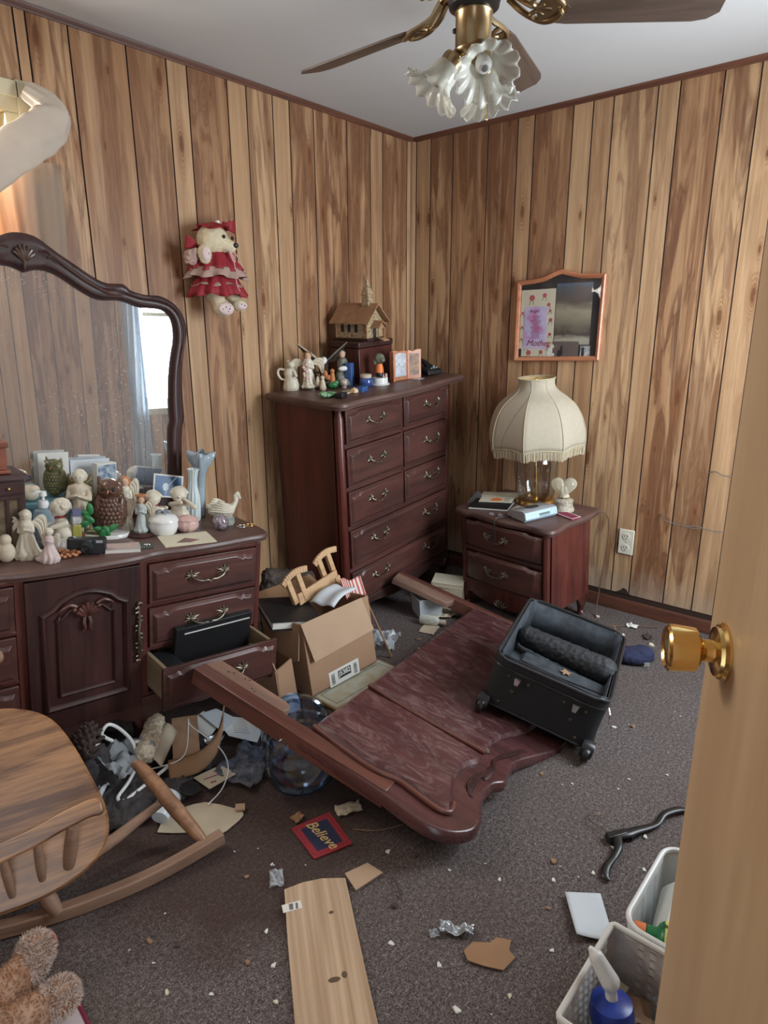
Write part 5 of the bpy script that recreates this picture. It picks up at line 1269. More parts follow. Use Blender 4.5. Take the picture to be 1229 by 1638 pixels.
def robe(h, w, d=.75):
    """standing robed figure: flared hem to narrow waist to shoulders"""
    return [('c', (0, 0, h * .08), (0, 0, h * .45), w * .92, w * .62), ('c', (0, 0, h * .42), (0, 0, h * .70), w * .62, w * .66), ('e', (0, 0, h * .74), (w * .80, w * .58, h * .06)),
            ('e', (0, 0, h * .02 + w * .3), (w * 1.02, w * .95, w * .45))]
def head(rt, h, r, hair='hair', face='skin', hz=.90, hl=0.0, fy=0.0):
    hd = blob('head', [('e', (0, fy, h * hz), (r * .86, r * .88, r)), ('e', (0, fy - r * .75, h * hz - r * .05), (r * .16, r * .18, r * .16)), ('e', (0, fy - r * .45, h * hz - r * .55), (r * .4, r * .35, r * .3)), ('c', (0, fy, h * hz - r), (0, 0, h * .76), r * .42, r * .46)], face, rt, r * .12, 1)
    m = MB()
    for sx in (-1, 1): m.ell((sx * r * .32, fy - r * .80, h * hz + r * .08), (r * .10, r * .06, r * .07), None, 6, 5)
    m.build('eyes', 'ink', hd)
    if hair:
        e = [('e', (0, fy + r * .22, h * hz + r * .18), (r * 1.02, r * .92, r * .98))]
        for k in range(5): a = math.radians(20 + k * 35); e.append(('e', (math.cos(a) * r * .85, fy + r * .1 + math.sin(a) * r * .35, h * hz + r * .25 - r * .1 * (k % 2)), (r * .34, r * .34, r * .36)))
        for sx in (-1, 1):
            e.append(('c', (sx * r * .75, fy + r * .15, h * hz + r * .1), (sx * r * .72, fy + r * .25, h * hz - r * (.5 + hl)), r * .34, r * .22))
        blob('hair', e, hair, hd, r * .13, 1, disp=r * .10)
    return hd
def wings(rt, x, z, w, h, mat, y=.012, up=.35, n=5):
    """a pair of rounded feathered wings rising from the shoulders and hanging outwards"""
    for sx in (-1, 1):
        m = MB(); ax = catmull([(0, 0), (w * .55, h * (.12 + up * .6)), (w * 1.0, h * up * .35), (w * 1.05, -h * .55)], 5)
        def fn(a, b):
            i = a * (len(ax) - 1); k = min(int(i), len(ax) - 2); p = Vector(ax[k]).lerp(Vector(ax[k + 1]), i - k)
            wid = h * .42 * (math.sin(PI * min(1, .12 + a * .86)) ** .7); d = (b - .35) * wid
            q = p + Vector((-.85 * d, -d * .9)); return Vector((sx * (x * .5 + q.x), y + .25 * w * a * (1 - a) + .0012 * math.sin(b * 22), z + q.y))
        m.grid(fn, 16, 12); m.build('wing', mat, rt, solid=.004)
def arms(h, w, y=-.6, z=.56, r=.16, gap=.10):
    e = []
    for sx in (-1, 1): e += [('c', (sx * w * .72, 0, h * .72), (sx * w * .82, w * y * .6, h * (z + .02)), w * .26, w * .22), ('c', (sx * w * .82, w * y * .6, h * (z + .02)), (sx * w * gap, w * y * 1.5, h * (z + .08)), w * .20, w * .12)]
    return e
# praying child, tall
r_ = root('child_figurine', 'tall cream figurine of a robed child beside the brown owl', 'figurine', onD(-.545, .290, -.05)); h, w = .225, .042
blob('robe', robe(h, w) + arms(h, w), 'ivory', r_, .0030, 2, disp=.001, folds=.07, ztop=.13); head(r_, h, .023, 'cream', 'cream'); m = MB(); m.lathe([(0, 0), (w * 1.15, 0), (w * 1.15, .010), (0, .012)], seg=24); m.build('base', 'matchroof', r_)
# red haired angel, slim
r_ = root('angel_figurine', 'slim ivory angel with red hair holding flowers, right of the brown owl', 'figurine', onD(-.400, .268, .1)); h, w = .20, .030
blob('gown', [('c', (0, 0, .01), (0, .004, .10), .028, .018), ('c', (0, .004, .10), (0, 0, .15), .018, .019)] + arms(h, w * .85), 'cream', r_, .0026, 2, disp=.001, folds=.09, ztop=.12); head(r_, h, .018, 'redhair', 'skin', hl=.7)
wings(r_, .014, .150, .030, .085, 'cream'); m = MB()
for k in range(6): m.ell((-.004 + .012 * math.cos(k), -.030, .118 + .012 * math.sin(k)), .006, None, 8, 6)
m.build('flowers', 'white', r_)
# small angel on a dark wooden plinth
r_ = root('angel_figurine', 'small angel in pale blue with spread wings on a round dark wooden plinth', 'figurine', onD(-.375, .190, .1)); h, w = .140, .020
m = MB(); m.lathe([(0, 0), (.046, 0), (.048, .005), (.040, .011), (0, .012)], seg=30); m.build('plinth', 'mahogdark', r_)
b_ = blob('gown', [('c', (0, 0, .02), (0, .002, .075), .022, .013), ('c', (0, .002, .075), (0, 0, .105), .013, .014), ('e', (0, 0, .020), (.026, .024, .012))] + arms(h, w, r=.1), simple('pale_blue_bisque', (.42, .46, .44), .5, var=.4, vs=70), r_, .0024, 2, folds=.08, ztop=.08); head(r_, h, .014, 'hair', 'skin', hl=.3, hz=.92)
wings(r_, .012, .095, .032, .075, 'ivory')
m = MB(); m.tube([(math.cos(a) * .017, math.sin(a) * .014, h * .92 + .016) for a in [2 * PI * i / 16 for i in range(17)]], .003, 6); m.build('wreath', 'redhair', r_)
# heart-shaped ceramic box
r_ = root('ceramic_box', 'white ceramic trinket box with a lidded top and blue bow, on the dresser', 'trinket box', onD(-.300, .175))
m = MB(); m.lathe([(0, 0), (.038, 0), (.046, .008), (.052, .03), (.050, .048), (0, .048)], seg=32); m.build('bowl', 'white', r_)
m = MB(); m.lathe([(.053, .049), (.053, .053), (.044, .066), (.020, .074), (0, .075)], seg=32); l_ = m.build('lid', 'white', r_)
m = MB()
for k in range(5): a = k * 1.26; m.tube([(0, 0, .076), (math.cos(a) * .016, math.sin(a) * .012, .084), (math.cos(a) * .030, math.sin(a) * .022, .074)], [.003, .005, .001], 6, 3)
m.build('bow', simple('slate_bow', (.10, .10, .14), .4, col2=(.40, .42, .46), vs=120), l_)
# cherubs
def cherub(x, y, rz, h, lab, ext=(), lean=0.0):
    r_ = root('cherub_figurine', lab, 'figurine', onD(x, y, rz)); w = h * .24
    blob('body', [('e', (0, 0, h * .24), (w * 1.15, w * .95, h * .25)), ('e', (0, -w * .1, h * .46), (w * .78, w * .62, h * .17)), ('c', (-w * .6, -w * .5, h * .10), (-w * .5, -w * 1.25, h * .09), w * .42, w * .34), ('c', (w * .6, -w * .5, h * .10), (w * .5, -w * 1.25, h * .09), w * .42, w * .34)] + list(ext), 'cream', r_, h * .018, 2)
    hd = blob('head', [('e', (0, -w * .15, h * .80), (w * .80, w * .80, h * .185)), ('e', (0, -w * .95, h * .78), (w * .12, w * .12, w * .12)), ('e', (0, -w * .6, h * .70), (w * .4, w * .35, w * .3))], 'cream', r_, h * .016, 1)
    blob('curls', [('e', (0, w * .05, h * .84), (w * .88, w * .80, h * .17))] + [('e', (math.cos(a) * w * .75, w * .0 + math.sin(a) * w * .6, h * .86), (w * .24, w * .24, w * .22)) for a in [k * PI / 4 - .3 for k in range(6)]], 'cream', hd, h * .016, 0, disp=h * .014)
    m = MB(); m.tube([(math.cos(a) * w * .48, math.sin(a) * w * .45 - w * .1, h * .625) for a in [2 * PI * i / 20 for i in range(21)]], w * .09, 6); m.build('collar', 'red', r_)
    return r_
hh = .155; ww = hh * .24
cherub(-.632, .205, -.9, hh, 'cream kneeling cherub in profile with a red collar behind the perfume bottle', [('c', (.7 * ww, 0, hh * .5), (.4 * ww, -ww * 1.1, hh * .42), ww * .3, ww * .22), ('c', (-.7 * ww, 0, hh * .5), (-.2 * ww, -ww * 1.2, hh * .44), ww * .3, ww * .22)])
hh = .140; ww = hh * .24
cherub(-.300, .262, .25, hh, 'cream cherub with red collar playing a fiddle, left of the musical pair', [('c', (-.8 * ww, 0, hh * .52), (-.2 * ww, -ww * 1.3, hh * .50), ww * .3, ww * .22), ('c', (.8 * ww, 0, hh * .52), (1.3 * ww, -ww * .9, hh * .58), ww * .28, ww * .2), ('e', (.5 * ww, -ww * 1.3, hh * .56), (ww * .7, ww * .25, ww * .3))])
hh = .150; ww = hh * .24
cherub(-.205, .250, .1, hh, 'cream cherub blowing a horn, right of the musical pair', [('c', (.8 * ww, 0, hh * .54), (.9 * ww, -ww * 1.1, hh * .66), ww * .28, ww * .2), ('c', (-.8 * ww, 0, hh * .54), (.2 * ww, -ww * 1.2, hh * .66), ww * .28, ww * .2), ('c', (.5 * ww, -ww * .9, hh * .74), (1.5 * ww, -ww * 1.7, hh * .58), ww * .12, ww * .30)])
# left-edge angels
r_ = root('angel_figurine', 'cream praying angel with open wings in front of the jewelry cabinet', 'figurine', onD(-.760, .118, .2)); h, w = .145, .030
blob('gown', [('c', (0, 0, .012), (0, .002, .075), .036, .019), ('c', (0, .002, .075), (0, 0, .105), .019, .020), ('e', (0, 0, .012), (.046, .034, .014))] + arms(h, w * .8), 'cream', r_, .0024, 2, disp=.001, folds=.09, ztop=.085); head(r_, h, .016, 'cream', 'cream', hz=.92, hl=.8); wings(r_, .014, .098, .040, .085, 'cream', up=.25)
r_ = root('angel_figurine', 'small pink and cream girl angel at the front edge of the dresser', 'figurine', onD(-.715, .050, -.15)); h, w = .100, .020
blob('gown', [('c', (0, 0, .010), (0, .002, .050), .028, .013), ('c', (0, .002, .05), (0, 0, .072), .013, .013), ('e', (-.006, 0, .010), (.036, .026, .012))] + arms(h, w * .75, z=.60), simple('pink_bisque', (.62, .50, .48), .5, var=.25, vs=40), r_, .0022, 2, folds=.10, ztop=.055); head(r_, h, .012, 'cream', 'cream', hz=.93); wings(r_, .010, .068, .016, .040, 'cream')
r_ = root('angel_figurine', 'short cream figurine cut by the left edge of the photo', 'figurine', onD(-.820, .105)); blob('body', [('e', (0, 0, .030), (.026, .022, .032)), ('e', (0, 0, .068), (.017, .016, .018)), ('e', (-.02, -.01, .04), (.012, .012, .02))], 'ivory', r_, .0025)
# bottles
r_ = root('pump_bottle', 'clear lotion bottle with a white pump on the dresser', 'pump bottle', onD(-.682, .215))
m = MB(); m.open = True; m.lathe([(.0, .0), (.034, .0), (.037, .006), (.035, .05), (.031, .10), (.027, .118), (.014, .124), (.013, .132)], seg=28, m=Matrix.Diagonal((1, .7, 1, 1))); m.build('bottle', 'clearplastic', r_)
m = MB(); m.lathe([(0, .128), (.016, .128), (.017, .140), (.014, .150), (.005, .153), (.004, .168), (0, .168)], seg=20); m.build('collar', 'plasticwhite', r_)
m = MB(); m.lathe([(0, .166), (.012, .166), (.010, .180), (0, .181)], seg=16); m.tube([(0, 0, .176), (-.015, -.006, .178), (-.026, -.010, .172)], [.006, .005, .004], 8, 3); m.build('pump_head', 'plasticwhite', r_)
r_ = root('perfume_bottle', 'tall square perfume bottle of yellow liquid with a purple cap', 'perfume bottle', onD(-.596, .170, .25))
m = MB(); m.box((0, 0, .050), (.030, .022, .10)); m.build('bottle', 'glass', r_, bevel=.003); m = MB(); m.box((0, 0, .036), (.026, .018, .066)); m.build('perfume', simple('yellow_perfume', (.50, .46, .10), .2), r_, bevel=.002)
m = MB(); m.box((0, 0, .113), (.027, .020, .024)); m.build('cap', simple('purple_cap', (.10, .09, .20), .2), r_, bevel=.002)
r_ = root('soap_box', 'white rounded soap box at the foot of the praying cherub', 'box', onD(-.655, .130)); m = MB(); m.lathe([(0, 0), (.034, 0), (.036, .012), (.034, .020), (0, .020)], seg=24, m=Matrix.Diagonal((1, .7, 1, 1))); m.build('dish', 'white', r_); m = MB(); m.lathe([(.035, .021), (.030, .034), (.015, .040), (0, .041)], seg=24, m=Matrix.Diagonal((1, .7, 1, 1))); m.build('lid', 'white', r_)
r_ = root('bead_necklace', 'coiled copper bead necklace at the dresser front', 'necklace', onD(-.668, .078))
m = MB(); rnd = random.Random(1)
for k in range(30): a = k * .55; rr = .026 + .006 * math.sin(k * 1.7); m.ell((math.cos(a) * rr * 1.4, math.sin(a) * rr * .8, .006 + .005 * (k > 11) + .003 * (k > 22)), (.0075, .006, .0055), rotm(0, 0, a), 10, 7)
q = m.build('beads', 'amber', r_); q['kind'] = 'stuff'
# camera
r_ = root('film_camera', 'black compact film camera at the front of the dresser', 'camera', onD(-.598, .078, .08))
m = MB(); m.prism([(-.055, -.014), (-.050, -.020), (.055, -.018), (.058, -.010), (.058, .014), (-.055, .014)], 0, .052, 'XY'); m.build('body', 'black', r_, bevel=.004)
m = MB(); m.lathe([(0, 0), (.022, 0), (.022, .008), (.018, .010), (.016, .018), (.012, .019), (.009, .014), (0, .014)], (.002, -.019, .026), 28, rotm(PI / 2, 0, 0)); m.build('lens', 'blackmatte', r_)
m = MB(); m.box((.040, -.0195, .044), (.020, .002, .008)); m.build('flash', 'silver', r_); m = MB(); m.box((.012, -.0195, .045), (.010, .002, .006)); m.build('viewfinder', 'lcd', r_); m = MB(); m.lathe([(0, 0), (.005, 0), (.005, .003), (0, .003)], (-.035, 0, .052), 14); m.build('shutter_button', 'silver', r_)
o = book('booklet', .125, .070, .014, simple('pale_pink_cover', (.50, .36, .34), .6, col2=(.36, .32, .28), vs=22), 'paper', None, onD(-.500, .060, .25)); tag(o, 'small pale pink booklet between the camera and the magazine', 'booklet')
r_ = root('coaster', 'dark green painted coaster with a shiny trinket on it', 'coaster', onD(-.418, .062, .2)); m = MB(); m.prism([(-.028, -.028), (.028, -.028), (.028, .028), (-.028, .028)], 0, .004, 'XY'); m.build('tile', simple('dark_green_tile', (.04, .055, .045), .4), r_, bevel=.001); m = MB(); m.ell((.010, 0, .006), (.012, .006, .004)); m.build('trinket', 'chrome', r_)
mg_ = [(-.105, -.055), (.075, -.075), (.100, .055), (-.080, .070)]
o = letter('magazine', mg_, 'papercrm', at(FD, -.258, .072, ZT, .0), 'open cream magazine page with a dark picture at the dresser front', 'magazine', th=.003)
m = MB(); m.prism([(-.055, -.030), (-.010, -.045), (.032, -.030), (-.005, .010)], .0031, .0035, 'XY'); m.build('printed_picture', simple('dark_print', (.12, .12, .115), .5, col2=(.30, .10, .10), vs=28), o, smooth=False)
# photo card leaning back against the mirror frame
o = letter('postcard', [(-.058, 0), (.058, 0), (.058, .088), (-.058, .088)], 'paper', at(FD, -.205, .350, ZT + .085, FACE + .45, PI / 2 - .25, .16), 'blue photo card with a white border propped behind the cherubs', 'card', th=.0015)
m = MB(); m.prism([(-.052, .006), (.052, .006), (.052, .082), (-.052, .082)], -.0004, -.0001, 'XY'); m.prism([(-.052, .006), (.052, .006), (.052, .082), (-.052, .082)], .0016, .0019, 'XY'); m.build('blue_print', simple('blue_photo', (.02, .06, .16), .3, col2=(.05, .13, .26), vs=12), o, smooth=False)
m = MB(); m.tube([(.03, .08, .0021), (.0, .045, .0021), (-.01, .01, .0021)], .002, 4); m.ell((-.01, .04, .0021), (.012, .016, .0006)); m.build('print_detail', 'paperblue', o)
r_ = root('small_box', 'small dark box behind the cherubs that props the photo card', 'box', at(FD, -.205, .375, ZT, 0)); m = MB(); m.box((0, 0, .042), (.10, .03, .084)); m.build('box', 'mahogdark', r_, bevel=.002)
# vases
r_ = root('glass_vase', 'slender ribbed frosted bud vase at the right of the mirror, shorter of two', 'vase', onD(-.130, .290))
m = MB(); m.open = True; m.lathe([(0, 0), (.027, 0), (.029, .01), (.028, .06), (.024, .10), (.016, .135), (.014, .165), (.018, .198), (.022, .204)], seg=60, wave=lambda r, z, a, j: (r * (1 + .06 * math.cos(a * 12)), z)); m.build('vase_body', 'vase', r_, solid=.002)
r_ = root('glass_vase', 'tall blue-grey vase with a wide four-pointed mouth beside the mirror, taller of two', 'vase', onD(-.070, .345))
m = MB(); m.open = True
def wv(r, z, a, j):
    t = max(0, (z - .19) / .065); k = .5 + .5 * math.cos(4 * a); return r * (1 + .0 + t * .9 * k ** 3), z + .012 * t * k - .006 * t
m.lathe([(0, 0), (.020, 0), (.022, .008), (.020, .05), (.018, .12), (.020, .17), (.026, .195), (.032, .215), (.033, .235), (.030, .255)], seg=72, wave=wv); m.build('vase_body', simple('slate_blue_glass', (.36, .42, .46), .12, col2=(.25, .31, .35), vs=14, coat=.6), r_, solid=.002)
# swan, pink pot, glass weights, rings
r_ = root('swan_figurine', 'white ceramic swan at the right end of the dresser', 'figurine', at(FD, -.010, .262, ZT, FACE + .35))
blob('body', [('e', (-.010, 0, .034), (.055, .034, .032)), ('c', (-.045, 0, .042), (-.068, 0, .060), .018, .004), ('c', (.035, 0, .045), (.050, 0, .070), .014, .009), ('c', (.050, 0, .070), (.044, 0, .090), .009, .008), ('c', (.044, 0, .090), (.054, 0, .099), .008, .010), ('c', (.056, 0, .098), (.066, 0, .080), .008, .005)], 'cream', r_, .003)
for sy in (-1, 1):
    m = MB()
    for k in range(5): m.tube([(.025 - k * .004, sy * .024, .030 + k * .007), (-.015, sy * .038, .036 + k * .008), (-.062 + k * .006, sy * .026, .040 + k * .009)], [.006, .007, .002], 6, 3)
    m.build('wing', 'cream', r_)
r_ = root('trinket_pot', 'small pink lidded pot beside the magazine', 'trinket pot', onD(-.210, .170))
m = MB(); m.lathe([(0, 0), (.026, 0), (.036, .010), (.040, .024), (.036, .040), (0, .040)], seg=40, wave=lambda r, z, a, j: (r * (1 + .04 * math.cos(a * 10)), z)); m.build('pot', 'pinkpot', r_); m = MB(); m.lathe([(.037, .041), (.038, .046), (.028, .054), (.008, .058), (0, .062)], seg=30); m.build('lid', 'pinkpot', r_)
m = MB(); m.ell((0, 0, .030), .030, None, 24, 16); tag(m.build('glass_paperweight', 'glassball', M0=onD(-.098, .128)), 'dark marbled glass ball at the dresser right, left of two', 'paperweight')
m = MB(); m.lathe([(0, 0), (.020, 0), (.026, .012), (.024, .030), (.014, .038), (0, .038)], seg=12, m=Matrix.Diagonal((1.1, .9, 1, 1))); tag(m.build('glass_paperweight', simple('green_grey_glass', (.16, .18, .15), .08, col2=(.45, .46, .42), vs=60, coat=1), M0=onD(-.040, .178)), 'faceted grey green glass piece under the swan', 'paperweight')
for k, x in enumerate((-.016, .018)):
    m = MB(); m.tube([(math.cos(a) * .017, math.sin(a) * .015, .003) for a in [2 * PI * i / 24 for i in range(25)]], .003, 6)
    tag(m.build('bangle', ('chrome', 'brass')[k], M0=at(FD, .008 + x, .125, ZT)), ('silver bangle lying at the right corner of the dresser', 'brass bangle lying at the very right corner of the dresser')[k], 'bangle')
# flat white cards and papers standing behind the owls
for i, (x, y, w, h, mt, lb) in enumerate(((-.585, .415, .10, .265, 'paper', 'tall white card behind the olive owl, against the mirror'), (-.46, .418, .14, .235, 'paperblue', 'white card standing behind the brown owl, against the mirror'))):
    m = MB(); m.box((0, 0, h / 2), (w, .0015, h)); tag(m.build('greeting_card', mt, smooth=False, M0=at(FD, x, y, ZT, .05 * i, -.06)), lb, 'card')
o = root('photo_cube', 'small blue and white photo block behind the brown owl', 'photo block', at(FD, -.43, .375, ZT, .2)); m = MB(); m.box((0, 0, .115), (.075, .03, .23)); m.build('block', 'paper', o, bevel=.001); m = MB(); m.box((0, -.0155, .20), (.068, .001, .05)); m.build('photo', simple('blue_white_photo', (.07, .14, .22), .3, col2=(.5, .55, .6), vs=60), o, smooth=False)
r_ = root('photo_album', 'dark blue photo album standing upright in the open dresser drawer', 'album', at(FD, -.215, .002, -.475, .02, .18)); m = MB(); m.box((.01, 0, .09), (.30, .024, .235)); m.build('cover', 'blackmatte', r_, bevel=.002); m = MB(); m.box((.02, -.0135, .185), (.26, .002, .004)); m.build('gilt_edge', 'paper', r_, smooth=False)
r_ = root('photo_album', 'small black album lying at the left of the open drawer', 'album', at(FD, -.39, -.04, -.475, .15, .1)); m = MB(); m.box((0, 0, .052), (.07, .12, .105)); m.build('cover', 'blackmatte', r_, bevel=.002)

# ------------------------------------------------------------------ things on the chest of drawers
ZC = .028; FCE = math.radians(-45)
def onC(x, y, rz=0.0, z=ZC): return at(FC, x, y, z, FCE + rz)
kb = root('keepsake_chest', 'dark mahogany lidded box carrying the model church on the tall chest', 'box', at(FC, .525, .312, ZC))
m = MB(); m.box((0, -.0, .085), (.262, .195, .17)); m.build('body', 'mahog', kb, bevel=.003); m = MB(); m.box((0, 0, .187), (.272, .205, .030)); m.build('lid', 'mahogdark', kb, bevel=.005)
ZK = ZC + .203
chu = root('model_church', 'model church of matchsticks with a steeple on top of the dark box', 'model church', at(FC, .520, .318, ZK, -PI / 2 + .05))
# ridge runs along x; the gabled porch front faces +x-ish towards the room corner, long side faces -y
LX, LY, HW = .195, .13, .095
m = MB(); m.box((0, 0, .006), (LX + .03, LY + .02, .012)); m.build('plinth', 'mahogdark', chu, bevel=.001)
m = MB(); m.prism([(-LY / 2, .012), (LY / 2, .012), (LY / 2, HW), (0, HW + .068), (-LY / 2, HW)], -LX / 2, LX / 2, 'YZ'); wl = m.build('walls', 'matchw', chu)
m = MB()
for k in (-.055, -.012, .032): m.prism([(k - .010, .040), (k + .010, .040), (k + .010, .072), (k, .086), (k - .010, .072)], -LY / 2 - .0015, -LY / 2 + .001, 'XZ')
m.build('windows', 'ink', wl, smooth=False)
for x in (-LX / 2, LX / 2):
    for y in (-LY / 2, LY / 2): m = MB(); m.box((x, y, (HW + .012) / 2), (.007, .007, HW - .012)); m.build('corner_post', 'matchroof', chu)
for sy in (-1, 1):
    m = MB(); m.prism([(0, HW + .074), (sy * (LY / 2 + .026), HW - .014), (sy * (LY / 2 + .026), HW - .007), (0, HW + .082)], -LX / 2 - .022, LX / 2 + .030, 'YZ'); m.build('roof_slope', 'matchroof', chu)
st_ = MB(); st_.box((LX / 2 - .040, 0, HW + .095), (.040, .040, .052)); stp = st_.build('steeple_base', 'matchw', chu)
m = MB(); m.lathe([(.031, 0), (.001, .080)], (LX / 2 - .040, 0, HW + .122), 4, rotm(0, 0, PI / 4)); m.build('spire', 'matchw', stp)
m = MB(); m.box((LX / 2 - .040, 0, HW + .121), (.046, .046, .003)); m.build('ledge', 'matchroof', stp)
m = MB()
for sy in (-1, 1): m.tube([(LX / 2 + .045, sy * .025, .012), (LX / 2 + .045, sy * .025, .062)], .003, 6)
for sy in (-1, 1): m.prism([(0, .090), (sy * .036, .060), (sy * .036, .064), (0, .095)], LX / 2, LX / 2 + .056, 'YZ')
m.prism([(-.022, .06), (.022, .06), (0, .082)], LX / 2 + .046, LX / 2 + .048, 'YZ')
for k in range(3): m.box((LX / 2 + .05 + k * .009, 0, .010 - k * .004), (.010, .045, .006))
m.build('porch', 'matchroof', chu)
m = MB(); m.box((LX / 2 + .001, 0, .035), (.002, .024, .046)); m.build('doorway', 'ink', chu, smooth=False)
r_ = root('small_doll', 'tiny doll in a dark hat standing behind the corner of the dark box', 'doll', onC(.650, .345, 0, ZK)); blob('body', [('c', (0, 0, .01), (0, 0, .035), .014, .010)], 'ivory', r_, .002); m = MB(); m.ell((0, 0, .050), .011); m.build('head', 'skin', r_); m = MB(); m.lathe([(0, .055), (.015, .055), (.011, .060), (.009, .070), (0, .072)], seg=14); m.build('hat', 'ink', r_)

r_ = root('teapot_figurine', 'cream bear-shaped teapot at the left back of the tall chest', 'teapot', onC(.098, .395))
blob('body', [('c', (0, 0, .012), (0, 0, .035), .042, .036), ('e', (0, 0, .075), (.032, .028, .036)), ('e', (.004, -.008, .118), (.019, .018, .018)), ('e', (-.008, 0, .136), (.006, .004, .007)), ('e', (.014, 0, .136), (.006, .004, .007)), ('c', (.018, -.02, .085), (.026, -.034, .070), .010, .008), ('e', (.006, -.026, .114), (.009, .008, .007))], 'cream', r_, .003, 2, disp=.0008)
m = MB(); m.tube([(-.026, 0, .095), (-.052, 0, .100), (-.060, 0, .080), (-.048, 0, .055), (-.026, 0, .048)], .0055, 8, 4); m.build('handle', 'cream', r_)
r_ = root('angel_figurine', 'winged angel in a cream gown on an oval dark base, on the tall chest', 'figurine', onC(.150, .325, .1)); h, w = .175, .030
m = MB(); m.lathe([(0, 0), (.044, 0), (.044, .007), (.038, .010), (0, .010)], seg=28); m.build('base', 'mahogdark', r_)
blob('gown', [('c', (0, 0, .020), (0, .002, .09), .033, .020), ('c', (0, .002, .09), (0, 0, .130), .020, .022), ('e', (0, -.004, .016), (.042, .034, .012))] + arms(h, w * .9), 'cream', r_, .003, 2, disp=.002, folds=.07, ztop=.10); head(r_, h, .019, 'hair', 'skin', hz=.90); wings(r_, .014, .120, .060, .085, 'ivory', up=.10)
m = MB(); 
for k in range(7): m.ell((-.020 + .008 * math.cos(k * 2), -.022 - .002 * k, .06 + .010 * k), .0075, None, 8, 6)
m.build('garland', 'pinkpot', r_)
eg = root('eagle_figurine', 'brown eagle with raised white-edged wings swooping over a nest', 'eagle figurine', onC(.265, .335, .05))
blob('body', [('c', (0, .01, .075), (0, -.02, .125), .024, .020), ('c', (0, .02, .06), (0, .045, .03), .016, .008), ('e', (0, 0, .02), (.045, .035, .020)), ('c', (-.04, 0, .02), (-.05, 0, .06), .018, .010)], 'eagle', eg, .003, 2, disp=.002)
blob('head', [('e', (0, -.032, .128), (.017, .020, .017)), ('c', (0, -.048, .124), (0, -.060, .114), .007, .003)], 'white', eg, .002)
for sx in (-1, 1):
    m = MB()
    for k in range(7):
        t = k / 6; tip = Vector((sx * (.125 - .055 * t), .01 + .01 * t, .205 - .075 * t)); mid = Vector((sx * (.060 - .012 * t), .0, .155 - .028 * t))
        m.tube([(sx * .014, 0, .112), mid - Vector((0, 0, .006)), tip], [.012, .019, .004], 8, 4, flat=.3)
    wg = m.build('wing', 'eagle', eg); m = MB(); m.tube([(sx * .016, -.006, .120), (sx * .060, -.008, .160), (sx * .122, .004, .207)], [.004, .005, .002], 8, 4); m.build('pale_edge', 'ivory' if sx < 0 else 'elder', wg)
m = MB()
for k in range(4): m.tube([(-.02 - .01 * k, .02, .06), (-.055 - .008 * k, .02, .075 - .012 * k), (-.075 - .004 * k, .025, .05 - .012 * k)], [.008, .009, .003], 8, 3, flat=.4)
m.build('lower_wing', 'elder', eg)
m = MB(); m.ell((.0, -.04, .06), (.016, .014, .022)); m.ell((.018, -.04, .045), (.018, .014, .014)); m.build('chicks', 'redhair', eg)
r_ = root('old_man_figurine', 'grey seated old man figurine with white beard against the dark box', 'figurine', onC(.335, .275, .1)); h, w = .165, .030
blob('body', [('e', (0, 0, .035), (.042, .034, .036)), ('c', (0, 0, .05), (0, .004, .115), .030, .024), ('c', (-.02, -.02, .05), (-.02, -.04, .012), .016, .014), ('c', (.02, -.02, .05), (.02, -.04, .012), .016, .014)] + arms(h, w * .9, z=.50), 'elder', r_, .003, 2, disp=.002); head(r_, h, .018, 'silver', 'skin', hz=.90)
m = MB(); m.ell((0, -.036, .085), (.026, .010, .012)); m.build('bundle', 'white', r_)
m = MB(); m.tube([(.034, -.035, .0), (.032, -.030, .085)], .002, 6); m.build('cane', 'eagle', r_)
r_ = root('winged_figurine', 'tiny white winged figurine in front of the eagle', 'figurine', onC(.165, .250)); blob('body', [('c', (0, 0, .012), (0, 0, .045), .017, .010), ('e', (0, 0, .060), .010), ('e', (-.022, .006, .042), (.010, .004, .026))], 'ivory', r_, .0022)
r_ = root('gnome_figurine', 'small red haired figure on green leaves beside the winged figurine', 'figurine', onC(.222, .238)); blob('figure', [('c', (0, 0, .035), (0, 0, .070), .014, .010), ('e', (0, -.002, .085), .011)], 'redhair', r_, .002); b_ = blob('leaves', [('e', (0, 0, .018), (.026, .022, .018)), ('e', (.014, -.006, .030), (.014, .012, .012))], 'green', r_, .0025, 0, disp=.003)
m = MB(); m.ell((0, 0, .024), .022, None, 24, 16); m.lathe([(0, 0), (.014, 0), (.010, .006), (0, .006)], seg=16); tag(m.build('glass_ball', simple('pinkish_glass', (.30, .22, .20), .08, col2=(.55, .48, .45), vs=60, coat=1), M0=onC(.275, .215)), 'small pinkish glass ball in front of the old man figurine', 'glass ball')
r_ = root('candle_jar', 'cobalt blue jar with a pale lid on the tall chest', 'jar', onC(.365, .150)); m = MB(); m.lathe([(0, 0), (.026, 0), (.033, .010), (.034, .026), (.028, .040), (.026, .042), (0, .042)], seg=30); m.build('jar', 'cobalt', r_); m = MB(); m.lathe([(0, .042), (.027, .042), (.028, .055), (.026, .058), (0, .059)], seg=30); m.build('lid', 'papertan', r_)
m = MB(); m.box((0, 0, .055), (.034, .034, .11)); tag(m.build('blue_box', 'blue', bevel=.002, M0=at(FC, .338, .232, ZC, .3)), 'tall narrow blue box standing before the dark box', 'box')
m = MB(); m.box((0, 0, .012), (.062, .036, .024)); tag(m.build('matchbox', 'blue', bevel=.001, M0=at(FC, .235, .068, ZC, .25)), 'low bright blue box at the front edge of the tall chest', 'box')
m = MB(); m.box((0, 0, .012), (.050, .040, .024)); tag(m.build('black_case', 'blackmatte', bevel=.004, M0=at(FC, .062, .040, ZC, .25)), 'small black case at the front left corner of the tall chest', 'case')
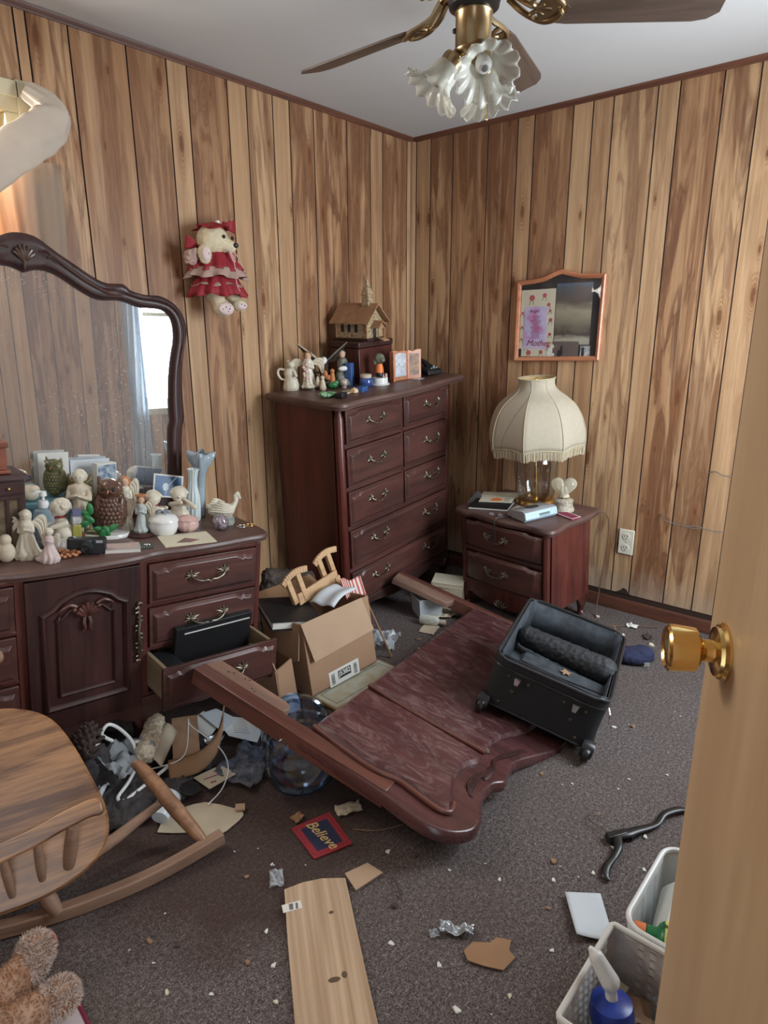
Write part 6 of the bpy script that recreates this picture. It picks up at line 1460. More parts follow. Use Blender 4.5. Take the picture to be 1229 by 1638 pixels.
o = blob('foil_packet', [('e', (0, 0, .010), (.045, .030, .011)), ('e', (-.03, .01, .014), (.018, .02, .014))], simple('green_foil', (.03, .28, .05), .3, col2=(.4, .5, .4), vs=60), None, .003, 0, M0=at(FC, .050, .105, ZC, .2), disp=.005); tag(o, 'crumpled green foil packet behind the black case', 'packet')
m = MB(); m.prism([(-.06, -.025), (.055, -.03), (.06, .02), (-.05, .03)], 0, .006, 'XY', inset=.003); tag(m.build('tan_tray', 'papertan', M0=at(FC, .165, .110, ZC, .2)), 'tan flattened carton beside the low blue box', 'carton')
m = MB(); m.lathe([(0, 0), (.018, 0), (.016, .014), (.006, .020), (0, .024)], seg=20, wave=lambda r, z, a, j: (r * (1 + .15 * math.cos(a * 5)), z)); tag(m.build('candle_stub', simple('peach_wax', (.72, .50, .28), .5), M0=at(FC, .190, .075, ZC + .002, .2)), 'peach coloured candle stub near the low blue box', 'candle')
r_ = root('figurine', 'dark haired figure in orange on a white drum base, centre of the tall chest', 'figurine', onC(.445, .128, .1)); m = MB(); m.lathe([(0, 0), (.048, 0), (.048, .004), (.040, .006), (.039, .034), (0, .036)], seg=32); m.build('drum_base', 'white', r_)
blob('figure', [('c', (0, .004, .045), (0, .004, .075), .018, .015)], 'black', r_, .002); m = MB(); m.lathe([(.020, .058), (.019, .080), (.014, .100), (0, .102)], (0, .002, 0), 20); m.build('orange_vest', 'orange', r_)
blob('head', [('e', (0, 0, .125), (.027, .026, .026)), ('e', (.012, -.022, .120), (.014, .012, .011)), ('e', (-.022, .0, .112), (.010, .010, .020))], simple('dark_olive_hair', (.05, .055, .035), .6, col2=(.20, .21, .14), vs=40), r_, .0025)
m = MB(); 
for k in range(5): a = k * .5 - 1.2; m.box((math.cos(a) * .034, math.sin(a) * .034, .040), (.006, .006, .022))
m.build('tiny_posts', 'pinkpot', r_)
tp = root('folding_frame', 'orange-brown hinged wooden triptych frame with an arched metal relief on the tall chest', 'picture frame', at(FC, .600, .115, ZC, -.22))
arcp = [(-.066, 0), (.040, 0), (.040, .142), (.02, .150), (-.012, .146), (-.045, .152), (-.066, .146)]
m = MB(); m.prism(arcp, -.006, .010, 'XZ'); m.box((-.060, -.012, .073), (.012, .02, .146)); q = m.build('centre_panel', 'framewood', tp, bevel=.002)
m = MB(); m.prism([(-.046, .020), (.028, .020), (.028, .130), (.01, .138), (-.028, .138), (-.046, .130)], -.0095, -.006, 'XZ'); m.build('metal_relief', simple('silver_relief', (.42, .45, .50), .35, .4, col2=(.75, .78, .82), vs=60, bmp=1.2, bs=50), q, bevel=.001)
m = MB(); m.prism([(0, 0), (.075, 0), (.075, .150), (.05, .150), (.03, .142), (0, .150)], -.005, .006, 'XZ'); q2 = m.build('side_panel', 'framewood', tp, bevel=.002); q2.matrix_local = T(.042, 0, 0) @ rotm(0, 0, .62 - 1.0)
m = MB(); m.prism([(.012, .02), (.062, .02), (.062, .13), (.012, .13)], -.0062, -.005, 'XZ'); m.build('inner_picture', simple('dark_icon', (.10, .05, .03), .4, col2=(.4, .2, .08), vs=40), q2, smooth=False)
m = MB(); m.prism([(-.030, -.02), (.030, -.02), (.036, .02), (-.026, .022)], 0, .003, 'XY'); tag(m.build('clear_coaster', 'silver', M0=at(FC, .672, .060, ZC, .1)), 'flat clear plastic coaster at the foot of the folding frame', 'coaster')
ph = root('telephone', 'black desk telephone with its handset at the right end of the tall chest', 'telephone', at(FC, .822, .135, ZC, -.15))
m = MB(); m.prism([(-.095, .008), (-.090, .030), (.030, .060), (.095, .066), (.100, .010)], -.055, .055, 'YZ', m=rotm(0, 0, 0)); m.build('base', 'blackmatte', ph, bevel=.006)
m = MB()
for i in range(3):
    for j in range(4): y = -.060 + j * .018; m.box((-.004 + i * .020, y, .0385 + (y + .06) * .25), (.012, .010, .006))
m.build('keypad', 'silver', ph)
m = MB(); m.tube([(-.040, -.085, .050), (-.040, -.04, .075), (-.040, .03, .090), (-.040, .085, .092)], [.022, .015, .015, .022], 12, 4, flat=.8); m.build('handset', 'blackmatte', ph)
m = MB(); m.tube([(.06, .09, .03), (.085, .11, .028), (.125, .10, .035), (.15, .11, .028)], [.006, .006, .004, .004], 8, 4); m.build('white_plug', 'plasticwhite', ph)

# ------------------------------------------------------------------ open suitcase on the headboard
FS = frame([[.261, .963, .065], [-.932, .269, -.242], [-.251, .003, .968]], (-1.385, -1.467, .324))
sc = root('suitcase', 'open black wheeled suitcase lying tilted on the headboard crest', 'suitcase', FS)
SW, SL, SD = .398, .545, .202
def rrect(x0, x1, y0, y1, r, n=5):
    out = []
    for cx, cy, a0 in ((x1 - r, y0 + r, -90), (x1 - r, y1 - r, 0), (x0 + r, y1 - r, 90), (x0 + r, y0 + r, 180)):
        for k in range(n + 1): a = math.radians(a0 + 90 * k / n); out.append((cx + r * math.cos(a), cy + r * math.sin(a)))
    return out
out = rrect(0, SW, 0, SL, .045); inr = rrect(.010, SW - .010, .010, SL - .010, .038)
m = MB(); n = len(out); zt_ = lambda p: 0.0
R1 = [m.bm.verts.new((p[0], p[1], -SD)) for p in offset_poly(out, .012)]; R2 = [m.bm.verts.new((p[0], p[1], -SD + .012)) for p in out]; R3_ = [m.bm.verts.new((p[0], p[1], .0)) for p in out]; R4 = [m.bm.verts.new((p[0], p[1], .0)) for p in inr]; R5 = [m.bm.verts.new((p[0], p[1], -SD + .030)) for p in inr]
for a, b in ((R1, R2), (R2, R3_), (R3_, R4), (R4, R5)):
    for i in range(n): m._f([a[i], a[(i + 1) % n], b[(i + 1) % n], b[i]])
m._f(R1[::-1]); m._f(R5); m.build('shell', 'nylon', sc)
m = MB(); wob = lambda i: .004 * math.sin(i * 1.3)
m.tube([(p[0], p[1], .003 + wob(i)) for i, p in enumerate(out)] + [(out[0][0], out[0][1], .003)], .0055, 8); rim_ = m.build('rim_piping', 'piping', sc)
m = MB(); m.tube([(p[0], p[1], -.030) for p in offset_poly(out, -.002)] + [(out[0][0], out[0][1] - .002, -.03)], .0035, 6); m.tube([(p[0], p[1], -SD + .014) for p in offset_poly(out, -.001)] + [(out[0][0], out[0][1] - .001, -SD + .014)], .0045, 6); m.build('seam_piping', 'piping', sc)
m = MB()   # the pale dusty lining standing up round the inside
ml = rrect(.014, SW - .014, .014, SL - .014, .035)
top_ = [m.bm.verts.new((p[0] + .004 * math.sin(i * 2.1), p[1] + .004 * math.cos(i * 1.7), .004 + .006 * math.sin(i * .9))) for i, p in enumerate(ml)]; bot_ = [m.bm.verts.new((p[0], p[1], -.13)) for p in offset_poly(ml, .02)]
for i in range(n): m._f([top_[i], top_[(i + 1) % n], bot_[(i + 1) % n], bot_[i]])
m.build('lining', 'nylonin', sc, solid=.003)
m = MB(); rnd = random.Random(3)
m.grid(lambda a, b: Vector((.02 + a * (SW - .04), .02 + b * (SL - .04), -.125 + .02 * math.sin(a * 7 + b * 3) + .012 * mnoise.noise(Vector((a * 6, b * 6, 1))))), 24, 30); m.build('lining_floor', 'nylonin', sc)
blob('inner_flap', [('c', (.06, .30, -.045), (.355, .245, -.020), .042, .050), ('e', (.20, .29, -.05), (.17, .05, .035))], 'nylon', sc, .006, 3, disp=.004)
m = MB(); m.prism(rrect(.07, .385, .03, .20, .02), -.085, -.045, 'XY', inset=.012, step=.012); pk = m.build('zip_pocket', 'nylonin', sc)
m = MB(); m.tube([(.075, .115, -.0435), (.20, .105, -.042), (.38, .125, -.0435)], .003, 6, 5); m.build('zipper', 'piping', pk)
m = MB(); m.prism(rrect(.16, .375, .02, .065, .012), -.05, -.018, 'XY', inset=.01, step=.01); m.build('padded_strap', 'nylonin', sc)
m = MB(); m.lathe([(0, 0), (.014, 0), (.012, .002), (0, .002)], (.21, .282, -.004), 20, rotm(-.25, 0, .2) @ Matrix.Diagonal((1, .5, 1, 1))); m.build('oval_badge', 'silver', sc)
for i, (x, z) in enumerate(((.066, -.055), (.139, -.056), (.094, -.107), (.061, -.166), (.265, -.058), (.340, -.058), (.303, -.111), (.337, -.169))):
    m = MB(); m.lathe([(0, 0), (.0065, 0), (.0055, .003), (.0025, .0045), (0, .0045)], (x, -.0005, z), 14, rotm(PI / 2, 0, 0)); m.build('rivet', 'abrass', sc)
for x in (.100, .304):
    m = MB(); m.prism([(-.017, .020), (.017, .020), (.011, -.016), (-.011, -.016)], 0, -.012, 'XZ', inset=.005, m=T(x, 0, -.062)); m.build('skid_plate', 'chrome', sc)
for x in (.012, SW - .010):
    h_ = MB(); h_.lathe([(0, -.020), (.030, -.020), (.032, -.012), (.032, .012), (.030, .020), (0, .020)], (x, .004, -SD + .012), 20, rotm(0, PI / 2, 0)); q = h_.build('wheel_housing', 'piping', sc)
    h_ = MB(); h_.lathe([(0, -.010), (.024, -.010), (.026, -.006), (.026, .006), (.024, .010), (0, .010)], (x, -.020, -SD + .004), 24, rotm(0, PI / 2, 0)); h_.build('wheel', 'black', q)
m = MB(); m.tube([(SW + .004, .03, -.028), (SW + .014, .01, -.040), (SW + .016, .0, -.065)], .0022, 6, 4); m.build('zipper_pull', 'chrome', sc); m = MB(); m.tube([(.36, SL + .0, .0), (.35, SL + .016, .012), (.37, SL + .03, .0)], .003, 6, 4); m.build('zipper_pull', 'chrome', sc)
m = MB(); m.prism([(.0, .02), (-.008, .006), (-.022, .004), (-.010, -.004), (-.014, -.016), (0, -.008), (.012, -.018), (.012, -.004), (.026, .0), (.010, .006)], 0, .002, 'XY'); tag(m.build('dry_leaf', 'leaf', M0=at(FS, .235, .155, -.040, .4, .1), smooth=False), 'brown dry leaf lying on the suitcase pocket', 'leaf')
o = blob('tissue_wad', [('e', (0, 0, .006), (.016, .010, .007)), ('e', (-.010, .004, .008), (.009, .008, .007))], 'paperblue', None, .002, 0, M0=at(FS, .095, .060, -.105), disp=.004); tag(o, 'white crumpled tissue just inside the left rim of the suitcase', 'tissue')
cap_ = root('baseball_cap', 'navy blue cap with a brown edge lying right of the suitcase', 'cap', T(-.505, -1.655, 0) @ rotm(0, 0, -.9))
blob('crown', [('e', (0, 0, .030), (.085, .060, .036)), ('e', (.03, .0, .045), (.05, .05, .028))], 'navy', cap_, .005, 2, disp=.003)
m = MB(); m.grid(lambda a, b: Vector((-.075 - .055 * b, (a - .5) * .11 * (1 - .35 * b), .016 - .008 * (2 * a - 1) ** 2)), 10, 5); m.build('brim', 'oakdull', cap_, solid=.005)
m = MB()
for k in range(4): m.box((.02 + k * .006, -.066, .022), (.002, .004, .016))
m.build('white_stripes', 'paper', cap_, smooth=False)

# ------------------------------------------------------------------ cardboard box and what sticks out of it
FB = frame([[.9985, .0496, -.0216], [-.0461, .9892, .1391], [.0282, -.1379, .9900]], (-1.649, -.771, .319))
BW, BD, BH = .362, .267, .300
cb = root('cardboard_box', 'open cardboard box with outward flaps between the dresser and the tall chest', 'cardboard box', FB)
m = MB(); t = .005
for c, s in (((BW / 2, t / 2, -BH / 2), (BW, t, BH)), ((BW / 2, BD - t / 2, -BH / 2), (BW, t, BH)), ((t / 2, BD / 2, -BH / 2), (t, BD - 2 * t, BH)), ((BW - t / 2, BD / 2, -BH / 2), (t, BD - 2 * t, BH)), ((BW / 2, BD / 2, -BH + t / 2), (BW, BD, t))): m.box(c, s)
bxw = m.build('box_walls', 'card', cb, smooth=False)
m = MB(); m.prism([(-.006, .004), (BW - .040, .004), (BW - .008, -.146), (.022, -.160)], 0, -.004, 'XZ', m=rotm(-.10, 0, 0)); m.build('front_flap', 'cardlight', cb, smooth=False)
m = MB(); m.prism([(.010, .0), (BD - .010, .004), (BD - .03, -.11), (.05, -.155), (.02, -.145)], 0, -.004, 'YZ', m=rotm(0, .16, 0)); m.build('side_flap', 'card', cb, smooth=False)
m = MB(); m.prism([(.010, 0), (BW - .01, 0), (BW - .02, .10), (.02, .11)], 0, .004, 'XZ', m=T(0, BD, -.002) @ rotm(-.9, 0, 0)); m.build('back_flap', 'carddark', cb, smooth=False)
m = MB(); m.box((.176, -.001, -.272), (.165, .001, .064)); lb = m.build('label', 'paper', cb, smooth=False)
m = MB(); m.box((.176, -.0018, -.268), (.070, .0006, .034)); kb_ = m.build('black_field', 'ink', lb, smooth=False)
text('code', 'J5382', 'paper', kb_, .028, T(.176, -.0024, -.266) @ rotm(PI / 2, 0, 0), 0, .0002, .0006)
rnd = random.Random(9)
for x0 in (.104, .228):
    m = MB(); z = -.295
    while z < -.250: h_ = rnd.uniform(.001, .003); m.box((x0 + .009, -.0018, z), (.018, .0006, h_)); z += h_ + rnd.uniform(.001, .0025)
    q = m.build('barcode', 'ink', lb, smooth=False); q['kind'] = 'stuff'
# second, folded piece of cardboard leaning against the box's left side
cs = root('cardboard_piece', 'narrow folded cardboard piece leaning against the left side of the box', 'cardboard', T(-1.735, -.785, .0) @ rotm(0, -.10, .15))
m = MB(); m.prism([(-.050, .003), (.050, .003), (.040, .205), (-.055, .200)], 0, .006, 'XZ'); m.build('front_panel', 'card', cs, smooth=False)
m = MB(); m.prism([(0, .003), (.12, .003), (.12, .285), (.05, .300), (.02, .245), (0, .200)], 0, .005, 'YZ', m=T(-.050, 0, 0)); m.build('side_panel', 'card', cs, smooth=False)
o = root('binder', 'black ring binder lying tilted in the top left of the cardboard box', 'binder', at(FB, .062, .150, .020, -.38, .14, .20))
m = MB(); m.box((0, 0, 0), (.205, .245, .004)); m.box((0, 0, -.034), (.205, .245, .004)); m.box((.101, 0, -.017), (.004, .245, .036)); m.build('cover', 'blackmatte', o, bevel=.001)
m = MB(); m.box((-.004, 0, -.017), (.185, .235, .026)); m.build('pages', 'paper', o, smooth=False)
m = MB(); m.tube([(.1035 + 0, -.085 + math.cos(a) * .008, -.017 + math.sin(a) * .008) for a in [2 * PI * i / 16 for i in range(17)]], .0012, 5); m.build('finger_ring', 'chrome', o)
m = MB(); m.grid(lambda a, b: Vector((a * .16, b * .12, .012 * math.sin(a * 4) + .006 * math.sin(b * 9))), 12, 8); tag(m.build('white_paper', 'paperblue', solid=.002, M0=at(FB, .170, .000, .012, .15, .1, -.22)), 'white sheet of paper standing in the middle of the cardboard box', 'paper')
# two little arm frames of a doll-size folding chair
dc = root('doll_chair', 'small pale wooden doll rocking chair lying in the cardboard box', 'doll chair', at(FB, .10, .15, -.045, .08))
def bar(m, p, q, w, d): 
    v = Vector(q) - Vector(p); m.box((Vector(p) + v / 2), (w, d, v.length), align(v))
m = MB(); bar(m, (.015, 0, .085), (.255, .0, .118), .012, .050); m.build('seat_rail', 'pine', dc, bevel=.002)
for ox, oy, oz in ((.0, 0, 0), (.205, .02, .025)):
    m = MB(); pts = catmull([(ox - .055, oy, .168 + oz), (ox - .02, oy, .192 + oz), (ox + .03, oy, .205 + oz), (ox + .085, oy, .200 + oz)], 4)
    for a, b in zip(pts, pts[1:]): bar(m, a, b, .012, .026)
    m.build('rocker', 'pine', dc, bevel=.002)
    for x in (-.030, .028):
        m = MB(); bar(m, (ox + x + .030, oy, .075 + oz), (ox + x, oy, .185 + oz + (.01 if x > 0 else 0)), .018, .024); m.build('upright', 'pine', dc, bevel=.002)
m = MB(); bar(m, (.245, .0, .115), (.285, .0, -.03), .024, .03); m.build('leg', 'pine', dc, bevel=.002)
mat_f, nt_, b_p = newmat('red_white_stripes'); wv_ = nt_.nodes.new('ShaderNodeTexWave'); wv_.bands_direction = 'X'; wv_.inputs['Scale'].default_value = 18; wv_.inputs['Distortion'].default_value = .6
nt_.links.new(coords(nt_), wv_.inputs['Vector']); nt_.links.new(ramp(nt_, wv_.outputs['Fac'], [(.45, (.42, .03, .025)), (.55, (.62, .56, .50))]), b_p.inputs['Base Color']); M['stripes'] = mat_f
m = MB(); m.grid(lambda a, b: Vector((a * .13, .02 * math.sin(a * 3) - .02 * b, -b * .085 - a * .03 + .008 * math.sin(a * 8))), 14, 8); tag(m.build('striped_cloth', 'stripes', solid=.004, M0=at(FB, .310, .10, .070, .1)), 'red and white striped cloth hanging out of the cardboard box', 'cloth')
m = MB(); m.box((0, 0, 0), (.40, .15, .012)); ps = m.build('framed_print', wood('thin_gold_frame', (.20, .12, .05), (.40, .27, .13), .5, 'X'), bevel=.002, M0=T(-1.437, -.868, .010) @ rotm(0, 0, -.02)); tag(ps, 'flat framed pale print lying on the carpet under the cardboard box', 'framed print')
m = MB(); m.box((0, 0, .0065), (.385, .136, .001)); q = m.build('print', simple('pale_map_print', (.46, .47, .40), .45, col2=(.38, .33, .20), vs=22), ps, smooth=False)
m = MB()
for y in (-.045, .045): m.box((0, y, .0072), (.34, .0015, .0004))
for x in (-.17, .17): m.box((x, 0, .0072), (.0015, .09, .0004))
m.build('print_border', 'ink', q, smooth=False)
o = blob('padded_jacket', [('c', (-1.46, -.36, .36), (-1.28, -.40, .30), .038, .045), ('c', (-1.44, -.37, .31), (-1.24, -.42, .24), .040, .042), ('c', (-1.46, -.36, .24), (-1.22, -.40, .17), .055, .055), ('e', (-1.34, -.34, .12), (.13, .10, .12)), ('c', (-1.47, -.35, .30), (-1.45, -.36, .06), .040, .055)], 'browncloth', None, .008, 3, disp=.010); tag(o, 'dusty dark brown padded jacket heaped between the dresser and the tall chest', 'jacket')

# ------------------------------------------------------------------ blue water jug under the headboard leg
ja, jb = Vector((-2.045, -1.20, .118)), Vector((-1.86, -.945, .118))
jm = Matrix.Translation(ja) @ align(jb - ja)
jg = root('water_jug', 'large blue clear plastic water jug lying under the headboard leg', 'water jug', jm)
m = MB(); m.open = True
m.lathe([(.0, .010), (.055, .008), (.080, .0), (.100, .002), (.112, .014), (.116, .03), (.116, .06), (.109, .066), (.109, .074), (.116, .080), (.116, .125), (.109, .131), (.109, .139), (.116, .145), (.116, .20), (.109, .206), (.109, .214), (.116, .22), (.112, .245), (.09, .28), (.05, .31), (.030, .325), (.028, .36)], seg=56); m.build('jug_body', 'jug', jg, solid=.0022)
m = MB(); m.lathe([(0, .352), (.031, .352), (.031, .385), (0, .386)], seg=24); m.build('cap', 'paperblue', jg)

# ------------------------------------------------------------------ tub, books, bottle and paper by the far leg
tb_ = root('plastic_tub', 'translucent white plastic tub under the far headboard leg', 'tub', T(-.69, -.655, 0) @ rotm(0, 0, -.55))
m = MB(); m.open = True; m.lathe([(.0, .002), (.075, .002), (.080, .010), (.092, .105), (.096, .108)], seg=4, m=rotm(0, 0, PI / 4)); m.build('tub_body', 'tub', tb_, solid=.003)
m = MB(); m.box((.01, .0, .04), (.08, .07, .06)); m.build('contents', 'paperblue', tb_, bevel=.01)
o = book('paperback', .125, .165, .022, 'papercrm', 'papertan', None, T(-.50, -.655, .112) @ rotm(.05, -.06, .45), hard=False); tag(o, 'pale paperback book behind the far headboard leg', 'book')
o = book('paperback', .13, .17, .105, 'papertan', 'papertan', None, T(-.495, -.650, .003) @ rotm(0, 0, .35), hard=False); tag(o, 'thick tan book under the pale paperback behind the headboard leg', 'book')
r_ = root('glass_bottle', 'small clear glass bottle lying on the carpet beside the headboard', 'bottle', T(-.80, -.70, .026) @ rotm(0, PI / 2, -1.25))
m = MB(); m.open = True; m.lathe([(0, 0), (.022, .0), (.024, .006), (.024, .075), (.018, .088), (.010, .095), (.010, .112)], seg=24, m=Matrix.Diagonal((1, 1.0, 1, 1))); m.build('bottle_body', 'frosted', r_, solid=.002); m = MB(); m.lathe([(0, .108), (.013, .108), (.013, .128), (0, .128)], seg=18); m.build('stopper', 'papertan', r_)
def crumple(name, w, d, mat, M0, label, cat, amp=.012, seed=1, group=None, flat=.5, th=.001, curl=0.0):
    rnd = random.Random(seed); ox = rnd.random() * 50; m = MB()
    def f(a, b):
        e = mnoise.noise(Vector((a * 5 + ox, b * 5, 1))); ex = 1 + .12 * e; x = (a - .5) * w * ex; y = (b - .5) * d * (1 + .12 * mnoise.noise(Vector((b * 6, a * 4, ox))))
        z = amp * (.55 + mnoise.noise(Vector((a * 3.2 + ox, b * 3.2, 4))) * .9 + .35 * mnoise.noise(Vector((a * 9 + ox, b * 9, 7)))) + curl * (2 * a - 1) ** 2
        return Vector((x, y, max(.001, z)))
    m.grid(f, 16, 14); return tag(m.build(name, mat, None, solid=th, M0=M0), label, cat, group)
crumple('paper_scrap', .12, .07, 'papertan', T(-.655, -.745, .004) @ rotm(0, 0, -.6), 'crumpled tan paper just right of the small glass bottle', 'paper', .020, 4)
crumple('paper_scrap', .10, .055, 'papercrm', T(-.585, -.735, .010) @ rotm(0, 0, -.5), 'torn printed cream paper at the edge of the headboard', 'paper', .012, 5)
crumple('paper_scrap', .10, .08, 'papertan', T(-.83, -.775, .003) @ rotm(0, 0, .3), 'flat tan scrap underneath the small glass bottle', 'paper', .003, 6)
crumple('plastic_bag', .15, .13, 'clearplastic', T(-1.085, -.70, .003) @ rotm(0, 0, .4), 'crumpled clear plastic bag right of the cardboard box', 'plastic bag', .050, 7)
m = MB(); m.tube([(-1.26, -.76, .28), (-1.20, -.80, .10), (-1.17, -.82, .006)], .0045, 6, 4); tag(m.build('thin_stick', 'carddark'), 'thin brown stick leaning against the right side of the box', 'stick')

# ------------------------------------------------------------------ toppled rocking chair
FR = Matrix(((.9563, .18, -.2304, -2.74), (-.2924, .5888, -.7536, -1.08), (0, .788, .6157, .092), (0, 0, 0, 1)))
FR = Matrix.Translation(FR.to_translation()) @ FR.to_3x3().to_quaternion().to_matrix().to_4x4()
rc = root('rocking_chair', 'broken oak rocking chair toppled in front of the dresser with its seat facing up', 'rocking chair', FR)
sr = [(-.115, .010), (-.037, .008), (.032, .018), (.093, .040), (.129, .073), (.145, .116), (.145, .171), (.128, .240), (.102, .330), (.070, .404), (.032, .444), (-.014, .468), (-.049, .478), (-.12, .486)]
sc_ = catmull(sr, 4); cxx = -.17
seat = sc_ + [(2 * cxx - x, y) for x, y in sc_[::-1]]
m = MB(); m.prism(seat, -.038, -.002, 'XY', inset=.007, step=.007); m.build('seat', 'oak', rc)
inv = FR.inverted()
def loc(p): return tuple(inv @ Vector(p))
arm = catmull([(-.42, .075), (-.30, .10), (-.18, .118), (-.094, .137), (-.018, .146), (.051, .160), (.105, .166), (.132, .160)], 4)
m = MB(); V = []
for i, (x, y) in enumerate(arm):
    w = .020 if i < len(arm) - 3 else .020 * (len(arm) - i) / 4 + .006
    V.append([m.bm.verts.new((x + dx, y + dy, z)) for dx, dy, z in ((0, -w, .108), (0, w, .108), (-.004, w, .132), (-.004, -w, .132))])
for a, b in zip(V, V[1:]):
    for k in range(4): m._f([a[k], a[(k + 1) % 4], b[(k + 1) % 4], b[k]])
m._f(V[0]); m._f(V[-1][::-1]); m.build('armrest', 'oak', rc, bevel=.005)
for k, (bx_, by_, tx_, ty_, r) in enumerate(((.040, .058, .060, .142, .0150), (-.020, .052, -.018, .134, .0095), (-.085, .042, -.088, .126, .0095), (-.155, .040, -.16, .11, .0095))):
    m = MB(); m.tube([(bx_, by_, -.004), (bx_ + (tx_ - bx_) * .35, by_ + (ty_ - by_) * .35, .04), (bx_ + (tx_ - bx_) * .65, by_ + (ty_ - by_) * .65, .075), (tx_, ty_, .112)], [r * .9, r * 1.08, r * 1.05, r * .85], 12, 4); m.build('spindle', 'oakdull', rc)
def wtube(pts, r, mat, name, seg=12, sm=4):
    m = MB(); m.tube([loc(p) for p in pts], r, seg, sm); return m.build(name, mat, rc)
def plankcurve(name, pts, w, h, mat):
    m = MB(); P = [Vector(p) for p in catmull(pts, 6)]; V = []
    for i, p in enumerate(P):
        t = (P[min(i + 1, len(P) - 1)] - P[max(i - 1, 0)]).normalized(); s = Vector((-t.y, t.x, 0)).normalized() * w / 2; u_ = t.cross(s).normalized() * (h / 2)
        V.append([m.bm.verts.new(inv @ (p + a * s + b * u_)) for a, b in ((-1, -1), (1, -1), (1, 1), (-1, 1))])
    for a, b in zip(V, V[1:]):
        for k in range(4): m._f([a[k], a[(k + 1) % 4], b[(k + 1) % 4], b[k]])
    m._f(V[0]); m._f(V[-1][::-1]); return m.build(name, mat, rc, bevel=.004)
plankcurve('rocker', [(-2.325, -1.168, .040), (-2.42, -1.150, .030), (-2.52, -1.126, .022), (-2.62, -1.095, .020), (-2.724, -1.055, .021), (-2.84, -1.00, .026), (-2.96, -.93, .040), (-3.06, -.85, .06)], .030, .036, 'oakdull')
wtube([(-2.372, -1.150, .040), (-2.379, -1.12, .062), (-2.392, -1.06, .105), (-2.405, -.97, .160), (-2.412, -.93, .185), (-2.420, -.895, .202)], [.011, .017, .021, .021, .019, .013], 'oakleg', 'leg')
wtube([(-2.735, -1.062, .030), (-2.742, -1.045, .06), (-2.75, -1.02, .10)], [.014, .020, .018], 'oakdull', 'leg')
wtube([(-2.40, -1.005, .118), (-2.48, -.985, .085), (-2.56, -.975, .062), (-2.68, -.96, .05), (-2.80, -.90, .055)], [.010, .014, .017, .017, .012], 'oakdull', 'stretcher')
wtube([(-2.95, -.62, .62), (-2.80, -.78, .63), (-2.715, -.845, .640), (-2.695, -.852, .641)], [.016, .020, .022, .010], 'pillow' if False else 'oakdull', 'back_post')
wtube([(-2.95, -.62, .62), (-2.96, -.66, .48), (-2.95, -.75, .36)], [.016, .018, .018], 'oakdull', 'back_post')

# ------------------------------------------------------------------ heap in front of the dresser
def flat(name, pts, z, th, mat, label, cat, sub=None, group=None):
    cx = sum(p[0] for p in pts) / len(pts); cy = sum(p[1] for p in pts) / len(pts)
    m = MB(); m.prism([(p[0] - cx, p[1] - cy) for p in pts], 0, th, 'XY'); return tag(m.build(name, mat, None, smooth=False, M0=T(cx, cy, z)), label, cat, group)
o = blob('dark_clothes', [('e', (-2.40, -.64, .022), (.13, .20, .030)), ('e', (-2.42, -.82, .020), (.12, .10, .028)), ('e', (-2.30, -.86, .016), (.08, .07, .022)), ('e', (-2.33, -.50, .02), (.10, .08, .03)), ('e', (-2.455, -.665, .085), (.075, .055, .085)), ('e', (-2.37, -.68, .05), (.08, .06, .055))], 'darkcloth', None, .009, 2, disp=.012); tag(o, 'heap of dark crumpled clothes on the carpet under the white hanger', 'clothes')
crumple('grey_shirt', .15, .12, 'greycloth', T(-2.365, -.705, .085) @ rotm(.25, 0, .4), 'pale grey crumpled shirt under the white hanger', 'shirt', .045, 11, th=.003)
crumple('blue_shirt', .18, .06, 'paperblue', T(-2.475, -.73, .035) @ rotm(0, 0, .7), 'pale blue cloth strip sticking out beside the rocking chair seat', 'cloth', .022, 12, th=.003)
crumple('printed_scarf', .19, .17, 'tealcloth', T(-2.06, -.945, .003) @ rotm(0, 0, .2), 'dark printed cloth crumpled left of the blue water jug', 'cloth', .035, 13, th=.003)
crumple('printed_scarf', .22, .12, 'tealcloth', T(-2.13, -.74, .003) @ rotm(0, 0, .9), 'dark printed cloth under the curved tan cardboard', 'cloth', .030, 14, th=.003)
wh = root('clothes_hanger', 'thick white plastic clothes hanger lying on the dark clothes', 'clothes hanger')
m = MB(); m.tube([(-2.380, -.680, .156), (-2.400, -.676, .178), (-2.407, -.675, .197), (-2.382, -.675, .214), (-2.346, -.680, .176), (-2.322, -.700, .120), (-2.343, -.740, .075), (-2.390, -.780, .062), (-2.440, -.805, .050), (-2.442, -.822, .045), (-2.425, -.828, .044), (-2.382, -.820, .046), (-2.315, -.805, .048), (-2.248, -.790, .050)], .0056, 10, 5); m.build('hook_and_arm', 'plasticwhite', wh)
m = MB(); m.tube([(-2.490, -.685, .182), (-2.423, -.685, .170)], .0050, 8); m.build('crossbar', 'plasticwhite', wh)
m = MB(); m.tube([(-2.320, -.700, .128), (-2.290, -.69, .112), (-2.262, -.68, .095)], .0050, 8, 3); m.build('crossbar', 'plasticwhite', wh)
m = MB(); m.tube([(-2.345, -.73, .05), (-2.31, -.76, .05), (-2.24, -.81, .065), (-2.19, -.79, .075), (-2.11, -.68, .085), (-2.10, -.665, .088), (-2.11, -.70, .08), (-2.10, -.84, .055), (-2.13, -.93, .04), (-2.19, -.98, .02), (-2.26, -1.0, .012)], .0020, 6, 6); m.tube([(-2.40, -.74, .06), (-2.37, -.70, .07), (-2.34, -.73, .05), (-2.30, -.70, .05)], .002, 6, 4); tag(m.build('wire_hanger', 'plasticwhite'), 'thin white coated wire hanger bent over the tan cardboard', 'clothes hanger')
pc2 = root('pine_cone', 'dark pine cone on top of the clothes heap by the dresser', 'pine cone', T(-2.458, -.685, .198) @ rotm(0, 1.1, .9))
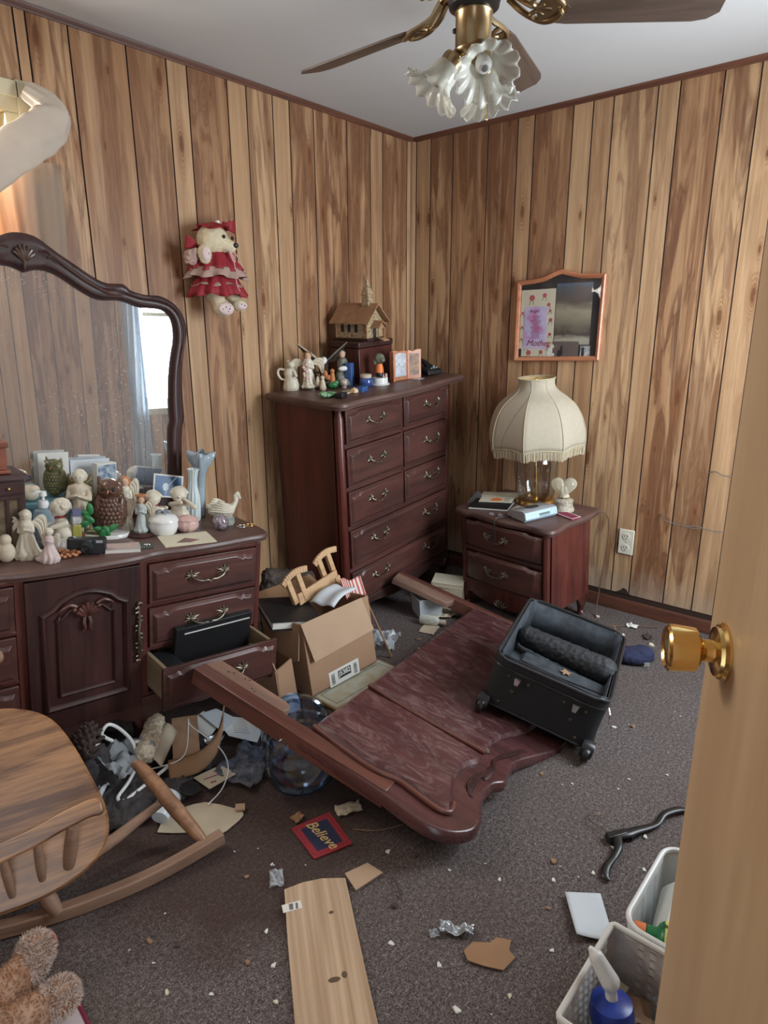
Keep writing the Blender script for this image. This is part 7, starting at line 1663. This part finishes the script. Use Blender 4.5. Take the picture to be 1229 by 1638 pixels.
m = MB(); m.lathe([(0, -.06), (.018, -.05), (.026, -.01), (.020, .04), (0, .06)], seg=12); co = m.build('core', 'pinecone', pc2)
m = MB()
for k in range(70):
    a = k * 2.4; z = -.052 + .108 * k / 70; r = .036 * math.sin(PI * min(1, (k + 12) / 84)) + .006; m.ell((math.cos(a) * r, math.sin(a) * r, z), (.013, .008, .003), rotm(0, -.5, 0) @ rotm(0, 0, 0) if False else rotm(0, 0, a) @ rotm(0, -.5, 0), 6, 4)
q = m.build('scales', 'pinecone', co); q['kind'] = 'stuff'
o = blob('cloth_roll', [('c', (-2.175, -.575, .075), (-2.305, -.735, .095), .033, .035), ('e', (-2.185, -.575, .070), (.03, .035, .032))], 'ivory', None, .005, 1, disp=.006); tag(o, 'rolled off-white cloth lying against the rocker leg', 'cloth roll')
o = flat('cardboard_sheet', [(-2.118, -.585), (-2.045, -.635), (-2.17, -.835), (-2.25, -.800)], .050, .004, 'card', 'flat brown cardboard sheet in the heap behind the wire hanger', 'cardboard'); o.matrix_world = o.matrix_world @ rotm(.10, -.06, 0)
m = MB(); m.grid(lambda a, b: Vector((-2.175 + .03 * b - .14 * a, -.60 - .06 * b - .13 * a, .058 + .03 * math.sin(b * PI))), 6, 8); tag(m.build('cardboard_strip', 'papertan', solid=.003), 'torn tan cardboard strip beside the cloth roll', 'cardboard')
cl_ = catmull([(-2.285, -.835, .030), (-2.20, -.868, .028), (-2.12, -.850, .040), (-2.065, -.810, .070), (-2.035, -.780, .105)], 5)
def fcc(a, b):
    i = a * (len(cl_) - 1); k = min(int(i), len(cl_) - 2); p = Vector(cl_[k]).lerp(Vector(cl_[k + 1]), i - k)
    return p + Vector((.030 * b + .02 * a * b, .055 * b, .030 * b + .012 * math.sin(b * PI)))
m = MB(); m.grid(fcc, 20, 8); tag(m.build('curved_cardboard', 'carddark', solid=.004), 'curved strip of tan cardboard curling up towards the water jug', 'cardboard')
o = flat('price_tag', [(-2.130, -.885), (-2.120, -.960), (-2.222, -.957), (-2.224, -.872)], .022, .002, 'papertan', 'cream card tag with red print at the foot of the heap', 'tag')
m = MB(); m.box((-.01, .005, .0023), (.05, .004, .0004), rotm(0, 0, -.3)); m.box((-.02, -.02, .0023), (.018, .006, .0004), rotm(0, 0, -.3)); m.build('print', 'darkred', o, smooth=False)
o = flat('letter_sheet', [(-1.985, -.640), (-1.885, -.77), (-1.925, -.845), (-1.975, -.885), (-2.025, -.79)], .030, .0015, 'paper', 'right-hand printed sheet of paper beside the water jug', 'paper'); o.matrix_world = o.matrix_world @ rotm(.05, .1, 0)
m = MB()
for k in range(9): m.box((-.02 + k * .006, -.02 + k * .012, .002), (.055, .0015, .0003), rotm(0, 0, -.9))
q = m.build('printed_lines', 'ink', o, smooth=False); q['kind'] = 'stuff'
flat('letter_sheet', [(-2.075, -.605), (-1.990, -.590), (-1.99, -.70), (-2.075, -.745)], .036, .0015, 'paper', 'left-hand sheet of paper at the back of the heap under the drawer', 'paper')
flat('letter_sheet', [(-2.015, -.605), (-1.955, -.62), (-1.945, -.74), (-2.03, -.76)], .042, .0015, 'paperblue', 'bluish middle sheet of paper on the heap under the drawer', 'paper')
crumple('foil_bits', .06, .045, 'silverfoil', T(-2.075, -.77, .03), 'small shiny foil crumple beneath the white sheets', 'foil', .02, 16)
tp_ = catmull([(-2.303, -.950), (-2.253, -.978), (-2.215, -1.06), (-2.205, -1.102), (-2.235, -1.12), (-2.329, -1.122), (-2.348, -1.06), (-2.418, -.978), (-2.36, -.945)], 2)
flat('tan_paper', tp_, .004, .002, 'papertan', 'stained tan paper lying on the carpet beyond the rocker leg', 'paper')
flat('tan_paper', [(-2.205, -1.065), (-2.185, -1.085), (-2.20, -1.105), (-2.222, -1.085)], .010, .006, 'cardlight', 'tiny folded tan scrap at the right tip of the stained tan paper', 'paper')
r_ = root('plastic_cup', 'clear plastic cup lying behind the rocker leg', 'cup', T(-2.365, -.935, .034) @ rotm(0, 1.35, .6)); m = MB(); m.open = True; m.lathe([(0, -.035), (.024, -.035), (.032, .04), (.034, .041)], seg=28); m.build('cup_body', 'tub', r_, solid=.0015)
m = MB(); m.lathe([(.012, 0), (.030, 0), (.031, .004), (.022, .006), (.012, .004)], (-2.265, -.915, .028), 26, rotm(.2, .1, 0)); tag(m.build('rubber_ring', 'black'), 'black ring lying behind the rocker leg', 'ring')

# ------------------------------------------------------------------ things on the open carpet
bl_ = flat('word_card', [(-2.156, -1.262), (-2.036, -1.300), (-2.083, -1.438), (-2.192, -1.397)], .003, .003, 'red', 'red tartan card reading Believe in script on the carpet', 'card')
c0 = Vector((-2.117, -1.349))
m = MB(); m.prism([(p[0], p[1]) for p in offset_poly([(-.039, .087), (.081, .049), (.034, -.089), (-.075, -.048)], .020)], .0031, .0036, 'XY'); q = m.build('dark_field', 'navy', bl_, smooth=False)
mg = simple('gilt_ink', (.62, .42, .18), .4, var=.2); M['gilt'] = mg
text('word', 'Believe', 'gilt', q, .044, T(.000, .0, .0042) @ rotm(0, 0, math.radians(-98)), .35, .0004, .0004)
m = MB()
for k in range(9):
    for s_, e in (((-.073, -.043), (.035, -.083)), ((-.037, .081), (.075, .046)), ((-.073, -.043), (-.037, .081)), ((.035, -.083), (.075, .046))):
        p = Vector(s_).lerp(Vector(e), (k + .5) / 9) * .92; m.box((p.x, p.y, .0033), (.006, .006, .0003), rotm(0, 0, -.33))
q = m.build('tartan_checks', 'darkred', bl_, smooth=False); q['kind'] = 'stuff'
mat_c, nt_, b_p = newmat('corrugated_board'); b_p.inputs['Roughness'].default_value = .8
fx = noise(nt_, coords(nt_, (60, 1.5, 1), rot=(0, 0, .0)), 1.0, 4, .5); nt_.links.new(ramp(nt_, fx, [(.35, (.33, .215, .13)), (.65, (.50, .355, .23))]), b_p.inputs['Base Color']); bump(nt_, b_p, fx, .5, .003); M['corr'] = mat_c
cbm = T(-2.335, -1.60, .006) @ rotm(0, 0, math.radians(-57.5 + 0))
# local x runs across, local y along the length; far end is torn on a slant
m = MB(); m.prism([(-.082, -.36), (.090, -.36), (.084, -.10), (.082, .10), (.081, .158), (.02, .170), (-.03, .168), (-.079, .156), (-.082, 0)], 0, .005, 'XY')
cbp = m.build('cardboard', 'corr', M0=Matrix.Translation((-2.347, -1.588, .006)) @ rotm(0, 0, math.radians(-37)), smooth=False); tag(cbp, 'long corrugated cardboard panel running to the bottom of the photo', 'cardboard')
m = MB(); m.prism([(-.022, -.012), (.026, -.012), (.026, .012), (-.022, .012)], .0051, .0058, 'XY', m=T(-.066, .098, 0) @ rotm(0, 0, .10)); q = m.build('tape_label', 'paper', cbp, smooth=False)
m = MB(); m.box((-.066, .098, .0060), (.010, .018, .0003)); m.box((-.052, .098, .0060), (.006, .018, .0003)); m.build('label_print', 'steel', q, smooth=False)
m = MB(); m.ell((.012, -.115, .006), (.014, .006, .001)); m.ell((.036, -.108, .006), (.006, .008, .001)); m.ell((.03, .06, .006), (.006, .004, .001)); m.build('stain', simple('brown_stain', (.10, .06, .035), .8), cbp)
flat('cardboard_flap', [(-2.175, -1.497), (-2.109, -1.519), (-2.107, -1.572), (-2.195, -1.556)], .004, .004, 'cardlight', 'small torn cardboard corner beside the top of the long panel', 'cardboard')
crumple('plastic_wrapper', .055, .035, 'clearplastic', T(-2.305, -1.372, .003) @ rotm(0, 0, .9), 'small clear plastic wrapper left of the long cardboard panel', 'wrapper', .014, 21)
crumple('foil_wrapper', .080, .028, 'silverfoil', T(-2.125, -1.822, .003) @ rotm(0, 0, -1.0), 'crumpled blue and silver candy wrapper on the open carpet', 'wrapper', .022, 22)
crumple('foil_wrapper', .025, .02, 'clearplastic', T(-2.165, -1.785, .003) @ rotm(0, 0, -.6), 'tiny clear plastic bit just left of the silver wrapper', 'wrapper', .008, 23)
bp = [(-2.158, -1.865), (-2.125, -1.868), (-2.10, -1.90), (-2.078, -1.905), (-2.062, -1.935), (-2.088, -1.945), (-2.095, -1.965), (-2.140, -1.960), (-2.160, -1.92), (-2.172, -1.885)]
flat('brown_scrap', bp, .004, .003, 'carddark', 'torn brown cardboard scrap below the silver wrapper', 'cardboard')
m = MB(); m.grid(lambda a, b: Vector((-.065 + .13 * a, -.045 + .09 * b, .004 + .016 * (1 - a) * b * b + .006 * a * a)), 10, 8); tag(m.build('white_card', 'paperblue', solid=.0015, M0=T(-1.880, -2.048, .002) @ rotm(0, 0, .65)), 'curled white card beside the white basket', 'card')
crumple('paper_scrap', .075, .045, 'papertan', T(-1.99, -1.335, .003) @ rotm(0, 0, -.5), 'mottled cream paper scrap just right of the Believe card', 'paper', .012, 24)
crumple('paper_scrap', .035, .03, 'carddark', T(-2.115, -1.245, .003), 'small brown scrap above the Believe card', 'paper', .010, 25)
# black plastic hanger
bh = root('clothes_hanger', 'black plastic clothes hanger with a wire hook on the open carpet', 'clothes hanger')
m = MB(); m.tube([(-1.585, -2.000, .018), (-1.560, -2.02, .018), (-1.53, -2.035, .017), (-1.46, -2.070, .012), (-1.41, -2.075, .018), (-1.36, -2.10, .016), (-1.335, -2.125, .010)], [.012, .016, .014, .009, .011, .012, .006], 10, 5, flat=.5); m.build('long_arm', 'black', bh)
m = MB(); m.tube([(-1.585, -2.000, .018), (-1.62, -2.020, .017), (-1.66, -2.024, .013), (-1.705, -2.022, .014), (-1.735, -2.030, .010), (-1.742, -2.045, .008)], [.015, .012, .009, .011, .012, .006], 10, 5, flat=.5); m.build('short_arm', 'black', bh)
m = MB(); m.prism([(-.035, -.014), (.034, -.016), (.038, .010), (-.030, .016)], .008, .026, 'XY', inset=.004, m=T(-1.583, -1.998, 0) @ rotm(0, 0, -.5)); m.build('centre_block', 'black', bh, bevel=.002)
m = MB(); m.tube([(-1.595, -1.975, .018), (-1.580, -1.955, .014), (-1.575, -1.925, .012), (-1.560, -1.905, .010), (-1.535, -1.905, .010), (-1.520, -1.925, .010), (-1.522, -1.94, .010)], .0018, 6, 5); m.build('hook', 'chrome', bh)
m = MB(); m.box((-1.555, -2.035, .012), (.016, .012, .010), rotm(0, 0, -.4)); m.build('clip', 'blackmatte', bh)

# ------------------------------------------------------------------ two baskets by the door
def basket(name, x0, x1, y0, y1, h, r, mat, label, rimw=.012, weave=True):
    b = root(name, label, 'basket', T((x0 + x1) / 2, (y0 + y1) / 2, 0))
    wx, wy = (x1 - x0) / 2, (y1 - y0) / 2; o_ = rrect(-wx, wx, -wy, wy, r, 6); lowr = [(x * .90, y * .90) for x, y in o_]
    m = MB(); m.prism(lowr, .001, .006, 'XY'); m.build('base', mat, b, smooth=False)
    m = MB(); n = len(o_); seq = []
    NZ_ = 22 if weave else 8
    P0 = resample(lowr, 132); P1 = resample(o_, 132)
    for k in range(NZ_ + 1):
        t = k / NZ_; row = []
        for i, (p, q) in enumerate(zip(P0, P1)):
            x, y = p[0] + (q[0] - p[0]) * t, p[1] + (q[1] - p[1]) * t; d = Vector((x, y)).normalized() * (.0022 * (1 if (i // 3 + k) % 2 else -1) if weave else .003 * (1 if i % 11 < 2 else 0))
            row.append(m.bm.verts.new((x - d.x, y - d.y, .004 + (h - .004) * t)))
        seq.append(row)
    for r0, r1 in zip(seq, seq[1:]):
        for i in range(132): m._f([r0[i], r0[(i + 1) % 132], r1[(i + 1) % 132], r1[i]])
    m.build('woven_wall' if weave else 'wall', mat, b, solid=.004)
    m = MB(); m.tube([(p[0], p[1], h) for p in P1] + [(P1[0][0], P1[0][1], h)], rimw / 2, 8); m.build('rim', 'plasticwhite' if not weave else 'paper', b)
    return b
basket('storage_basket', -2.305, -2.050, -2.440, -2.158, .205, .008, 'wicker', 'white woven basket at the bottom right with a spray bottle inside')
basket('storage_basket', -2.030, -1.745, -2.430, -2.172, .200, .040, 'plasticwhite', 'white plastic basket against the door with a green bottle inside', weave=False)
sp_b = root('spray_bottle', 'white bottle with a royal blue collar and cream nozzle in the woven basket', 'spray bottle', T(-2.205, -2.235, .004) @ rotm(-.12, .10, 0))
m = MB(); m.lathe([(0, 0), (.038, 0), (.040, .01), (.040, .12), (.030, .15), (.022, .158), (0, .158)], seg=28); m.build('bottle', 'plasticwhite', sp_b)
m = MB(); m.lathe([(0, .135), (.040, .135), (.042, .150), (.038, .172), (.020, .180), (0, .180)], seg=30); m.build('collar', 'bluecap', sp_b)
blob('nozzle', [('c', (0, .0, .180), (.002, .004, .205), .012, .012), ('c', (.002, .004, .210), (.002, .030, .245), .019, .015), ('c', (.002, .03, .245), (.002, .042, .258), .013, .006)], 'white', sp_b, .003, 1)
bj = root('white_jug', 'large milky plastic jug standing in the plastic basket', 'jug', T(-1.900, -2.290, .005) @ rotm(0, 0, .15))
m = MB(); m.prism(rrect(-.085, .095, -.055, .085, .03), 0, .195, 'XY', inset=.028, step=.04); m.build('jug_body', 'milky', bj)
m = MB(); m.lathe([(0, .193), (.020, .193), (.020, .22), (0, .22)], (.03, -.01, 0), 20); m.build('cap', 'plasticwhite', bj)
gb = root('plant_food_bottle', 'green and yellow labelled bottle lying in the plastic basket', 'bottle', T(-1.992, -2.232, .172) @ rotm(0, 0, -1.30) @ rotm(0, PI / 2, 0))
m = MB(); m.lathe([(0, -.02), (.018, -.02), (.020, .0), (.028, .004), (.035, .012), (.036, .10), (.036, .17), (.030, .18), (0, .18)], seg=32); m.build('bottle', 'labelgreen', gb)
m = MB(); m.open = True; m.lathe([(.0355, .014), (.0368, .016), (.0368, .070), (.0355, .072)], seg=32); lb = m.build('yellow_label', 'yellow', gb)
m = MB(); m.lathe([(0, -.022), (.019, -.022), (.019, -.045), (0, -.046)], seg=18); m.build('cap', 'orange', gb)
up = Matrix(((0, 0, -1, 0), (1, 0, 0, 0), (0, -1, 0, 0), (0, 0, 0, 1)))     # letters wrap on the side that faces up
text('label_text', 'Shake', 'ink', lb, .019, T(-.0373, 0, .052) @ rotm(0, -PI / 2, 0), 0, .0003, .0006)
text('label_text', "'n Feed", 'ink', lb, .015, T(-.0373, 0, .030) @ rotm(0, -PI / 2, 0), 0, .0003, .0006)
m = MB(); m.lathe([(0, 0), (.016, 0), (.016, .001), (0, .001)], (-.0362, -.004, .090), 24, rotm(0, -PI / 2, 0)); m.build('black_roundel', 'ink', gb)
o = crumple('plastic_bag', .15, .16, 'clearplastic', T(-2.115, -2.33, .05) @ rotm(.7, 0, .2), 'clear plastic bag stuffed in the woven basket', 'plastic bag', .06, 31)
crumple('brown_paper', .10, .06, 'cardlight', T(-2.115, -2.245, .09) @ rotm(.4, .3, .6), 'folded tan paper in the woven basket', 'paper', .02, 32)
crumple('blue_wrapper', .10, .05, 'cobalt', T(-2.225, -2.32, .10) @ rotm(.2, .1, .3), 'dark blue foil wrapper in the woven basket', 'wrapper', .03, 33)
flat('small_box', [(-2.13, -2.18), (-2.08, -2.185), (-2.085, -2.215), (-2.135, -2.21)], .08, .03, 'papercrm', 'small pale carton leaning in the far corner of the woven basket', 'carton')
crumple('grey_rag', .16, .12, 'greycloth', T(-1.97, -2.27, .02) @ rotm(.1, 0, .3), 'pale grey rag in the bottom of the plastic basket', 'rag', .03, 34, th=.003)

# ------------------------------------------------------------------ plush bear and pillow at the lower left
pl_ = root('pillow', 'pale pink pillow with a magenta edge at the bottom left', 'pillow', T(-2.985, -1.405, 0) @ rotm(0, 0, -.12))
m = MB()
def pf_(a, b):
    u, v = 2 * a - 1, 2 * b - 1; h_ = (max(0, 1 - u ** 4) * max(0, 1 - v ** 4)) ** .5; return u, v, h_
for sg in (-1, 1): m.grid(lambda a, b: Vector((pf_(a, b)[0] * .165, pf_(a, b)[1] * .115, .030 + sg * .026 * pf_(a, b)[2])), 20, 16)
bmesh.ops.remove_doubles(m.bm, verts=m.bm.verts, dist=.0005); m.build('cushion', 'pillow', pl_)
m = MB(); m.tube([(p[0], p[1], .030) for p in rrect(-.167, .167, -.117, .117, .012)] + [(.155, -.117, .03)], .005, 8); m.build('magenta_edge', 'darkred', pl_)
bt = root('teddy_bear', 'curly tan plush bear lying on the pink pillow with both feet out', 'teddy bear', T(-2.90, -1.27, .0))
bb = blob('body', [('e', (-.13, -.05, .115), (.10, .09, .060)), ('c', (-.06, .0, .105), (.045, .040, .110), .046, .036), ('e', (.062, .052, .120), (.036, .034, .042)), ('c', (-.06, -.05, .095), (.040, -.055, .088), .044, .032), ('e', (.062, -.060, .088), (.034, .036, .036)), ('c', (-.16, .06, .10), (-.08, .10, .07), .04, .035)], 'plushtan', bt, .006, 2, disp=.003)
fur('curly_pile', bb, 'plushtan', bb, 6500, .009, .0016, 5)
fur('pale_tips', bb, 'plushpaw', bb, 3800, .010, .0017, 8, cond=lambda c: c.x > .030)
m = MB(); m.ell((.093, .048, .122), (.006, .018, .026), rotm(0, .2, .35)); m.build('foot_pad', 'pawpad', bb); m = MB(); m.ell((.093, -.062, .084), (.006, .016, .022), rotm(0, .2, -.1)); m.build('foot_pad', 'pawpad', bb)

# ------------------------------------------------------------------ litter on the carpet
def chip(kind, seed):
    rnd = random.Random(seed); m = MB(); n = rnd.randint(4, 7); r = .006
    pts = [(math.cos(2 * PI * i / n) * r * rnd.uniform(.4, 1.3), math.sin(2 * PI * i / n) * r * rnd.uniform(.35, .9)) for i in range(n)]
    m.prism(pts, .0, .0018, 'XY', inset=.0006); return m.build(*kind, smooth=False)
kinds = [('paper_bit', 'paper'), ('paper_bit', 'paperblue'), ('leaf_bit', 'leaf'), ('dark_bit', 'pinecone'), ('foam_bit', 'papercrm')]
proto = {}
for i, k in enumerate(kinds): proto[i] = [chip(k, i * 10 + j) for j in range(3)]
LAB = {0: ('white paper bit among the litter on the carpet', 'paper bit', 'white paper bits on the carpet'), 1: ('bluish white bit among the litter on the carpet', 'paper bit', 'bluish bits on the carpet'),
       2: ('tan dry leaf crumb among the litter on the carpet', 'leaf crumb', 'leaf crumbs on the carpet'), 3: ('dark brown bark crumb among the litter on the carpet', 'bark crumb', 'bark crumbs on the carpet'), 4: ('cream foam crumb among the litter on the carpet', 'foam crumb', 'foam crumbs on the carpet')}
spots = [(-1.44, -1.80, 0, 1.3), (-1.30, -1.93, 0, 1.2), (-1.20, -2.02, 0, 1.5), (-1.52, -2.06, 0, 2.0), (-1.62, -2.01, 0, 2.2), (-1.39, -2.15, 0, 2.3), (-1.64, -2.10, 0, 1.8), (-1.74, -2.00, 0, 1.6), (-1.83, -1.93, 0, 2.0), (-1.77, -1.90, 2, 2.4), (-1.92, -1.82, 0, 1.6), (-1.36, -1.63, 0, 2.2),
         (-1.46, -1.70, 2, 2.2), (-1.66, -1.63, 2, 2.6), (-1.88, -1.57, 0, 2.0), (-2.04, -1.53, 0, 2.4), (-2.00, -1.60, 3, 2.0), (-1.05, -1.78, 0, 2.4), (-1.00, -1.83, 2, 3.0), (-.62, -1.30, 0, 2.8), (-.50, -1.42, 4, 3.0), (-.42, -1.50, 0, 2.0), (-.35, -1.38, 4, 2.4), (-.28, -1.52, 0, 2.2), (-.22, -1.45, 2, 2.6), (-.30, -1.66, 4, 3.4),
         (-.36, -1.80, 0, 2.6), (-.20, -1.75, 0, 3.0), (-.45, -1.62, 4, 2.0), (-.16, -1.34, 4, 2.6), (-.30, -1.28, 0, 2.4), (-.60, -.92, 0, 1.4), (-1.02, -.86, 4, 2.6), (-.95, -.80, 2, 3.0), (-1.12, -.92, 0, 1.5), (-2.35, -1.30, 2, 1.6), (-2.28, -1.32, 0, 1.6), (-2.42, -1.47, 0, 1.6), (-2.47, -1.55, 0, 2.0), (-2.52, -1.62, 4, 1.5),
         (-2.50, -1.50, 2, 2.0), (-2.62, -1.28, 2, 2.2), (-2.58, -1.34, 3, 2.0), (-2.66, -1.42, 4, 1.6), (-2.60, -1.50, 0, 1.4), (-2.25, -1.72, 0, 1.8), (-2.22, -1.84, 0, 2.0), (-2.28, -1.93, 0, 2.2), (-2.18, -2.00, 4, 1.4), (-2.34, -1.99, 0, 1.3), (-2.02, -2.02, 0, 1.5), (-2.16, -1.66, 3, 2.8), (-1.98, -1.70, 0, 1.2), (-1.92, -1.96, 2, 2.0), (-1.73, -1.46, 2, 1.4)]
rnd = random.Random(12)
def free(x, y):
    if x < -2.95 and y > -1.6: return False
    if -2.45 < x < -2.0 and -1.85 < y < -1.4 and abs((x + 2.347) * .8 - (y + 1.588) * -.6) < .12: return False
    if -2.34 < x < -1.72 and y < -2.12: return False
    if y > -1.75 and -2.1 < x < -.52 and y > -1.75 + (0): return False
    if y > -.62 or x > -.05: return False
    if x < -2.2 and y > -1.2: return False
    if x < -2.0 and y < -2.3: return False
    return True
while len(spots) < 215:
    x, y = rnd.uniform(-2.75, -.05), rnd.uniform(-2.5, -.62)
    if free(x, y): spots.append((x, y, rnd.choice((0, 0, 1, 2, 2, 3, 4)), rnd.uniform(.35, .85)))
cnt = {}
for x, y, k, s in spots:
    p = proto[k][rnd.randrange(3)]; o = p if p.name not in cnt else p.copy()
    if p.name in cnt: COL.objects.link(o)
    cnt[p.name] = 1
    o.matrix_world = T(x, y, .0015) @ rotm(rnd.uniform(-.2, .2), rnd.uniform(-.2, .2), rnd.uniform(0, 6)) @ Matrix.Scale(s * .85, 4)
    tag(o, *LAB[k][:2], LAB[k][2])
# larger leaf and twig litter
for i, (x, y, a) in enumerate(((-.24, -1.62, .4), (-.17, -1.52, 1.6), (-.28, -1.88, 2.2))):
    crumple('grey_scrap', .05, .035, ('pinecone', 'paper', 'papertan')[i], T(x, y, .002) @ rotm(0, 0, a), ('dark crumpled scrap near the right baseboard', 'white folded scrap near the right baseboard', 'tan scrap on the carpet before the right wall')[i], 'scrap', .016, 50 + i)
m = MB(); m.tube([(-2.04, -1.40, .004), (-2.0, -1.46, .006), (-1.93, -1.50, .004)], .0012, 5, 4); tag(m.build('straw', 'leaf'), 'thin tan straw on the carpet below the headboard crest', 'straw')
m = MB(); m.tube([(-2.10, -1.60, .004), (-2.115, -1.63, .008), (-2.14, -1.66, .004)], .0018, 5, 4); tag(m.build('twig', 'pinecone'), 'short dark twig beside the long cardboard panel', 'twig')
